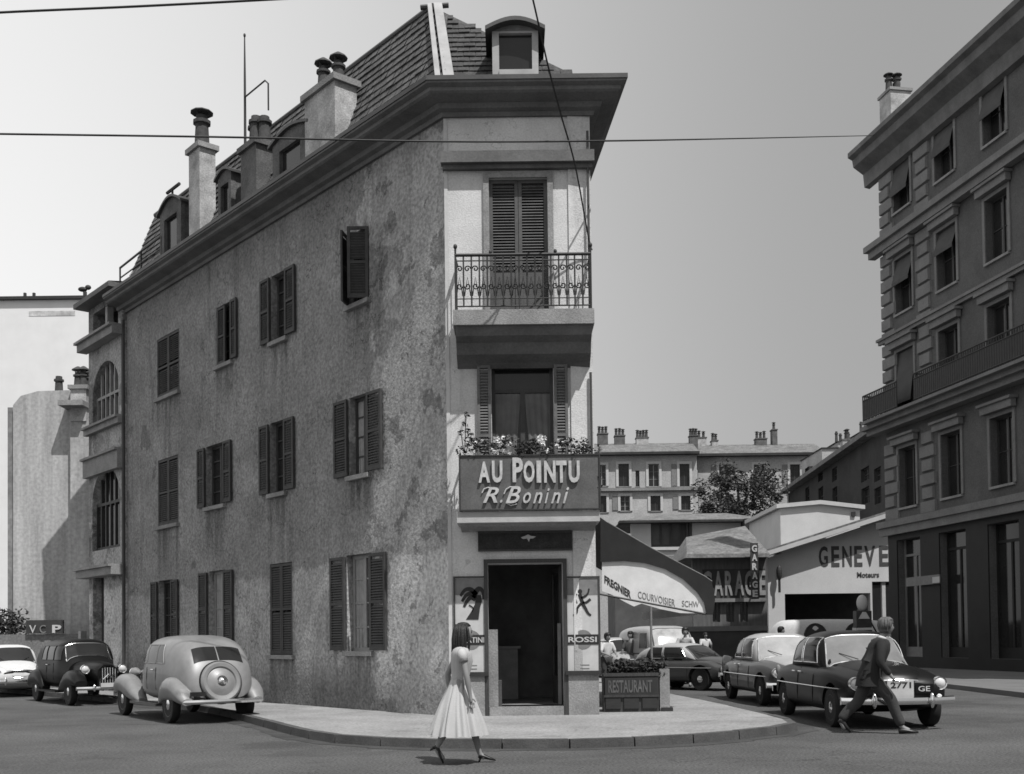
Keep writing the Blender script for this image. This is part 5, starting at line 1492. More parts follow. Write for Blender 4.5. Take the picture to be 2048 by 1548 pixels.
def wheel(p, x, y, r, w, hub=None, disc=None):
    M_ = Matrix.Translation((x, y, r)) @ Matrix.Rotation(R_(-90) if y > 0 else R_(90), 4, 'X')
    h = w / 2
    whl = mk('wheel', MB().lathe([(r * .62, -h * .9), (r * .93, -h), (r, -h * .6), (r, h * .6), (r * .93, h), (r * .62, h * .9)], M_, 28), rubber, p, smooth=True, local=True)
    mk('rim', MB().lathe([(.02, h * .55), (r * .3, h * .62), (r * .5, h * .5), (r * .62, h * .88), (r * .66, h * .92), (r * .66, h * .6), (.02, h * .3)], M_, 24), disc or car_mid, whl, smooth=True, local=True)
    mk('hubcap', MB().lathe([(r * .36, h * .62), (r * .33, h * .85), (r * .2, h * 1.0), (.01, h * 1.05)], M_, 20), hub or chrome, whl, smooth=True, local=True)

def bumper(p, x, z, hw, bow=.16, r=.05, sgn=1, over=True, m=None):
    pts = []
    for i in range(13):
        u = -1 + 2 * i / 12
        pts.append((x - sgn * bow * abs(u) ** 2.4, hw * u, z))
    mb = MB()
    vs = []
    k = len(pts)
    for q in pts:
        for dx, dz in ((-.02, -r), (.03, -r * .8), (.045, 0), (.03, r * .8), (-.02, r)):
            vs.append((q[0] + sgn * dx, q[1], q[2] + dz))
    mb.add(vs, [(i * 5 + j, i * 5 + (j + 1) % 5, (i + 1) * 5 + (j + 1) % 5, (i + 1) * 5 + j) for i in range(k - 1) for j in range(5)] + [tuple(range(5)), tuple(range((k - 1) * 5, k * 5))])
    b = mk('bumper', mb, m or chrome, p, smooth=True, local=True)
    if over:
        for s in (-.5, .5):
            mk('overrider', MB().ball((x + sgn * .03, hw * s, z + .01), .045, .04, r * 1.9), m or chrome, b, smooth=True, local=True)
    return b

def headlamp(p, x, y, z, r, sgn=1, pod=None, podl=.3):
    if pod:
        mk('lamp_pod', MB().lathe([(.02, -podl), (r * .7, -podl * .75), (r * 1.05, -.05), (r * 1.08, 0)], Matrix.Translation((x, y, z)) @ Matrix.Rotation(R_(90) * sgn, 4, 'Y'), 18), pod, p, smooth=True, local=True)
    h = mk('headlight', MB().lathe([(r * 1.1, -.05), (r * 1.15, .0), (r * 1.05, .025), (r * .95, .02), (r * .95, -.05)], Matrix.Translation((x, y, z)) @ Matrix.Rotation(R_(90) * sgn, 4, 'Y'), 20), chrome, p, smooth=True, local=True)
    mk('lens', MB().lathe([(r * .95, .0), (r * .7, .025), (r * .35, .04), (.01, .045)], Matrix.Translation((x, y, z)) @ Matrix.Rotation(R_(90) * sgn, 4, 'Y'), 18), lamp_glass, h, smooth=True, local=True)

def pontoon(name, label, loc, rotz, paint, roof=None, L_=4.3, W=.82, Hh=1.46, group=None, tail=False, grille=True, plate=None, screen=None, zbelt=.90, narrow=False, hoodm=None):
    t = thing(name, label, 'car', loc, rotz, group)
    h = L_ / 2
    body = Hull([(-h, .46, .70, W * .70, 3), (-h + .12, .34, .84, W * .88, 3.4), (-h + .6, .22, zbelt + .02, W * .98, 4.8), (-.5, .21, zbelt + .05, W, 5), (.7, .21, zbelt + .04, W, 5), (1.3, .22, zbelt + .02, W * .98, 4.8), (h - .32, .30, zbelt - .05, W * .92, 3.6), (h - .08, .38, zbelt - .13, W * .84, 3.2), (h, .48, zbelt - .24, W * .66, 3)], tuck=.04)
    bo = mk('body', body.mb(), paint, t, smooth=True, local=True)
    cut_arches(bo, [(-h + .86, W, .365, .33), (h - .78, W, .375, .33)], .30)
    hood = Hull([(.35, .7, zbelt + .12, .60, 2.6), (1.0, .7, zbelt + .115, .58, 2.5), (h - .35, .66, zbelt + .03, .48, 2.4), (h - .06, .6, zbelt - .10, .34, 2.2), (h + .01, .58, zbelt - .25, .2, 2)], N=16)
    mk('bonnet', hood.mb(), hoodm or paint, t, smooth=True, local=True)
    boot = Hull([(-h - .0, .6, zbelt - .22, .3, 2), (-h + .1, .6, zbelt - .06, .52, 2.4), (-h + .5, .6, zbelt + .08, .60, 2.6), (-.8, .6, zbelt + .13, .62, 2.6)], N=14)
    mk('boot_lid', boot.mb(), paint, t, smooth=True, local=True)
    q = W / .82
    cab = Hull([(-1.46, .78, zbelt + .06, .62 * q, 3), (-1.25, .80, zbelt + .28, .69 * q, 3.2), (-.95, .82, Hh - .10, .73 * q, 3.4), (-.38, .84, Hh, .75 * q, 3.4), (.08, .84, Hh - .01, .75 * q, 3.4), (.36, .84, Hh - .09, .74 * q, 3.4), (.66, .80, zbelt + .24, .71 * q, 3.2), (.90, .78, zbelt + .06, .67 * q, 3)], tuck=.17, N=40)
    mk('roof', cab.mb(), roof or paint, t, smooth=True, local=True)
    z0, z1 = zbelt + .07, Hh - .12
    for s in (1, -1):
        for (a, b, s0, s1) in ((-.98, -.35, .16, .0), (-.28, .50, .0, -.20)):
            pm = cab.side_patch(a, b, z0, z1, s, slope0=s0, slope1=s1)
            w = mk('side_window', pm, glass, t, smooth=True, local=True)
            mk('trim', outline(pm, 8, 6, .009), chrome, w, local=True)
        for xx in (-.315, .60):
            mk('door_seam', MB().tube([(xx, s * (body.yw(xx, z) + .002), z) for z in (.36, .5, .65, .8, zbelt - .02)], .006, 4), wellm, t, local=True)
        mk('door_handle', MB().tube([(-.24, s * (body.yw(-.24, .84) + .03), .84), (-.06, s * (body.yw(-.06, .84) + .03), .84)], .014, 6), chrome, t, local=True)
        mk('door_handle', MB().tube([(-.62, s * (body.yw(-.62, .84) + .03), .84), (-.44, s * (body.yw(-.44, .84) + .03), .84)], .014, 6), chrome, t, local=True)
        mk('side_strip', MB().tube([(x, s * (body.yw(x, .62) + .006), .62) for x in [-h + .5 + i * (L_ - .9) / 12 for i in range(13)]], .010, 5), chrome, t, local=True)
        for x in (-h + .86, h - .78):
            wheel(t, x, s * (W - .125), .315, .17)
        headlamp(t, h - .06, s * W * .74, zbelt - .22, .095, pod=paint)
        mk('side_lamp', MB().ball((h - .03, s * W * .70, zbelt - .42), .03, .05, .04), lamp_glass, t, smooth=True, local=True)
        mk('tail_lamp', MB().ball((-h + .10, s * W * .82, zbelt - .12), .05, .05, .10), grey_p, t, smooth=True, local=True)
        if tail:
            mk('tail_fin', Hull([(-h - .05, .55, zbelt + .02, .02, 2), (-h + .2, .5, zbelt + .10, .07, 2.4), (-h + .9, .5, zbelt + .06, .04, 2.4)], yc=s * W * .84, N=10, K=10).mb(), paint, t, smooth=True, local=True)
        mk('wiper', MB().tube([(.92, s * .18, zbelt + .13), (.68, s * .42, cab.zs(.68, .42) + .02)], .008, 4), iron, t, local=True)
    ws = cab.end_patch(.86, .36, -.64 * q, .64 * q, taper=.82)
    w = mk('windscreen', ws, screen or glass, t, smooth=True, local=True)
    mk('trim', outline(ws, 12, 6, .013), chrome, w, local=True)
    rw = cab.end_patch(-1.37, -.97, -.54 * q, .54 * q, sgn=-1, taper=.8)
    w = mk('rear_window', rw, screen or glass, t, smooth=True, local=True)
    mk('trim', outline(rw, 12, 6, .012), chrome, w, local=True)
    bumper(t, h + .12, .45, W * 1.0, bow=.22, r=.062)
    bumper(t, -h - .10, .46, W * .95, sgn=-1, bow=.2, r=.06)
    if grille:
        gm = MB().tube([(h - .02 - .10 * (abs(y) / .45) ** 2, y, .68 + .08 * math.sqrt(max(0, 1 - (y / .47) ** 2))) for y in [-.45 + i * .075 for i in range(13)]], .022, 6)
        gm.tube([(h - .0 - .10 * (abs(y) / .45) ** 2, y, .55) for y in [-.45 + i * .075 for i in range(13)]], .016, 6)
        g_ = mk('grille', gm, chrome, t, local=True)
        mk('grille_back', Hull([(h - .2, .55, .74, .46, 3), (h - .01, .56, .73, .42, 3)], N=4).mb(), wellm, g_, local=True)
        for i in range(4):
            mk('grille_bar', MB().tube([(h + .0 - .10 * (abs(y) / .45) ** 2, y, .59 + i * .035) for y in [-.42 + j * .07 for j in range(13)]], .006, 4), chrome, g_, local=True)
    return t, h

def place(px, Y, z=0): 
    q = at(px, 1300, Y); return V((q.x, q.y, z))

# black saloon in front, facing the camera
hd = R_(-90 + 0.8)
bc, hh = pontoon('parked_car', 'black saloon with white plate and broad chrome bumper, the man walking in front of it', place(1702, 18.95), hd, car_black, group='cars parked along the right pavement', L_=4.5, W=.87, Hh=1.54, zbelt=.93, screen=mat('bright_screen', .16, .07, .3, 1.2, spec=.9))  # bright reflection on the windscreen is painted as a paler glass colour
pf = Frame((0, 0), (0, 1), (1, 0))
def plate(t, h, y0, y1, z0, z1, body, txt, extra=None, dx=.02):
    G = Frame((h + dx, 0), (0, 1), (1, 0))
    p = mk('number_plate', MB().fbox(G, y0, y1, z0, z1, 0, .012), body, t, local=True)
    return G, p
G_, p_ = plate(bc, hh, -.20, .20, .50, .76, white_p, None, dx=.035)
mk('lettering', text_mb(G_, '2771', -.15, .16, .645, .735, .0125, .006, bold=.02), black_p, p_, local=True)
G_, p_ = plate(bc, hh, .24, .52, .56, .70, car_black, None, dx=.0)
mk('lettering', text_mb(G_, 'GE', .28, .46, .59, .67, .0125, .006, bold=.01), white_p, p_, local=True)
# two-tone saloon behind it; sunlight on bonnet and roof put into their pale paint
gc, gh = pontoon('parked_car', 'two tone saloon with sunlight painted into pale roof and bonnet, dark flanks, behind the black saloon', place(1556, 24.6), R_(-90 + 2.5), car_mid, roof=car_light, group='cars parked along the right pavement', tail=True, L_=4.4, W=.86, Hh=1.53, zbelt=.92, hoodm=car_light, screen=mat('bright_screen2', .30, .07, .3, 1.2, spec=.9))  # here too the glass is coloured pale to stand for reflected light
# pale cars further back
def white_van():
    p = place(1650, 42); t = thing('white_van', 'tall white van with two dark arched side windows before the white garage', 'van', p, R_(178))
    b = Hull([(-2.3, .4, 1.6, .8, 5), (-2.2, .35, 1.95, .9, 5.5), (0, .32, 2.08, .92, 6), (1.5, .32, 2.06, .9, 5.5), (1.9, .35, 1.8, .86, 4.5), (2.2, .4, 1.2, .76, 4), (2.4, .5, .95, .6, 3)], tuck=.06, N=34)
    bo = mk('body', b.mb(), white_w, t, smooth=True, local=True)
    cut_arches(bo, [(-1.35, .9, .40, .34), (1.45, .9, .40, .34)], .3)
    for c in (-.95, .55):
        for s in (1, -1):
            vs = []
            n = 16
            pts = [(c + .42 * math.cos(math.pi * i / n), 1.40 + .5 * math.sin(math.pi * i / n)) for i in range(n + 1)]
            mb = MB().add([(c, s * (b.yw(c, 1.45) + .012), 1.45)] + [(x, s * (b.yw(x, z) + .012), z) for x, z in pts], [(0, i + 1, i + 2) for i in range(n)] + [(0, n + 1, 1)])
            w = mk('side_window', mb, dark_in, t, local=True)
            mk('trim', MB().tube([(x, s * (b.yw(x, z) + .012), z) for x, z in pts], .03, 5, closed=True), iron, w, local=True)
    for s in (1, -1):
        for x in (-1.35, 1.45): wheel(t, x, s * .8, .34, .18)
    bumper(t, 2.44, .46, .82, m=grey_p)
white_van()
pontoon('parked_car', 'pale small car under the white awning beside the house wall', place(1238, 37.5), R_(-90 + 14), car_light, L_=3.8, W=.74, Hh=1.48, group='cars before the garages')
pontoon('parked_car', 'dark round car with pale bonnet, mostly hidden by the terrace box', place(1372, 31.0), R_(-90 + 42), car_mid, roof=car_light, L_=3.6, W=.74, Hh=1.30, zbelt=.80, group='cars before the garages')

def van():
    p = place(1312, 36); t = thing('delivery_van', 'pale delivery van with wide front glass behind the awning pole', 'van', p, R_(-90 + 10))
    b = Hull([(-2.0, .4, 1.5, .72, 5), (-1.9, .35, 1.75, .78, 5.5), (0, .32, 1.84, .80, 6), (1.2, .32, 1.80, .79, 5.5), (1.55, .35, 1.60, .78, 4.5), (1.9, .4, 1.05, .76, 4), (2.1, .5, .85, .6, 3)], tuck=.08, N=34)
    bo = mk('body', b.mb(), car_light, t, smooth=True, local=True)
    cut_arches(bo, [(-1.15, .80, .40, .34), (1.25, .80, .40, .34)], .3)
    ws = b.end_patch(1.82, 1.38, -.62, .62, taper=.95)
    w = mk('windscreen', ws, glass_p, t, smooth=True, local=True); mk('trim', outline(ws, 12, 6, .016), iron, w, local=True)
    for s in (1, -1):
        pm = b.side_patch(.65, 1.45, 1.12, 1.6, s, slope1=-.15)
        mk('side_window', pm, glass, t, smooth=True, local=True)
        for x in (-1.15, 1.25):
            wheel(t, x, s * .68, .33, .18)
        headlamp(t, 2.02, s * .55, .74, .09, pod=car_light)
        mk('stripe', MB().tube([(x, s * (b.yw(x, .95) + .004), .95) for x in (-1.7, -1, 0, .8, 1.5)], .02, 5), iron, t, local=True)
    bumper(t, 2.14, .46, .8, m=grey_p)
    mk('roof_band', MB().tube([(x, .0 + s_ * .0 + b.yw(x, 1.7) * 1.0 + .004, 1.7) for s_ in (1,) for x in (-1.6, 0, 1.1)], .015, 5), iron, t, local=True)
van()

# grey nineteen-thirties saloon seen from behind
def prewar(name, label, loc, rotz, paint, spare=True, black=False, fender=None):
    t = thing(name, label, 'car', loc, rotz, 'cars parked along the left pavement')
    fender = fender or paint
    cab = Hull([(-2.14, .44, .66, .46, 2.8), (-2.06, .42, .94, .60, 3), (-1.92, .40, 1.18, .68, 3.3), (-1.72, .38, 1.40, .72, 3.6), (-1.38, .36, 1.55, .75, 3.9), (-.75, .36, 1.61, .76, 4), (.0, .36, 1.59, .75, 4), (.30, .36, 1.52, .73, 3.8), (.54, .38, 1.24, .68, 3.4), (.80, .40, 1.06, .60, 3)], tuck=.12, N=48, K=36)
    mk('body', cab.mb(), paint, t, smooth=True, local=True)
    bon = Hull([(.5, .42, 1.08, .54, 2.8), (1.0, .42, 1.06, .46, 2.6), (1.6, .42, 1.03, .36, 2.5), (1.95, .42, .98, .28, 2.4), (2.06, .46, .90, .22, 2.4)], N=18)
    mk('bonnet', bon.mb(), paint, t, smooth=True, local=True)
    for s in (1, -1):
        ff = Hull([(.55, .30, .38, .10, 2.4), (.85, .30, .56, .15, 2.6), (1.2, .34, .78, .18, 2.6), (1.6, .44, .85, .19, 2.6), (1.95, .46, .76, .18, 2.5), (2.16, .46, .60, .14, 2.2)], yc=s * .64, N=20, K=18)
        mk('front_fender', ff.mb(), fender, t, smooth=True, local=True)
        rf = Hull([(-2.20, .34, .46, .10, 2.2), (-2.02, .36, .66, .17, 2.5), (-1.70, .40, .82, .19, 2.6), (-1.36, .40, .84, .19, 2.6), (-1.05, .36, .70, .16, 2.6), (-.82, .30, .42, .10, 2.4)], yc=s * .66, N=20, K=18)
        mk('rear_fender', rf.mb(), fender, t, smooth=True, local=True)
        mk('running_board', MB().box(-.9, .7, s * .72 - .13, s * .72 + .13, .29, .335), paint if black else car_mid, t, local=True)
        for x in (-1.42, 1.52): wheel(t, x, s * .70, .335, .15, disc=paint)
        for (a, b, s0, s1) in ((-1.02, -.58, .12, 0), (-.52, .02, 0, 0), (.07, .46, 0, -.12)):
            pm = cab.side_patch(a, b, 1.08, 1.43, s, slope0=s0, slope1=s1)
            w = mk('side_window', pm, glass, t, smooth=True, local=True)
            mk('trim', outline(pm, 8, 6, .010), paint, w, local=True)
        for xx in (-.55, .04):
            mk('door_seam', MB().tube([(xx, s * (cab.yw(xx, z) + .002), z) for z in (.42, .6, .8, 1.0)], .006, 4), wellm, t, local=True)
        mk('door_handle', MB().tube([(-.5, s * (cab.yw(-.5, .96) + .03), .96), (-.34, s * (cab.yw(-.34, .96) + .03), .96)], .013, 6), chrome, t, local=True)
        headlamp(t, 1.78, s * .44, .86, .10, pod=paint, podl=.34)
        mk('tail_lamp', MB().ball((-1.95, s * .56, .74), .05, .035, .045), chrome, t, smooth=True, local=True)
    ws = cab.end_patch(.62, .34, -.55, .55, taper=.92)
    w = mk('windscreen', ws, glass, t, smooth=True, local=True); mk('trim', outline(ws, 12, 6, .012), chrome, w, local=True)
    # narrow rear window in two panes
    for a, b in ((-.46, -.012), (.012, .46)):
        rw = cab.end_patch(-1.95, -1.745, a, b, sgn=-1, taper=.97)
        mk('rear_window', rw, glass, t, smooth=True, local=True)
    # radiator shell
    rad = MB(); 
    for i in range(7):
        yy = -.18 + i * .06; rad.tube([(2.08, yy, .46), (2.07, yy, .90 - .5 * yy * yy)], .009, 4)
    mk('radiator_bars', rad, chrome, t, local=True)
    mk('radiator_shell', MB().tube([(2.07, -.22, .44), (2.075, -.21, .86), (2.06, -.10, .95), (2.06, .10, .95), (2.075, .21, .86), (2.07, .22, .44)], .022, 6), paint if black else chrome, t, local=True)
    bumper(t, 2.28, .42, .76, bow=.10, r=.045)
    bumper(t, -2.26, .40, .74, bow=.10, r=.045, sgn=-1, over=False)
    if spare:
        # the covered spare wheel lies against the tail
        tilt = R_(-76)
        M_ = Matrix.Translation((-2.09, 0.02, .74)) @ Matrix.Rotation(tilt, 4, 'Y')
        sw = mk('spare_wheel', MB().lathe([(.02, -.06), (.37, -.06), (.385, 0), (.375, .05), (.34, .085), (.28, .075), (.26, .045), (.235, .055), (.17, .10), (.10, .11), (.095, .075), (.02, .07)], M_, 40), paint, t, smooth=True, local=True)
        mk('hubcap', MB().lathe([(.075, .06), (.07, .13), (.045, .155), (.005, .165)], M_, 20), chrome, sw, smooth=True, local=True)
        mk('tyre_band', MB().lathe([(.386, -.08), (.405, -.04), (.40, .02), (.386, .04)], M_, 40), rubber, sw, smooth=True, local=True)
        mk('boot_handle', MB().ball((-2.04, .02, 1.06), .03, .05, .035), chrome, t, smooth=True, local=True)
        G = Frame((-2.2, 0), (0, -1), (-1, 0))
        mk('number_plate', MB().fbox(G, -.62, -.34, .50, .58, .0, .012), mat('dark_plate', .02, .5), t, local=True)
    return t
pg = L.p(9.9, 0, 2.62); 
prewar('parked_car', 'grey thirties saloon seen from behind with covered spare wheel on its tail', V((-6.50, 21.75, 0)), R_(90 + 35), car_grey)
tr = prewar('parked_car', 'black thirties saloon facing the camera in front of the grey one', V((-10.95, 28.0, 0)), R_(-90) + PHI - R_(3), car_black, spare=False, black=True)
G = Frame((2.33, 0), (0, 1), (1, 0))
mk('number_plate', MB().fbox(G, -.24, .24, .44, .54, 0, .012), white_p, tr, local=True)
mk('chevron', MB().tube([(2.12, -.12, .62), (2.13, 0, .74), (2.12, .12, .62)], .018, 5), chrome, tr, local=True)
pontoon('parked_car', 'white rounded car cut by the left edge behind the black thirties saloon', place(20, 32.5), R_(-90 + 32), white_w, L_=4.0, W=.78, Hh=1.48, group='cars parked along the left pavement')

# ------------------------------------------------------------------ people
def skinned(name, nodes, edges, root, m, parent, sub=2, label=None):
    me = bpy.data.meshes.new(name)
    ks = list(nodes)
    me.from_pydata([tuple(nodes[k][0]) for k in ks], [(ks.index(a), ks.index(b)) for a, b in edges], [])
    o = bpy.data.objects.new(name, me); COL.objects.link(o)
    o.parent = parent; WM[o.name] = wm(parent)
    md = o.modifiers.new('skin', 'SKIN'); md.use_smooth_shade = True
    sd = o.modifiers.new('smooth', 'SUBSURF'); sd.levels = sub; sd.render_levels = sub
    sv = me.skin_vertices[0].data
    for i, k in enumerate(ks):
        r = nodes[k][1]
        sv[i].radius = r if isinstance(r, tuple) else (r, r)
        sv[i].use_root = False
    roots = root if isinstance(root, (list, tuple)) else [root]
    for r in roots: sv[ks.index(r)].use_root = True
    # bake the modifiers into a plain mesh
    dg = bpy.context.evaluated_depsgraph_get()
    ev = bpy.data.meshes.new_from_object(o.evaluated_get(dg))
    o.modifiers.clear(); o.data = ev; bpy.data.meshes.remove(me)
    ev.materials.clear(); ev.materials.append(m)
    for p in ev.polygons: p.use_smooth = True
    if label: o['label'] = label
    return o

def hand_nodes(nd, ed, pre, wrist, d, side, s=1.0):
    """Palm and five bent fingers from the wrist along d; side = palm's thumb direction."""
    d = V(d).normalized(); side = V(side).normalized(); nrm = d.cross(side).normalized()
    nd[pre + 'palm'] = (V(wrist) + d * .055 * s, (.022 * s, .030 * s)); ed.append((pre + 'wrist', pre + 'palm'))
    nd[pre + 'knk'] = (V(wrist) + d * .085 * s, (.016 * s, .030 * s)); ed.append((pre + 'palm', pre + 'knk'))
    roots = []
    for i, ln in enumerate((.070, .078, .073, .058)):
        o_ = (i - 1.5) * -.019 * s
        b = V(wrist) + d * .075 * s + side * o_
        p1 = b + d * ln * .5 * s; p2 = p1 + (d * .8 + nrm * .6).normalized() * ln * .35 * s; p3 = p2 + (d * .5 + nrm * .85).normalized() * ln * .28 * s
        for j, q in enumerate((b, p1, p2, p3)): nd[f'{pre}f{i}{j}'] = (q, (.0095, .009, .008, .0065)[j] * s)
        ed += [(f'{pre}f{i}{j}', f'{pre}f{i}{j+1}') for j in range(3)]; roots.append(f'{pre}f{i}0')
    b = V(wrist) + d * .03 * s + side * .018 * s
    p1 = b + (d * .6 + side * .8).normalized() * .035 * s; p2 = p1 + (d * .9 + side * .3 + nrm * .3).normalized() * .03 * s
    for j, q in enumerate((b, p1, p2)): nd[f'{pre}t{j}'] = (q, (.012, .0105, .008)[j] * s)
    ed += [(f'{pre}t0', f'{pre}t1'), (f'{pre}t1', f'{pre}t2')]; roots.append(f'{pre}t0')
    return roots

def head(parent, c, face, s=1.0, hair=None, style='bob', tilt=0.0):
    """Head with brow, nose, mouth, ears and hair; face = direction angle about z."""
    R = Matrix.Rotation(face, 3, 'Z') @ Matrix.Rotation(tilt, 3, 'Y')
    mb = MB(); K, Mm = 24, 18
    vs = []
    for i in range(Mm + 1):
        a = math.pi * i / Mm
        for j in range(K):
            b = 2 * math.pi * j / K
            x, y, z = math.sin(a) * math.cos(b), math.sin(a) * math.sin(b), math.cos(a)
            px_, py_, pz_ = x * .095, y * .075, z * .115
            if z < 0:
                py_ *= 1 + z * .32; px_ = px_ * (1 + z * .12) + (-z) * .012
            if x > .75 and abs(y) < .3:      # nose and brow, chin
                if -.35 < z < .05: px_ += .022 * (1 - abs(z + .22) / .27 if abs(z + .22) < .27 else 0) * (1 - abs(y) / .3)
                if -.02 < z < .2: px_ += .004
            if x > .5 and abs(abs(y) - .38) < .18 and abs(z - .05) < .14: px_ -= .006
            vs.append(V(c) + R @ V((px_, py_, pz_)) * s)
    mb.add(vs, [(i * K + j, i * K + (j + 1) % K, (i + 1) * K + (j + 1) % K, (i + 1) * K + j) for i in range(Mm) for j in range(K)])
    for sg_ in (-1, 1): mb.ball(V(c) + R @ V((-.005, sg_ * .078, -.012)) * s, .018 * s, .009 * s, .03 * s, 8, 6, R)
    h = mk('head', mb, skin, parent, smooth=2)
    fm = MB()
    for sg_ in (-1, 1):
        fm.ball(V(c) + R @ V((.082, sg_ * .030, .006)) * s, .008 * s, .012 * s, .006 * s, 8, 5, R)
        fm.ball(V(c) + R @ V((.086, sg_ * .030, .026)) * s, .007 * s, .017 * s, .004 * s, 8, 5, R)
    fm.ball(V(c) + R @ V((.090, 0, -.062)) * s, .007 * s, .020 * s, .006 * s, 8, 5, R)
    mk('features', fm, hair_d, h)
    hm = MB(); rnd = random.Random(3)
    if style == 'bob':
        prof = 16
        vs = []
        lay = [(.128, .02, 0), (.118, .062, .2), (.085, .100, .5), (.04, .116, .8), (-.02, .120, 1), (-.08, .122, 1), (-.14, .118, 1), (-.185, .104, 1), (-.20, .06, 1)]
        for k_, (z, r, o) in enumerate(lay):
            for j in range(32):
                b = 2 * math.pi * j / 32
                rr = r * (1 + .05 * math.sin(j * 2.7 + k_ * .4) + .03 * math.sin(j * 5.1))
                x = math.cos(b) * rr * .92 - .018; y = math.sin(b) * rr * .84
                lim = .022 if z > .03 else .005        # cut away in front of the face
                if x > lim and z < .075: x = lim + (x - lim) * .05
                vs.append(V(c) + R @ V((x, y, z)) * s)
        n_ = len(lay)
        hm.add(vs, [(i * 32 + j, i * 32 + (j + 1) % 32, (i + 1) * 32 + (j + 1) % 32, (i + 1) * 32 + j) for i in range(n_ - 1) for j in range(32)] + [tuple(range(32)), tuple(range((n_ - 1) * 32, n_ * 32))])
    else:
        vs = []
        lay = [(.140, .01), (.132, .058), (.10, .096), (.05, .110), (.0, .112), (-.06, .106), (-.09, .085)]
        for z, r in lay:
            for j in range(28):
                b = 2 * math.pi * j / 28
                x = math.cos(b) * r * 1.0 - .012; y = math.sin(b) * r * .82
                lim = .045
                if x > lim and z < .05: x = lim - .03
                if abs(y) > .05 and z < -.02 and x > -.02: x = -.02
                vs.append(V(c) + R @ V((x, y, z)) * s)
        n_ = len(lay)
        hm.add(vs, [(i * 28 + j, i * 28 + (j + 1) % 28, (i + 1) * 28 + (j + 1) % 28, (i + 1) * 28 + j) for i in range(n_ - 1) for j in range(28)] + [tuple(range(28)), tuple(range((n_ - 1) * 28, n_ * 28))])
    if style == 'bob':
        for k_ in range(70):
            b = rnd.uniform(.9, 5.38)
            pts = []
            fl_ = rnd.uniform(.96, 1.12)
            for z, r in ((.10, .085), (.03, .114), (-.07, .128), (-.15, .130), (-.205 - rnd.uniform(0, .05), .125 * rnd.uniform(.85, 1.25))):
                pts.append(V(c) + R @ V((math.cos(b) * r * fl_ * .92 - .018, math.sin(b) * r * fl_ * .84, z)) * s)
                b += rnd.uniform(-.06, .06)
            hm.tube(pts, [.010, .012, .012, .010, .003], 5)
    else:
        for k_ in range(46):
            b = rnd.uniform(.6, 5.68); pts = []
            for z, r in ((.13, .05), (.09, .10), (.02, .112), (-.04, .108)):
                if math.cos(b) > .2 and z < .05: continue
                pts.append(V(c) + R @ V((math.cos(b) * r - .012, math.sin(b) * r * .84, z)) * s)
            if len(pts) > 1: hm.tube(pts, [.011, .012, .011, .005][:len(pts)], 5)
    mk('hair', hm, hair or hair_d, h, smooth=2)
    return h

def skirt_mb(rows, K=120, pleats=11, ph=0.0):
    """Cloth rings (z, cx, cy, rx, ry, pleat depth)."""
    vs = []
    for (z, cx, cy, rx, ry, pd) in rows:
        for j in range(K):
            b = 2 * math.pi * j / K
            f = 1 + pd * (math.sin(b * pleats + ph + 1.1 * math.sin(b * 2 + z * 3)) * .8 + .5 * math.sin(b * (pleats * 2 - 3) + 1.3 + z * 4) + .3 * math.sin(b * 31 + z * 9))
            vs.append((cx + rx * f * math.cos(b), cy + ry * f * math.sin(b), z + (pd * .10 * math.sin(b * pleats) if pd > .05 else 0)))
    n = len(rows)
    return MB().add(vs, [(i * K + j, i * K + (j + 1) % K, (i + 1) * K + (j + 1) % K, (i + 1) * K + j) for i in range(n - 1) for j in range(K)])

def shoe_mb(heel, toe, w=.042, h=.07, heelh=.0):
    heel, toe = V(heel), V(toe); d = (toe - heel); 
    up = V((0, 0, 1)); sd = up.cross(d).normalized()
    un = d.cross(sd).normalized()
    rows = []
    for t, ww, hh in ((0, .6, .9), (.12, .85, 1.0), (.35, .8, .9), (.6, 1.0, .68), (.85, .95, .5), (1.0, .5, .3)):
        c = heel + d * t
        rows.append([c + sd * w * ww * math.cos(a) + un * (h * hh * .5 + h * hh * .5 * math.sin(a)) for a in [2 * math.pi * k / 12 for k in range(12)]])
    mb = MB(); vs = [p for r in rows for p in r]; n = len(rows)
    mb.add(vs, [(i * 12 + j, i * 12 + (j + 1) % 12, (i + 1) * 12 + (j + 1) % 12, (i + 1) * 12 + j) for i in range(n - 1) for j in range(12)] + [tuple(range(12)), tuple(range((n - 1) * 12, n * 12))])
    if heelh: mb.tube([heel + V((.0, 0, .01)) + d.normalized() * .03, heel - un * heelh + d.normalized() * .02], [.018, .010], 8)
    return mb

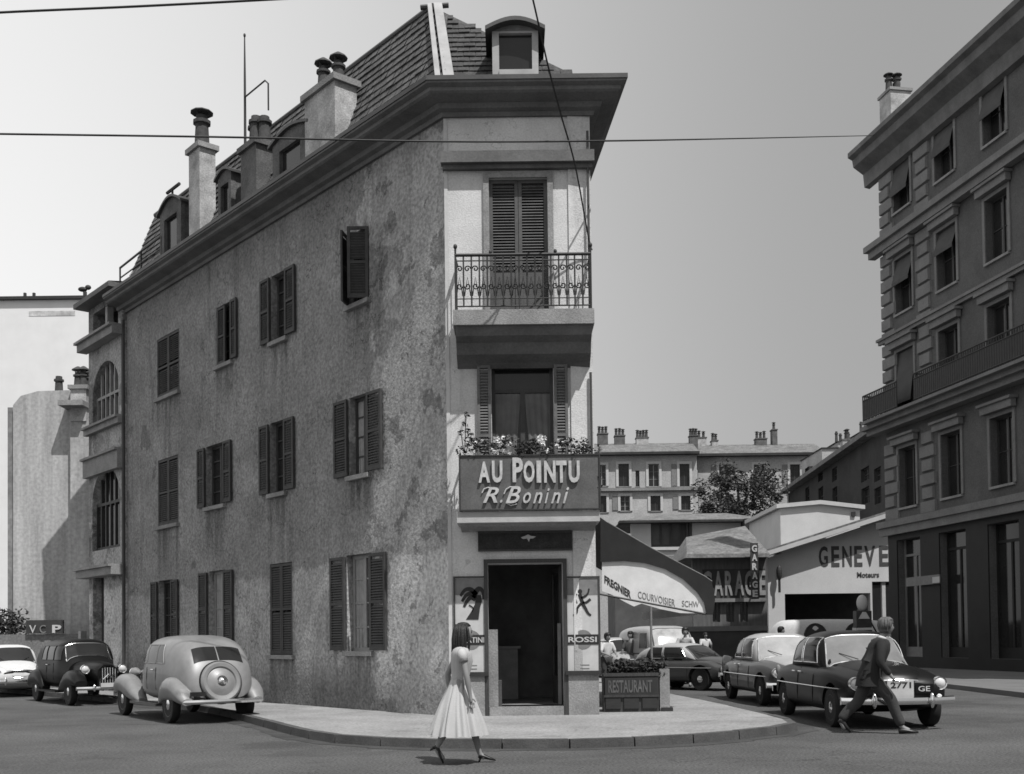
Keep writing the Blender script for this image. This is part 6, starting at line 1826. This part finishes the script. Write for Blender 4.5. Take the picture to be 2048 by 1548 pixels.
# woman walking to the right in the road (local x = walking direction)
gw_ = ground(921, 1527)
wom = thing('person', 'woman in a white flared dress with dark bobbed hair walking across the road', 'person', V((gw_.x, gw_.y, 0)), R_(8))
nd, ed = {}, []
def N(k, p, r): nd[k] = (V(p), r)
N('pelvis', (0, 0, .90), (.115, .10)); N('waist', (.01, 0, 1.03), (.095, .085)); N('chest', (.025, 0, 1.20), (.115, .10)); N('neck0', (.03, 0, 1.345), .055); N('neck1', (.045, 0, 1.41), .046); N('skull', (.055, 0, 1.46), .05)
ed += [('pelvis', 'waist'), ('waist', 'chest'), ('chest', 'neck0'), ('neck0', 'neck1'), ('neck1', 'skull')]
for sg_, kx, ax_, fx, fz, ftx in ((1, .17, .235, .235, .10, .30), (-1, -.06, -.29, -.29, .19, -.20)):
    p = 'l' if sg_ > 0 else 'r'
    N(p + 'hip', (.0, sg_ * .085, .84), .085); N(p + 'knee', (kx, sg_ * .075, .47), .055)
    mid = (V((kx, sg_ * .075, .47)) + V((ax_, sg_ * .06, fz))) / 2 + V((-.02, 0, .03))
    N(p + 'calf', mid, .050); N(p + 'ankle', (ax_, sg_ * .06, fz), .032)
    foot = (ftx + .0, sg_ * .06, .045 if sg_ > 0 else .05)
    N(p + 'foot', foot, .034)
    ed += [('pelvis', p + 'hip'), (p + 'hip', p + 'knee'), (p + 'knee', p + 'calf'), (p + 'calf', p + 'ankle'), (p + 'ankle', p + 'foot')]
roots = ['pelvis']
for sg_, el, wr in ((1, (-.12, .235, 1.05), (-.10, .23, .84)), (-1, (.06, -.235, 1.04), (.10, -.235, .80))):
    p = 'L' if sg_ > 0 else 'R'
    N(p + 'sh', (.02, sg_ * .165, 1.305), .052); N(p + 'elbow', el, .037); N(p + 'fore', (V(el) * .6 + V(wr) * .4), .037); N(p + 'wrist', wr, .023)
    ed += [('chest', p + 'sh'), (p + 'sh', p + 'elbow'), (p + 'elbow', p + 'fore'), (p + 'fore', p + 'wrist')]
    roots += hand_nodes(nd, ed, p, wr, V(wr) - V(el), (1, 0, 0), .95)
inv = wm(wom)
nd2 = {k: (v[0], v[1]) for k, v in nd.items()}
skinned('body', nd2, ed, roots, skin, wom)
def loc_head(t, c, face, **kw):
    q = wm(t) @ V(c)
    ang = wm(t).to_euler().z
    return head(t, q, ang + face, **kw)
loc_head(wom, (.065, 0, 1.535), R_(-4), s=1.0, style='bob')
mk('dress', skirt_mb([(1.372, .02, 0, .075, .12, 0), (1.345, .02, 0, .10, .17, 0), (1.29, .025, 0, .122, .185, .006), (1.20, .03, 0, .130, .152, .012), (1.10, .02, 0, .115, .125, .02), (1.02, .01, 0, .105, .11, .01), (.98, .005, 0, .11, .115, .02), (.93, .0, 0, .125, .13, .03), (.84, -.005, 0, .158, .165, .05), (.72, -.01, 0, .205, .215, .07), (.58, -.012, 0, .255, .26, .08), (.45, -.015, 0, .298, .30, .085), (.335, -.015, 0, .33, .33, .085)]), dress_m, wom, smooth=2, local=True)
for sg_ in (1, -1):
    mk('sleeve', MB().tube([(.02, sg_ * .13, 1.325), (.015, sg_ * .185, 1.29), (-.01 if sg_ > 0 else .03, sg_ * .215, 1.20)], [.05, .060, .052], 14), dress_m, wom, smooth=2, local=True)
mk('belt', MB().lathe([(.112, -.018), (.116, 0), (.112, .018)], Matrix.Translation((.008, 0, 1.0)) @ Matrix.Diagonal((.98, 1.0, 1, 1)), 28), mat('pale_belt', .5), wom, smooth=True, local=True)
mk('shoe', shoe_mb((.215, .06, .055), (.42, .06, .012), .040, .06, .05), shoe_m, wom, smooth=2, local=True)
mk('shoe', shoe_mb((-.325, -.06, .215), (-.215, -.06, .012), .040, .06, .05), shoe_m, wom, smooth=2, local=True)

# man striding to the right in front of the black car
gm_ = ground(1748, 1467)
man = thing('person', 'man in a dark suit with grey hair striding to the right before the black car', 'person', V((gm_.x, gm_.y, 0)), R_(-6))
nd, ed = {}, []
N('pelvis', (-.05, 0, .88), (.125, .11)); N('waist', (.0, 0, 1.02), (.125, .105)); N('chest', (.075, 0, 1.22), (.15, .12)); N('neck0', (.125, 0, 1.375), .065); N('neck1', (.16, 0, 1.45), .056); N('skull', (.19, 0, 1.50), .05)
ed += [('pelvis', 'waist'), ('waist', 'chest'), ('chest', 'neck0'), ('neck0', 'neck1'), ('neck1', 'skull')]
legs = {}
for sg_, kn, an_, ft in ((-1, (.24, -.09, .50), (.385, -.09, .09), (.50, -.09, .045)), (1, (-.20, .09, .46), (-.46, .09, .17), (-.39, .09, .05))):
    p = 'l' if sg_ > 0 else 'r'
    N(p + 'hip', (-.04, sg_ * .09, .84), .095); N(p + 'knee', kn, .062); N(p + 'calf', (V(kn) + V(an_)) / 2 + V((-.02, 0, .02)), .055); N(p + 'ankle', an_, .038); N(p + 'foot', ft, .035)
    ed += [('pelvis', p + 'hip'), (p + 'hip', p + 'knee'), (p + 'knee', p + 'calf'), (p + 'calf', p + 'ankle'), (p + 'ankle', p + 'foot')]
roots = ['pelvis']
arms = []
for sg_, el, wr in ((-1, (.05, -.27, 1.05), (.20, -.25, .86)), (1, (-.02, .26, 1.05), (-.06, .25, .82))):
    p = 'L' if sg_ > 0 else 'R'
    N(p + 'sh', (.095, sg_ * .185, 1.34), .06); N(p + 'elbow', el, .042); N(p + 'fore', (V(el) * .6 + V(wr) * .4), .040); N(p + 'wrist', wr, .028)
    ed += [('chest', p + 'sh'), (p + 'sh', p + 'elbow'), (p + 'elbow', p + 'fore'), (p + 'fore', p + 'wrist')]
    roots += hand_nodes(nd, ed, p, wr, V(wr) - V(el), (1, 0, 0), 1.05)
    arms.append((p, el, wr, sg_))
skinned('body', nd, ed, roots, skin, man)
loc_head(man, (.215, 0, 1.575), R_(12), s=1.04, style='short', hair=hair_g)
jn, je = {}, []
def J(k, p, r): jn[k] = (V(p), r)
J('q', (-.06, 0, .70), (.17, .165)); J('p', (-.055, 0, .80), (.175, .16)); J('h', (-.045, 0, .90), (.16, .14)); J('w', (.0, 0, 1.03), (.165, .14)); J('c', (.075, 0, 1.22), (.195, .155)); J('n', (.115, 0, 1.37), (.085, .08)); J('co', (.14, 0, 1.41), .068)
je += [('q', 'p'), ('p', 'h'), ('h', 'w'), ('w', 'c'), ('c', 'n'), ('n', 'co')]
for p, el, wr, sg_ in arms:
    J(p + 's', (.095, sg_ * .195, 1.335), .085); J(p + 'e', el, .062); J(p + 'w', V(wr) * .96 + V(el) * .04, .047)
    je += [('c', p + 's'), (p + 's', p + 'e'), (p + 'e', p + 'w')]
jk = skinned('jacket', jn, je, 'h', suit_m, man)
mk('jacket_skirt', skirt_mb([(1.395, .125, 0, .07, .09, 0), (1.37, .115, 0, .12, .17, 0), (1.32, .105, 0, .15, .215, 0), (1.22, .085, 0, .168, .222, .01), (1.10, .04, 0, .165, .205, .012), (.98, -.01, 0, .165, .195, .015), (.86, -.045, 0, .178, .20, .02), (.76, -.055, 0, .188, .208, .03), (.70, -.06, 0, .192, .212, .03)], K=48, pleats=5), suit_m, jk, smooth=2, local=True)
mk('shirt_collar', MB().tube([(.13, 0, 1.39), (.145, 0, 1.43)], [.072, .066], 14), mat('white_shirt', .68), man, smooth=2, local=True)
tn, te = {}, []
tn['p'] = (V((-.05, 0, .88)), (.14, .125))
for sg_, kn, an_ in ((-1, (.24, -.09, .50), (.385, -.09, .09)), (1, (-.20, .09, .46), (-.46, .09, .17))):
    p = 'l' if sg_ > 0 else 'r'
    tn[p + 'h'] = (V((-.04, sg_ * .09, .84)), .115); tn[p + 'k'] = (V(kn), .088); tn[p + 'c'] = ((V(kn) + V(an_)) / 2 + V((-.02, 0, .02)), .080); tn[p + 'a'] = (V(an_) + V((0, 0, .02)), .070)
    te += [('p', p + 'h'), (p + 'h', p + 'k'), (p + 'k', p + 'c'), (p + 'c', p + 'a')]
skinned('trousers', tn, te, 'p', trouser_m, man)
mk('shoe', shoe_mb((.335, -.09, .005), (.61, -.09, .012), .05, .085), shoe_m, man, smooth=2, local=True)
mk('shoe', shoe_mb((-.50, .09, .17), (-.33, .09, .005), .05, .085), shoe_m, man, smooth=2, local=True)

def bystander(label, loc, rotz, shirt, leg, hgt=1.7, bend=0.0, hs_='short', arms_fwd=True):
    t = thing('person', label, 'person', loc, rotz)
    k = hgt / 1.72
    nd, ed = {}, []
    def N_(a, p, r): nd[a] = (V(p) * k, r)
    b = bend
    N_('pelvis', (0, 0, .90), (.12, .11)); N_('waist', (.03 * b, 0, 1.04), (.115, .10)); N_('chest', (.16 * b, 0, 1.24), (.14, .12)); N_('neck0', (.26 * b, 0, 1.39), .06); N_('skull', (.32 * b, 0, 1.50), .05)
    ed += [('pelvis', 'waist'), ('waist', 'chest'), ('chest', 'neck0'), ('neck0', 'skull')]
    rts = ['pelvis']
    for sg_ in (1, -1):
        p = 'l' if sg_ > 0 else 'r'
        N_(p + 'hip', (0, sg_ * .09, .85), .09); N_(p + 'knee', (.02, sg_ * .1, .47), .06); N_(p + 'ankle', (0, sg_ * .11, .09), .04); N_(p + 'foot', (.13, sg_ * .12, .04), .035)
        ed += [('pelvis', p + 'hip'), (p + 'hip', p + 'knee'), (p + 'knee', p + 'ankle'), (p + 'ankle', p + 'foot')]
        q = 'L' if sg_ > 0 else 'R'
        el = V((.12 * b + .08, sg_ * .27, 1.10)); wr = V((.30 + .1 * b, sg_ * .17, 1.02)) if arms_fwd else V((.1, sg_ * .27, .86))
        N_(q + 'sh', (.20 * b, sg_ * .19, 1.35), .06); N_(q + 'elbow', el, .042); N_(q + 'wrist', wr, .028)
        ed += [('chest', q + 'sh'), (q + 'sh', q + 'elbow'), (q + 'elbow', q + 'wrist')]
        rts += hand_nodes(nd, ed, q, wr * k, wr - el, (0, -sg_, .3), 1.0)
    skinned('body', nd, ed, rts, skin, t)
    loc_head(t, (V((.36 * b, 0, 1.58)) * k), 0.0, s=1.02, style=hs_)
    jn = {a: (nd[a][0], r) for a, r in (('pelvis', (.145, .13)), ('waist', (.14, .12)), ('chest', (.17, .14)), ('neck0', .075), ('Lsh', .08), ('Rsh', .08), ('Lelbow', .06), ('Relbow', .06))}
    skinned('shirt', jn, [('pelvis', 'waist'), ('waist', 'chest'), ('chest', 'neck0'), ('chest', 'Lsh'), ('Lsh', 'Lelbow'), ('chest', 'Rsh'), ('Rsh', 'Relbow')], 'pelvis', shirt, t)
    tn = {a: (nd[a][0] + V((0, 0, .015)), r) for a, r in (('pelvis', (.14, .125)), ('lhip', .11), ('lknee', .085), ('lankle', .07), ('rhip', .11), ('rknee', .085), ('rankle', .07))}
    skinned('trousers', tn, [('pelvis', 'lhip'), ('lhip', 'lknee'), ('lknee', 'lankle'), ('pelvis', 'rhip'), ('rhip', 'rknee'), ('rknee', 'rankle')], 'pelvis', leg, t)
    for sg_ in (1, -1):
        mk('shoe', shoe_mb(V((-.06, sg_ * .11, .004)) * k, V((.2, sg_ * .125, .01)) * k, .048, .08), shoe_m, t, smooth=2, local=True)
    return t
white_sh = mat('white_shirt', .68, .9, .06, 4.0, .2, 50)
def standing(px, ytop, Y): return place(px, Y)
bystander('man in a white shirt standing behind the dark round car near the awning', place(1371, 32.5), R_(-100), white_sh, trouser_m, 1.76, .35)
bystander('distant person in a pale top by the low street wall', place(1411, 50), R_(-80), white_sh, trouser_m, 1.66, .1, arms_fwd=False)
bystander('person in white leaning over behind the two tone saloon', place(1545, 36), R_(-20), white_sh, trouser_m, 1.78, .8)

bystander('seated looking person in white half hidden at the house wall under the awning', place(1212, 33), R_(-60), white_sh, trouser_m, 1.62, .3)
bystander('person in a grey jacket between the pale van and the awning edge', place(1262, 36), R_(-120), cloth_g, trouser_m, 1.68, .1, arms_fwd=False)

# scooter leaning by the man in the white shirt
sp_ = place(1384, 31.6)
sct = thing('scooter', 'small dark scooter with pale leg shield behind the round dark car', 'scooter', sp_, R_(-60))
for x in (-.6, .6): wheel(sct, x, .001, .24, .10)
mk('body', Hull([(-.85, .25, .45, .06, 2.4), (-.6, .25, .72, .17, 2.6), (-.2, .28, .70, .17, 2.6), (.05, .25, .36, .15, 3), (.35, .24, .33, .15, 3)], N=16, K=18).mb(), car_mid, sct, smooth=True, local=True)
mk('leg_shield', Hull([(.34, .28, .80, .20, 3), (.40, .28, 1.0, .20, 3), (.46, .5, 1.0, .12, 3)], N=6, K=18).mb(), car_light, sct, smooth=True, local=True)
mk('handlebar', MB().tube([(.36, -.32, 1.05), (.42, -.1, 1.08), (.42, .1, 1.08), (.36, .32, 1.05)], .018, 6), chrome, sct, smooth=True, local=True)
mk('seat', Hull([(-.6, .72, .80, .12, 3), (-.1, .72, .82, .13, 3)], N=6, K=16).mb(), rubber, sct, smooth=True, local=True)
mk('headlight', MB().ball((.52, 0, .98), .06, .07, .07), lamp_glass, sct, smooth=True, local=True)

# ------------------------------------------------------------------ petrol pump behind the black car
pp = place(1726, 39.2)
pump = thing('petrol_pump', 'petrol pump with small white globe and pale emblem behind the striding man', 'petrol pump', pp)
Mx = Matrix.Translation(pp)
zt_ = at(1726, 1190, 39.2).z
zb_ = at(1726, 1232, 39.2).z
mk('cabinet', MB().box(pp.x - .30, pp.x + .30, pp.y - .22, pp.y + .22, 0, zb_ - .42), white_p, pump)
mk('dial_panel', MB().box(pp.x - .26, pp.x + .26, pp.y - .24, pp.y - .223, zb_ - 1.0, zb_ - .5), iron, pump)
mk('head_panel', MB().box(pp.x - .27, pp.x + .27, pp.y - .20, pp.y + .20, zb_ - .417, zb_ + .18), iron, pump)
mk('emblem', MB().prism([V((pp.x + x, pp.y - .203, z)) for x, z in ((-.2, zb_ - .1), (.2, zb_ - .1), (.06, zb_ + .14), (-.06, zb_ + .14))], [V((pp.x + x, pp.y - .225, z)) for x, z in ((-.2, zb_ - .1), (.2, zb_ - .1), (.06, zb_ + .14), (-.06, zb_ + .14))]), white_p, pump)
mk('globe', MB().ball((pp.x, pp.y, (zb_ + .18 + zt_) / 2), .20, .14, (zt_ - zb_ - .18) / 2 + .01, 18, 12), white_p, pump, smooth=2)
mk('hose', MB().tube([pp + V((.26, -.1, zb_ - .2)), pp + V((.5, -.15, zb_ - .7)), pp + V((.42, -.15, .6)), pp + V((.3, -.1, .9))], .03, 6), rubber, pump, smooth=True)

# ------------------------------------------------------------------ awning along the right side of the house
YA = 20.4
GA = Frame((0, YA), (1, 0), (0, -1))
def ga(x, y, n=0.0): return GA.px(x, y, n)
awn_t = thing('awning', 'dark sloping awning with white lettered canvas skirt on the right side of the house', 'awning', GA.p(*ga(1205, 1190)))
top = [(1201, 1036), (1215, 1046), (1300, 1096), (1360, 1128), (1410, 1154), (1424, 1164)]
inn = [(1430, 1200), (1426, 1228), (1413, 1228), (1408, 1206), (1394, 1184), (1366, 1158), (1330, 1138), (1290, 1126), (1250, 1122), (1201, 1124)]
mk('cheek', MB().fprism(GA, [ga(x, y) for x, y in top + inn], -.012, .012), canvas_d, awn_t)
# sloping canopy running back along the wall
tp = [ga(x, y) for x, y in top]
ca = MB()
dv = RW.dx * 6.0
for (a, b) in zip(tp, tp[1:]):
    p0, p1 = GA.p(a[0], a[1], -.013), GA.p(b[0], b[1], -.013)
    ca.prism([p0, p1, p1 + V((0, 0, .012)), p0 + V((0, 0, .012))], [p0 + dv, p1 + dv, p1 + dv + V((0, 0, .012)), p0 + dv + V((0, 0, .012))])
mk('canopy', ca, canvas_d, awn_t)
mk('piping', MB().tube([GA.p(a, b + .012, .0) for a, b in tp[1:]], .012, 6), stone_rl, awn_t)
# white skirt: hung just behind the dark edge, its lower hem bending at the pole
hem = [(1204, 1182), (1225, 1190), (1250, 1204), (1268, 1213), (1283, 1207), (1320, 1218), (1360, 1226), (1411, 1228)]
arc = [(1412, 1206), (1398, 1182), (1370, 1154), (1334, 1134), (1292, 1121), (1250, 1117), (1204, 1119)]
sk = MB().fprism(GA, [ga(x, y, -.03) for x, y in hem + arc], -.036, -.028)
skirt = mk('skirt', sk, canvas_w, awn_t)
mk('skirt', MB().prism([GA.p(*ga(1411, 1228, -.04), -.04), GA.p(*ga(1411, 1208, -.04), -.04), GA.p(*ga(1414, 1208, -.04), -.04), GA.p(*ga(1414, 1228, -.04), -.04)], [q + dv for q in [GA.p(*ga(1411, 1228, -.04), -.04), GA.p(*ga(1411, 1208, -.04), -.04), GA.p(*ga(1414, 1208, -.04), -.04), GA.p(*ga(1414, 1228, -.04), -.04)]]), canvas_w, awn_t)
def on_line(p, q, h):
    a, b = ga(*p, -.027), ga(*q, -.027)
    a, b = V((a[0], a[1])), V((b[0], b[1]))
    hz = h * YA / FPX
    return lambda u, w, d: GA.p(a.x + (b.x - a.x) * u, a.y + (b.y - a.y) * u + hz * w, d - .027)
for body, p, q, h in (('FREGNIER', (1209, 1166), (1262, 1198), 16), ('COURVOISIER', (1276, 1196), (1350, 1213), 14), ('SCHW', (1364, 1213), (1398, 1215), 12)):
    mk('lettering', text_mb(GA, body, 0, 1, 0, 1, 0, .006, bold=.03 if body[0] == 'F' else .0, mapf=on_line(p, q, h)), black_p if body[0] == 'F' else grey_p, skirt)
pole_x = ga(1303, 1300, .2)[0]
mk('pole', MB().tube([GA.p(pole_x, ZP, .2), GA.p(pole_x, ga(1303, 1214)[1], .2)], .022, 8), stone_rl, awn_t)
mk('side_arm', MB().tube([RW.p(.9, ga(1205, 1185)[1], .02), GA.p(*ga(1412, 1228), -.02)], .02, 6), iron, awn_t)

# terrace enclosure: lettered boxes with a dark hedge
YB = ground(1262, 1424, ZP).y
GB = Frame((0, YB), (1, 0), (0, -1))
def gb(x, y, n=0.0): return GB.px(x, y, n)
tb = thing('planter_box', 'dark wooden terrace planter with faint RESTAURANT lettering beside the doorway', 'planter', GB.p(gb(1262, 1424)[0], ZP))
x0, x1, xm = gb(1208, 1390)[0], gb(1318, 1390)[0], gb(1341, 1390)[0]
zt = gb(1262, 1348)[1]
zm1, zm2 = gb(1262, 1392)[1], gb(1262, 1362)[1]
bd = MB().fbox(GB, x0, x1, ZP, zt, -.45, -.03)
mk('box', bd, wood_d, tb)
for i in range(3):
    a = x0 + (x1 - x0) * i / 3; b = x0 + (x1 - x0) * (i + 1) / 3
    mk('panel', MB().fbox(GB, a + .03, b - .03, ZP + .06, zm1 - .03, -.03, .0), mat('planter_panel', .03, .7, .3, 4.0, stretch=(1, 1, 6)), tb)
mk('rail', MB().fbox(GB, x0, x1, zm1 - .02, zm1 + .02, -.029, .012).fbox(GB, x0, x1, zt - .04, zt + .02, -.029, .016), wood_d, tb)
mk('name_board', MB().fbox(GB, x0 + .02, x1 - .02, zm1 + .021, zm2 + .06, -.029, .006), mat('planter_board', .028, .7, .3, 4.0), tb)
mk('lettering', text_mb(GB, 'RESTAURANT', x0 + .08, x1 - .12, zm1 + .06, zm2 + .02, .0065, .006, bold=.02), mat('faint_letter', .12, .8, .4, 6.0), tb)
cl = [(GB.p(random.uniform(x0 + .05, xm - .1), random.uniform(zt, gb(1262, 1326)[1]), random.uniform(-.42, -.12)), .10, 60) for k in range(34)]
hg = thing('terrace_shrub', 'dark clipped shrubs growing out of the terrace planter', 'shrub', GB.p((x0 + x1) / 2, zt - .05, -.25))
mk('foliage', leaf_cloud(MB(), cl, .045), leaf_d, hg)
mk('stem', MB().tube([GB.p(x0 + .3, zt - .05, -.25), GB.p(x0 + .3, zt + .25, -.25)], .02, 5).tube([GB.p(x1 - .3, zt - .05, -.25), GB.p(x1 - .3, zt + .25, -.25)], .02, 5), bark, hg)
ps = thing('terrace_post', 'square pale stained post at the street end of the terrace planter', 'post', GB.p((x1 + xm) / 2, ZP, -.2))
mk('shaft', MB().fbox(GB, gb(1321, 1390)[0], xm, ZP, gb(1330, 1338)[1], -.32, -.08), stone_trim, ps)
mk('foot', MB().fbox(GB, gb(1321, 1390)[0] + .02, xm + .05, ZP - .02, ZP + .07, -.34, -.05), iron, ps)
sgp = thing('terrace_side_box', 'plain dark planter running back along the pavement from the pale post', 'planter', V((GB.p(xm, 0).x - .1, YB + 1.9, ZP)))
mk('box', MB().box(GB.p(xm, 0).x - .30, GB.p(xm, 0).x - .02, YB + .40, YB + 3.4, ZP, zt), wood_d, sgp)
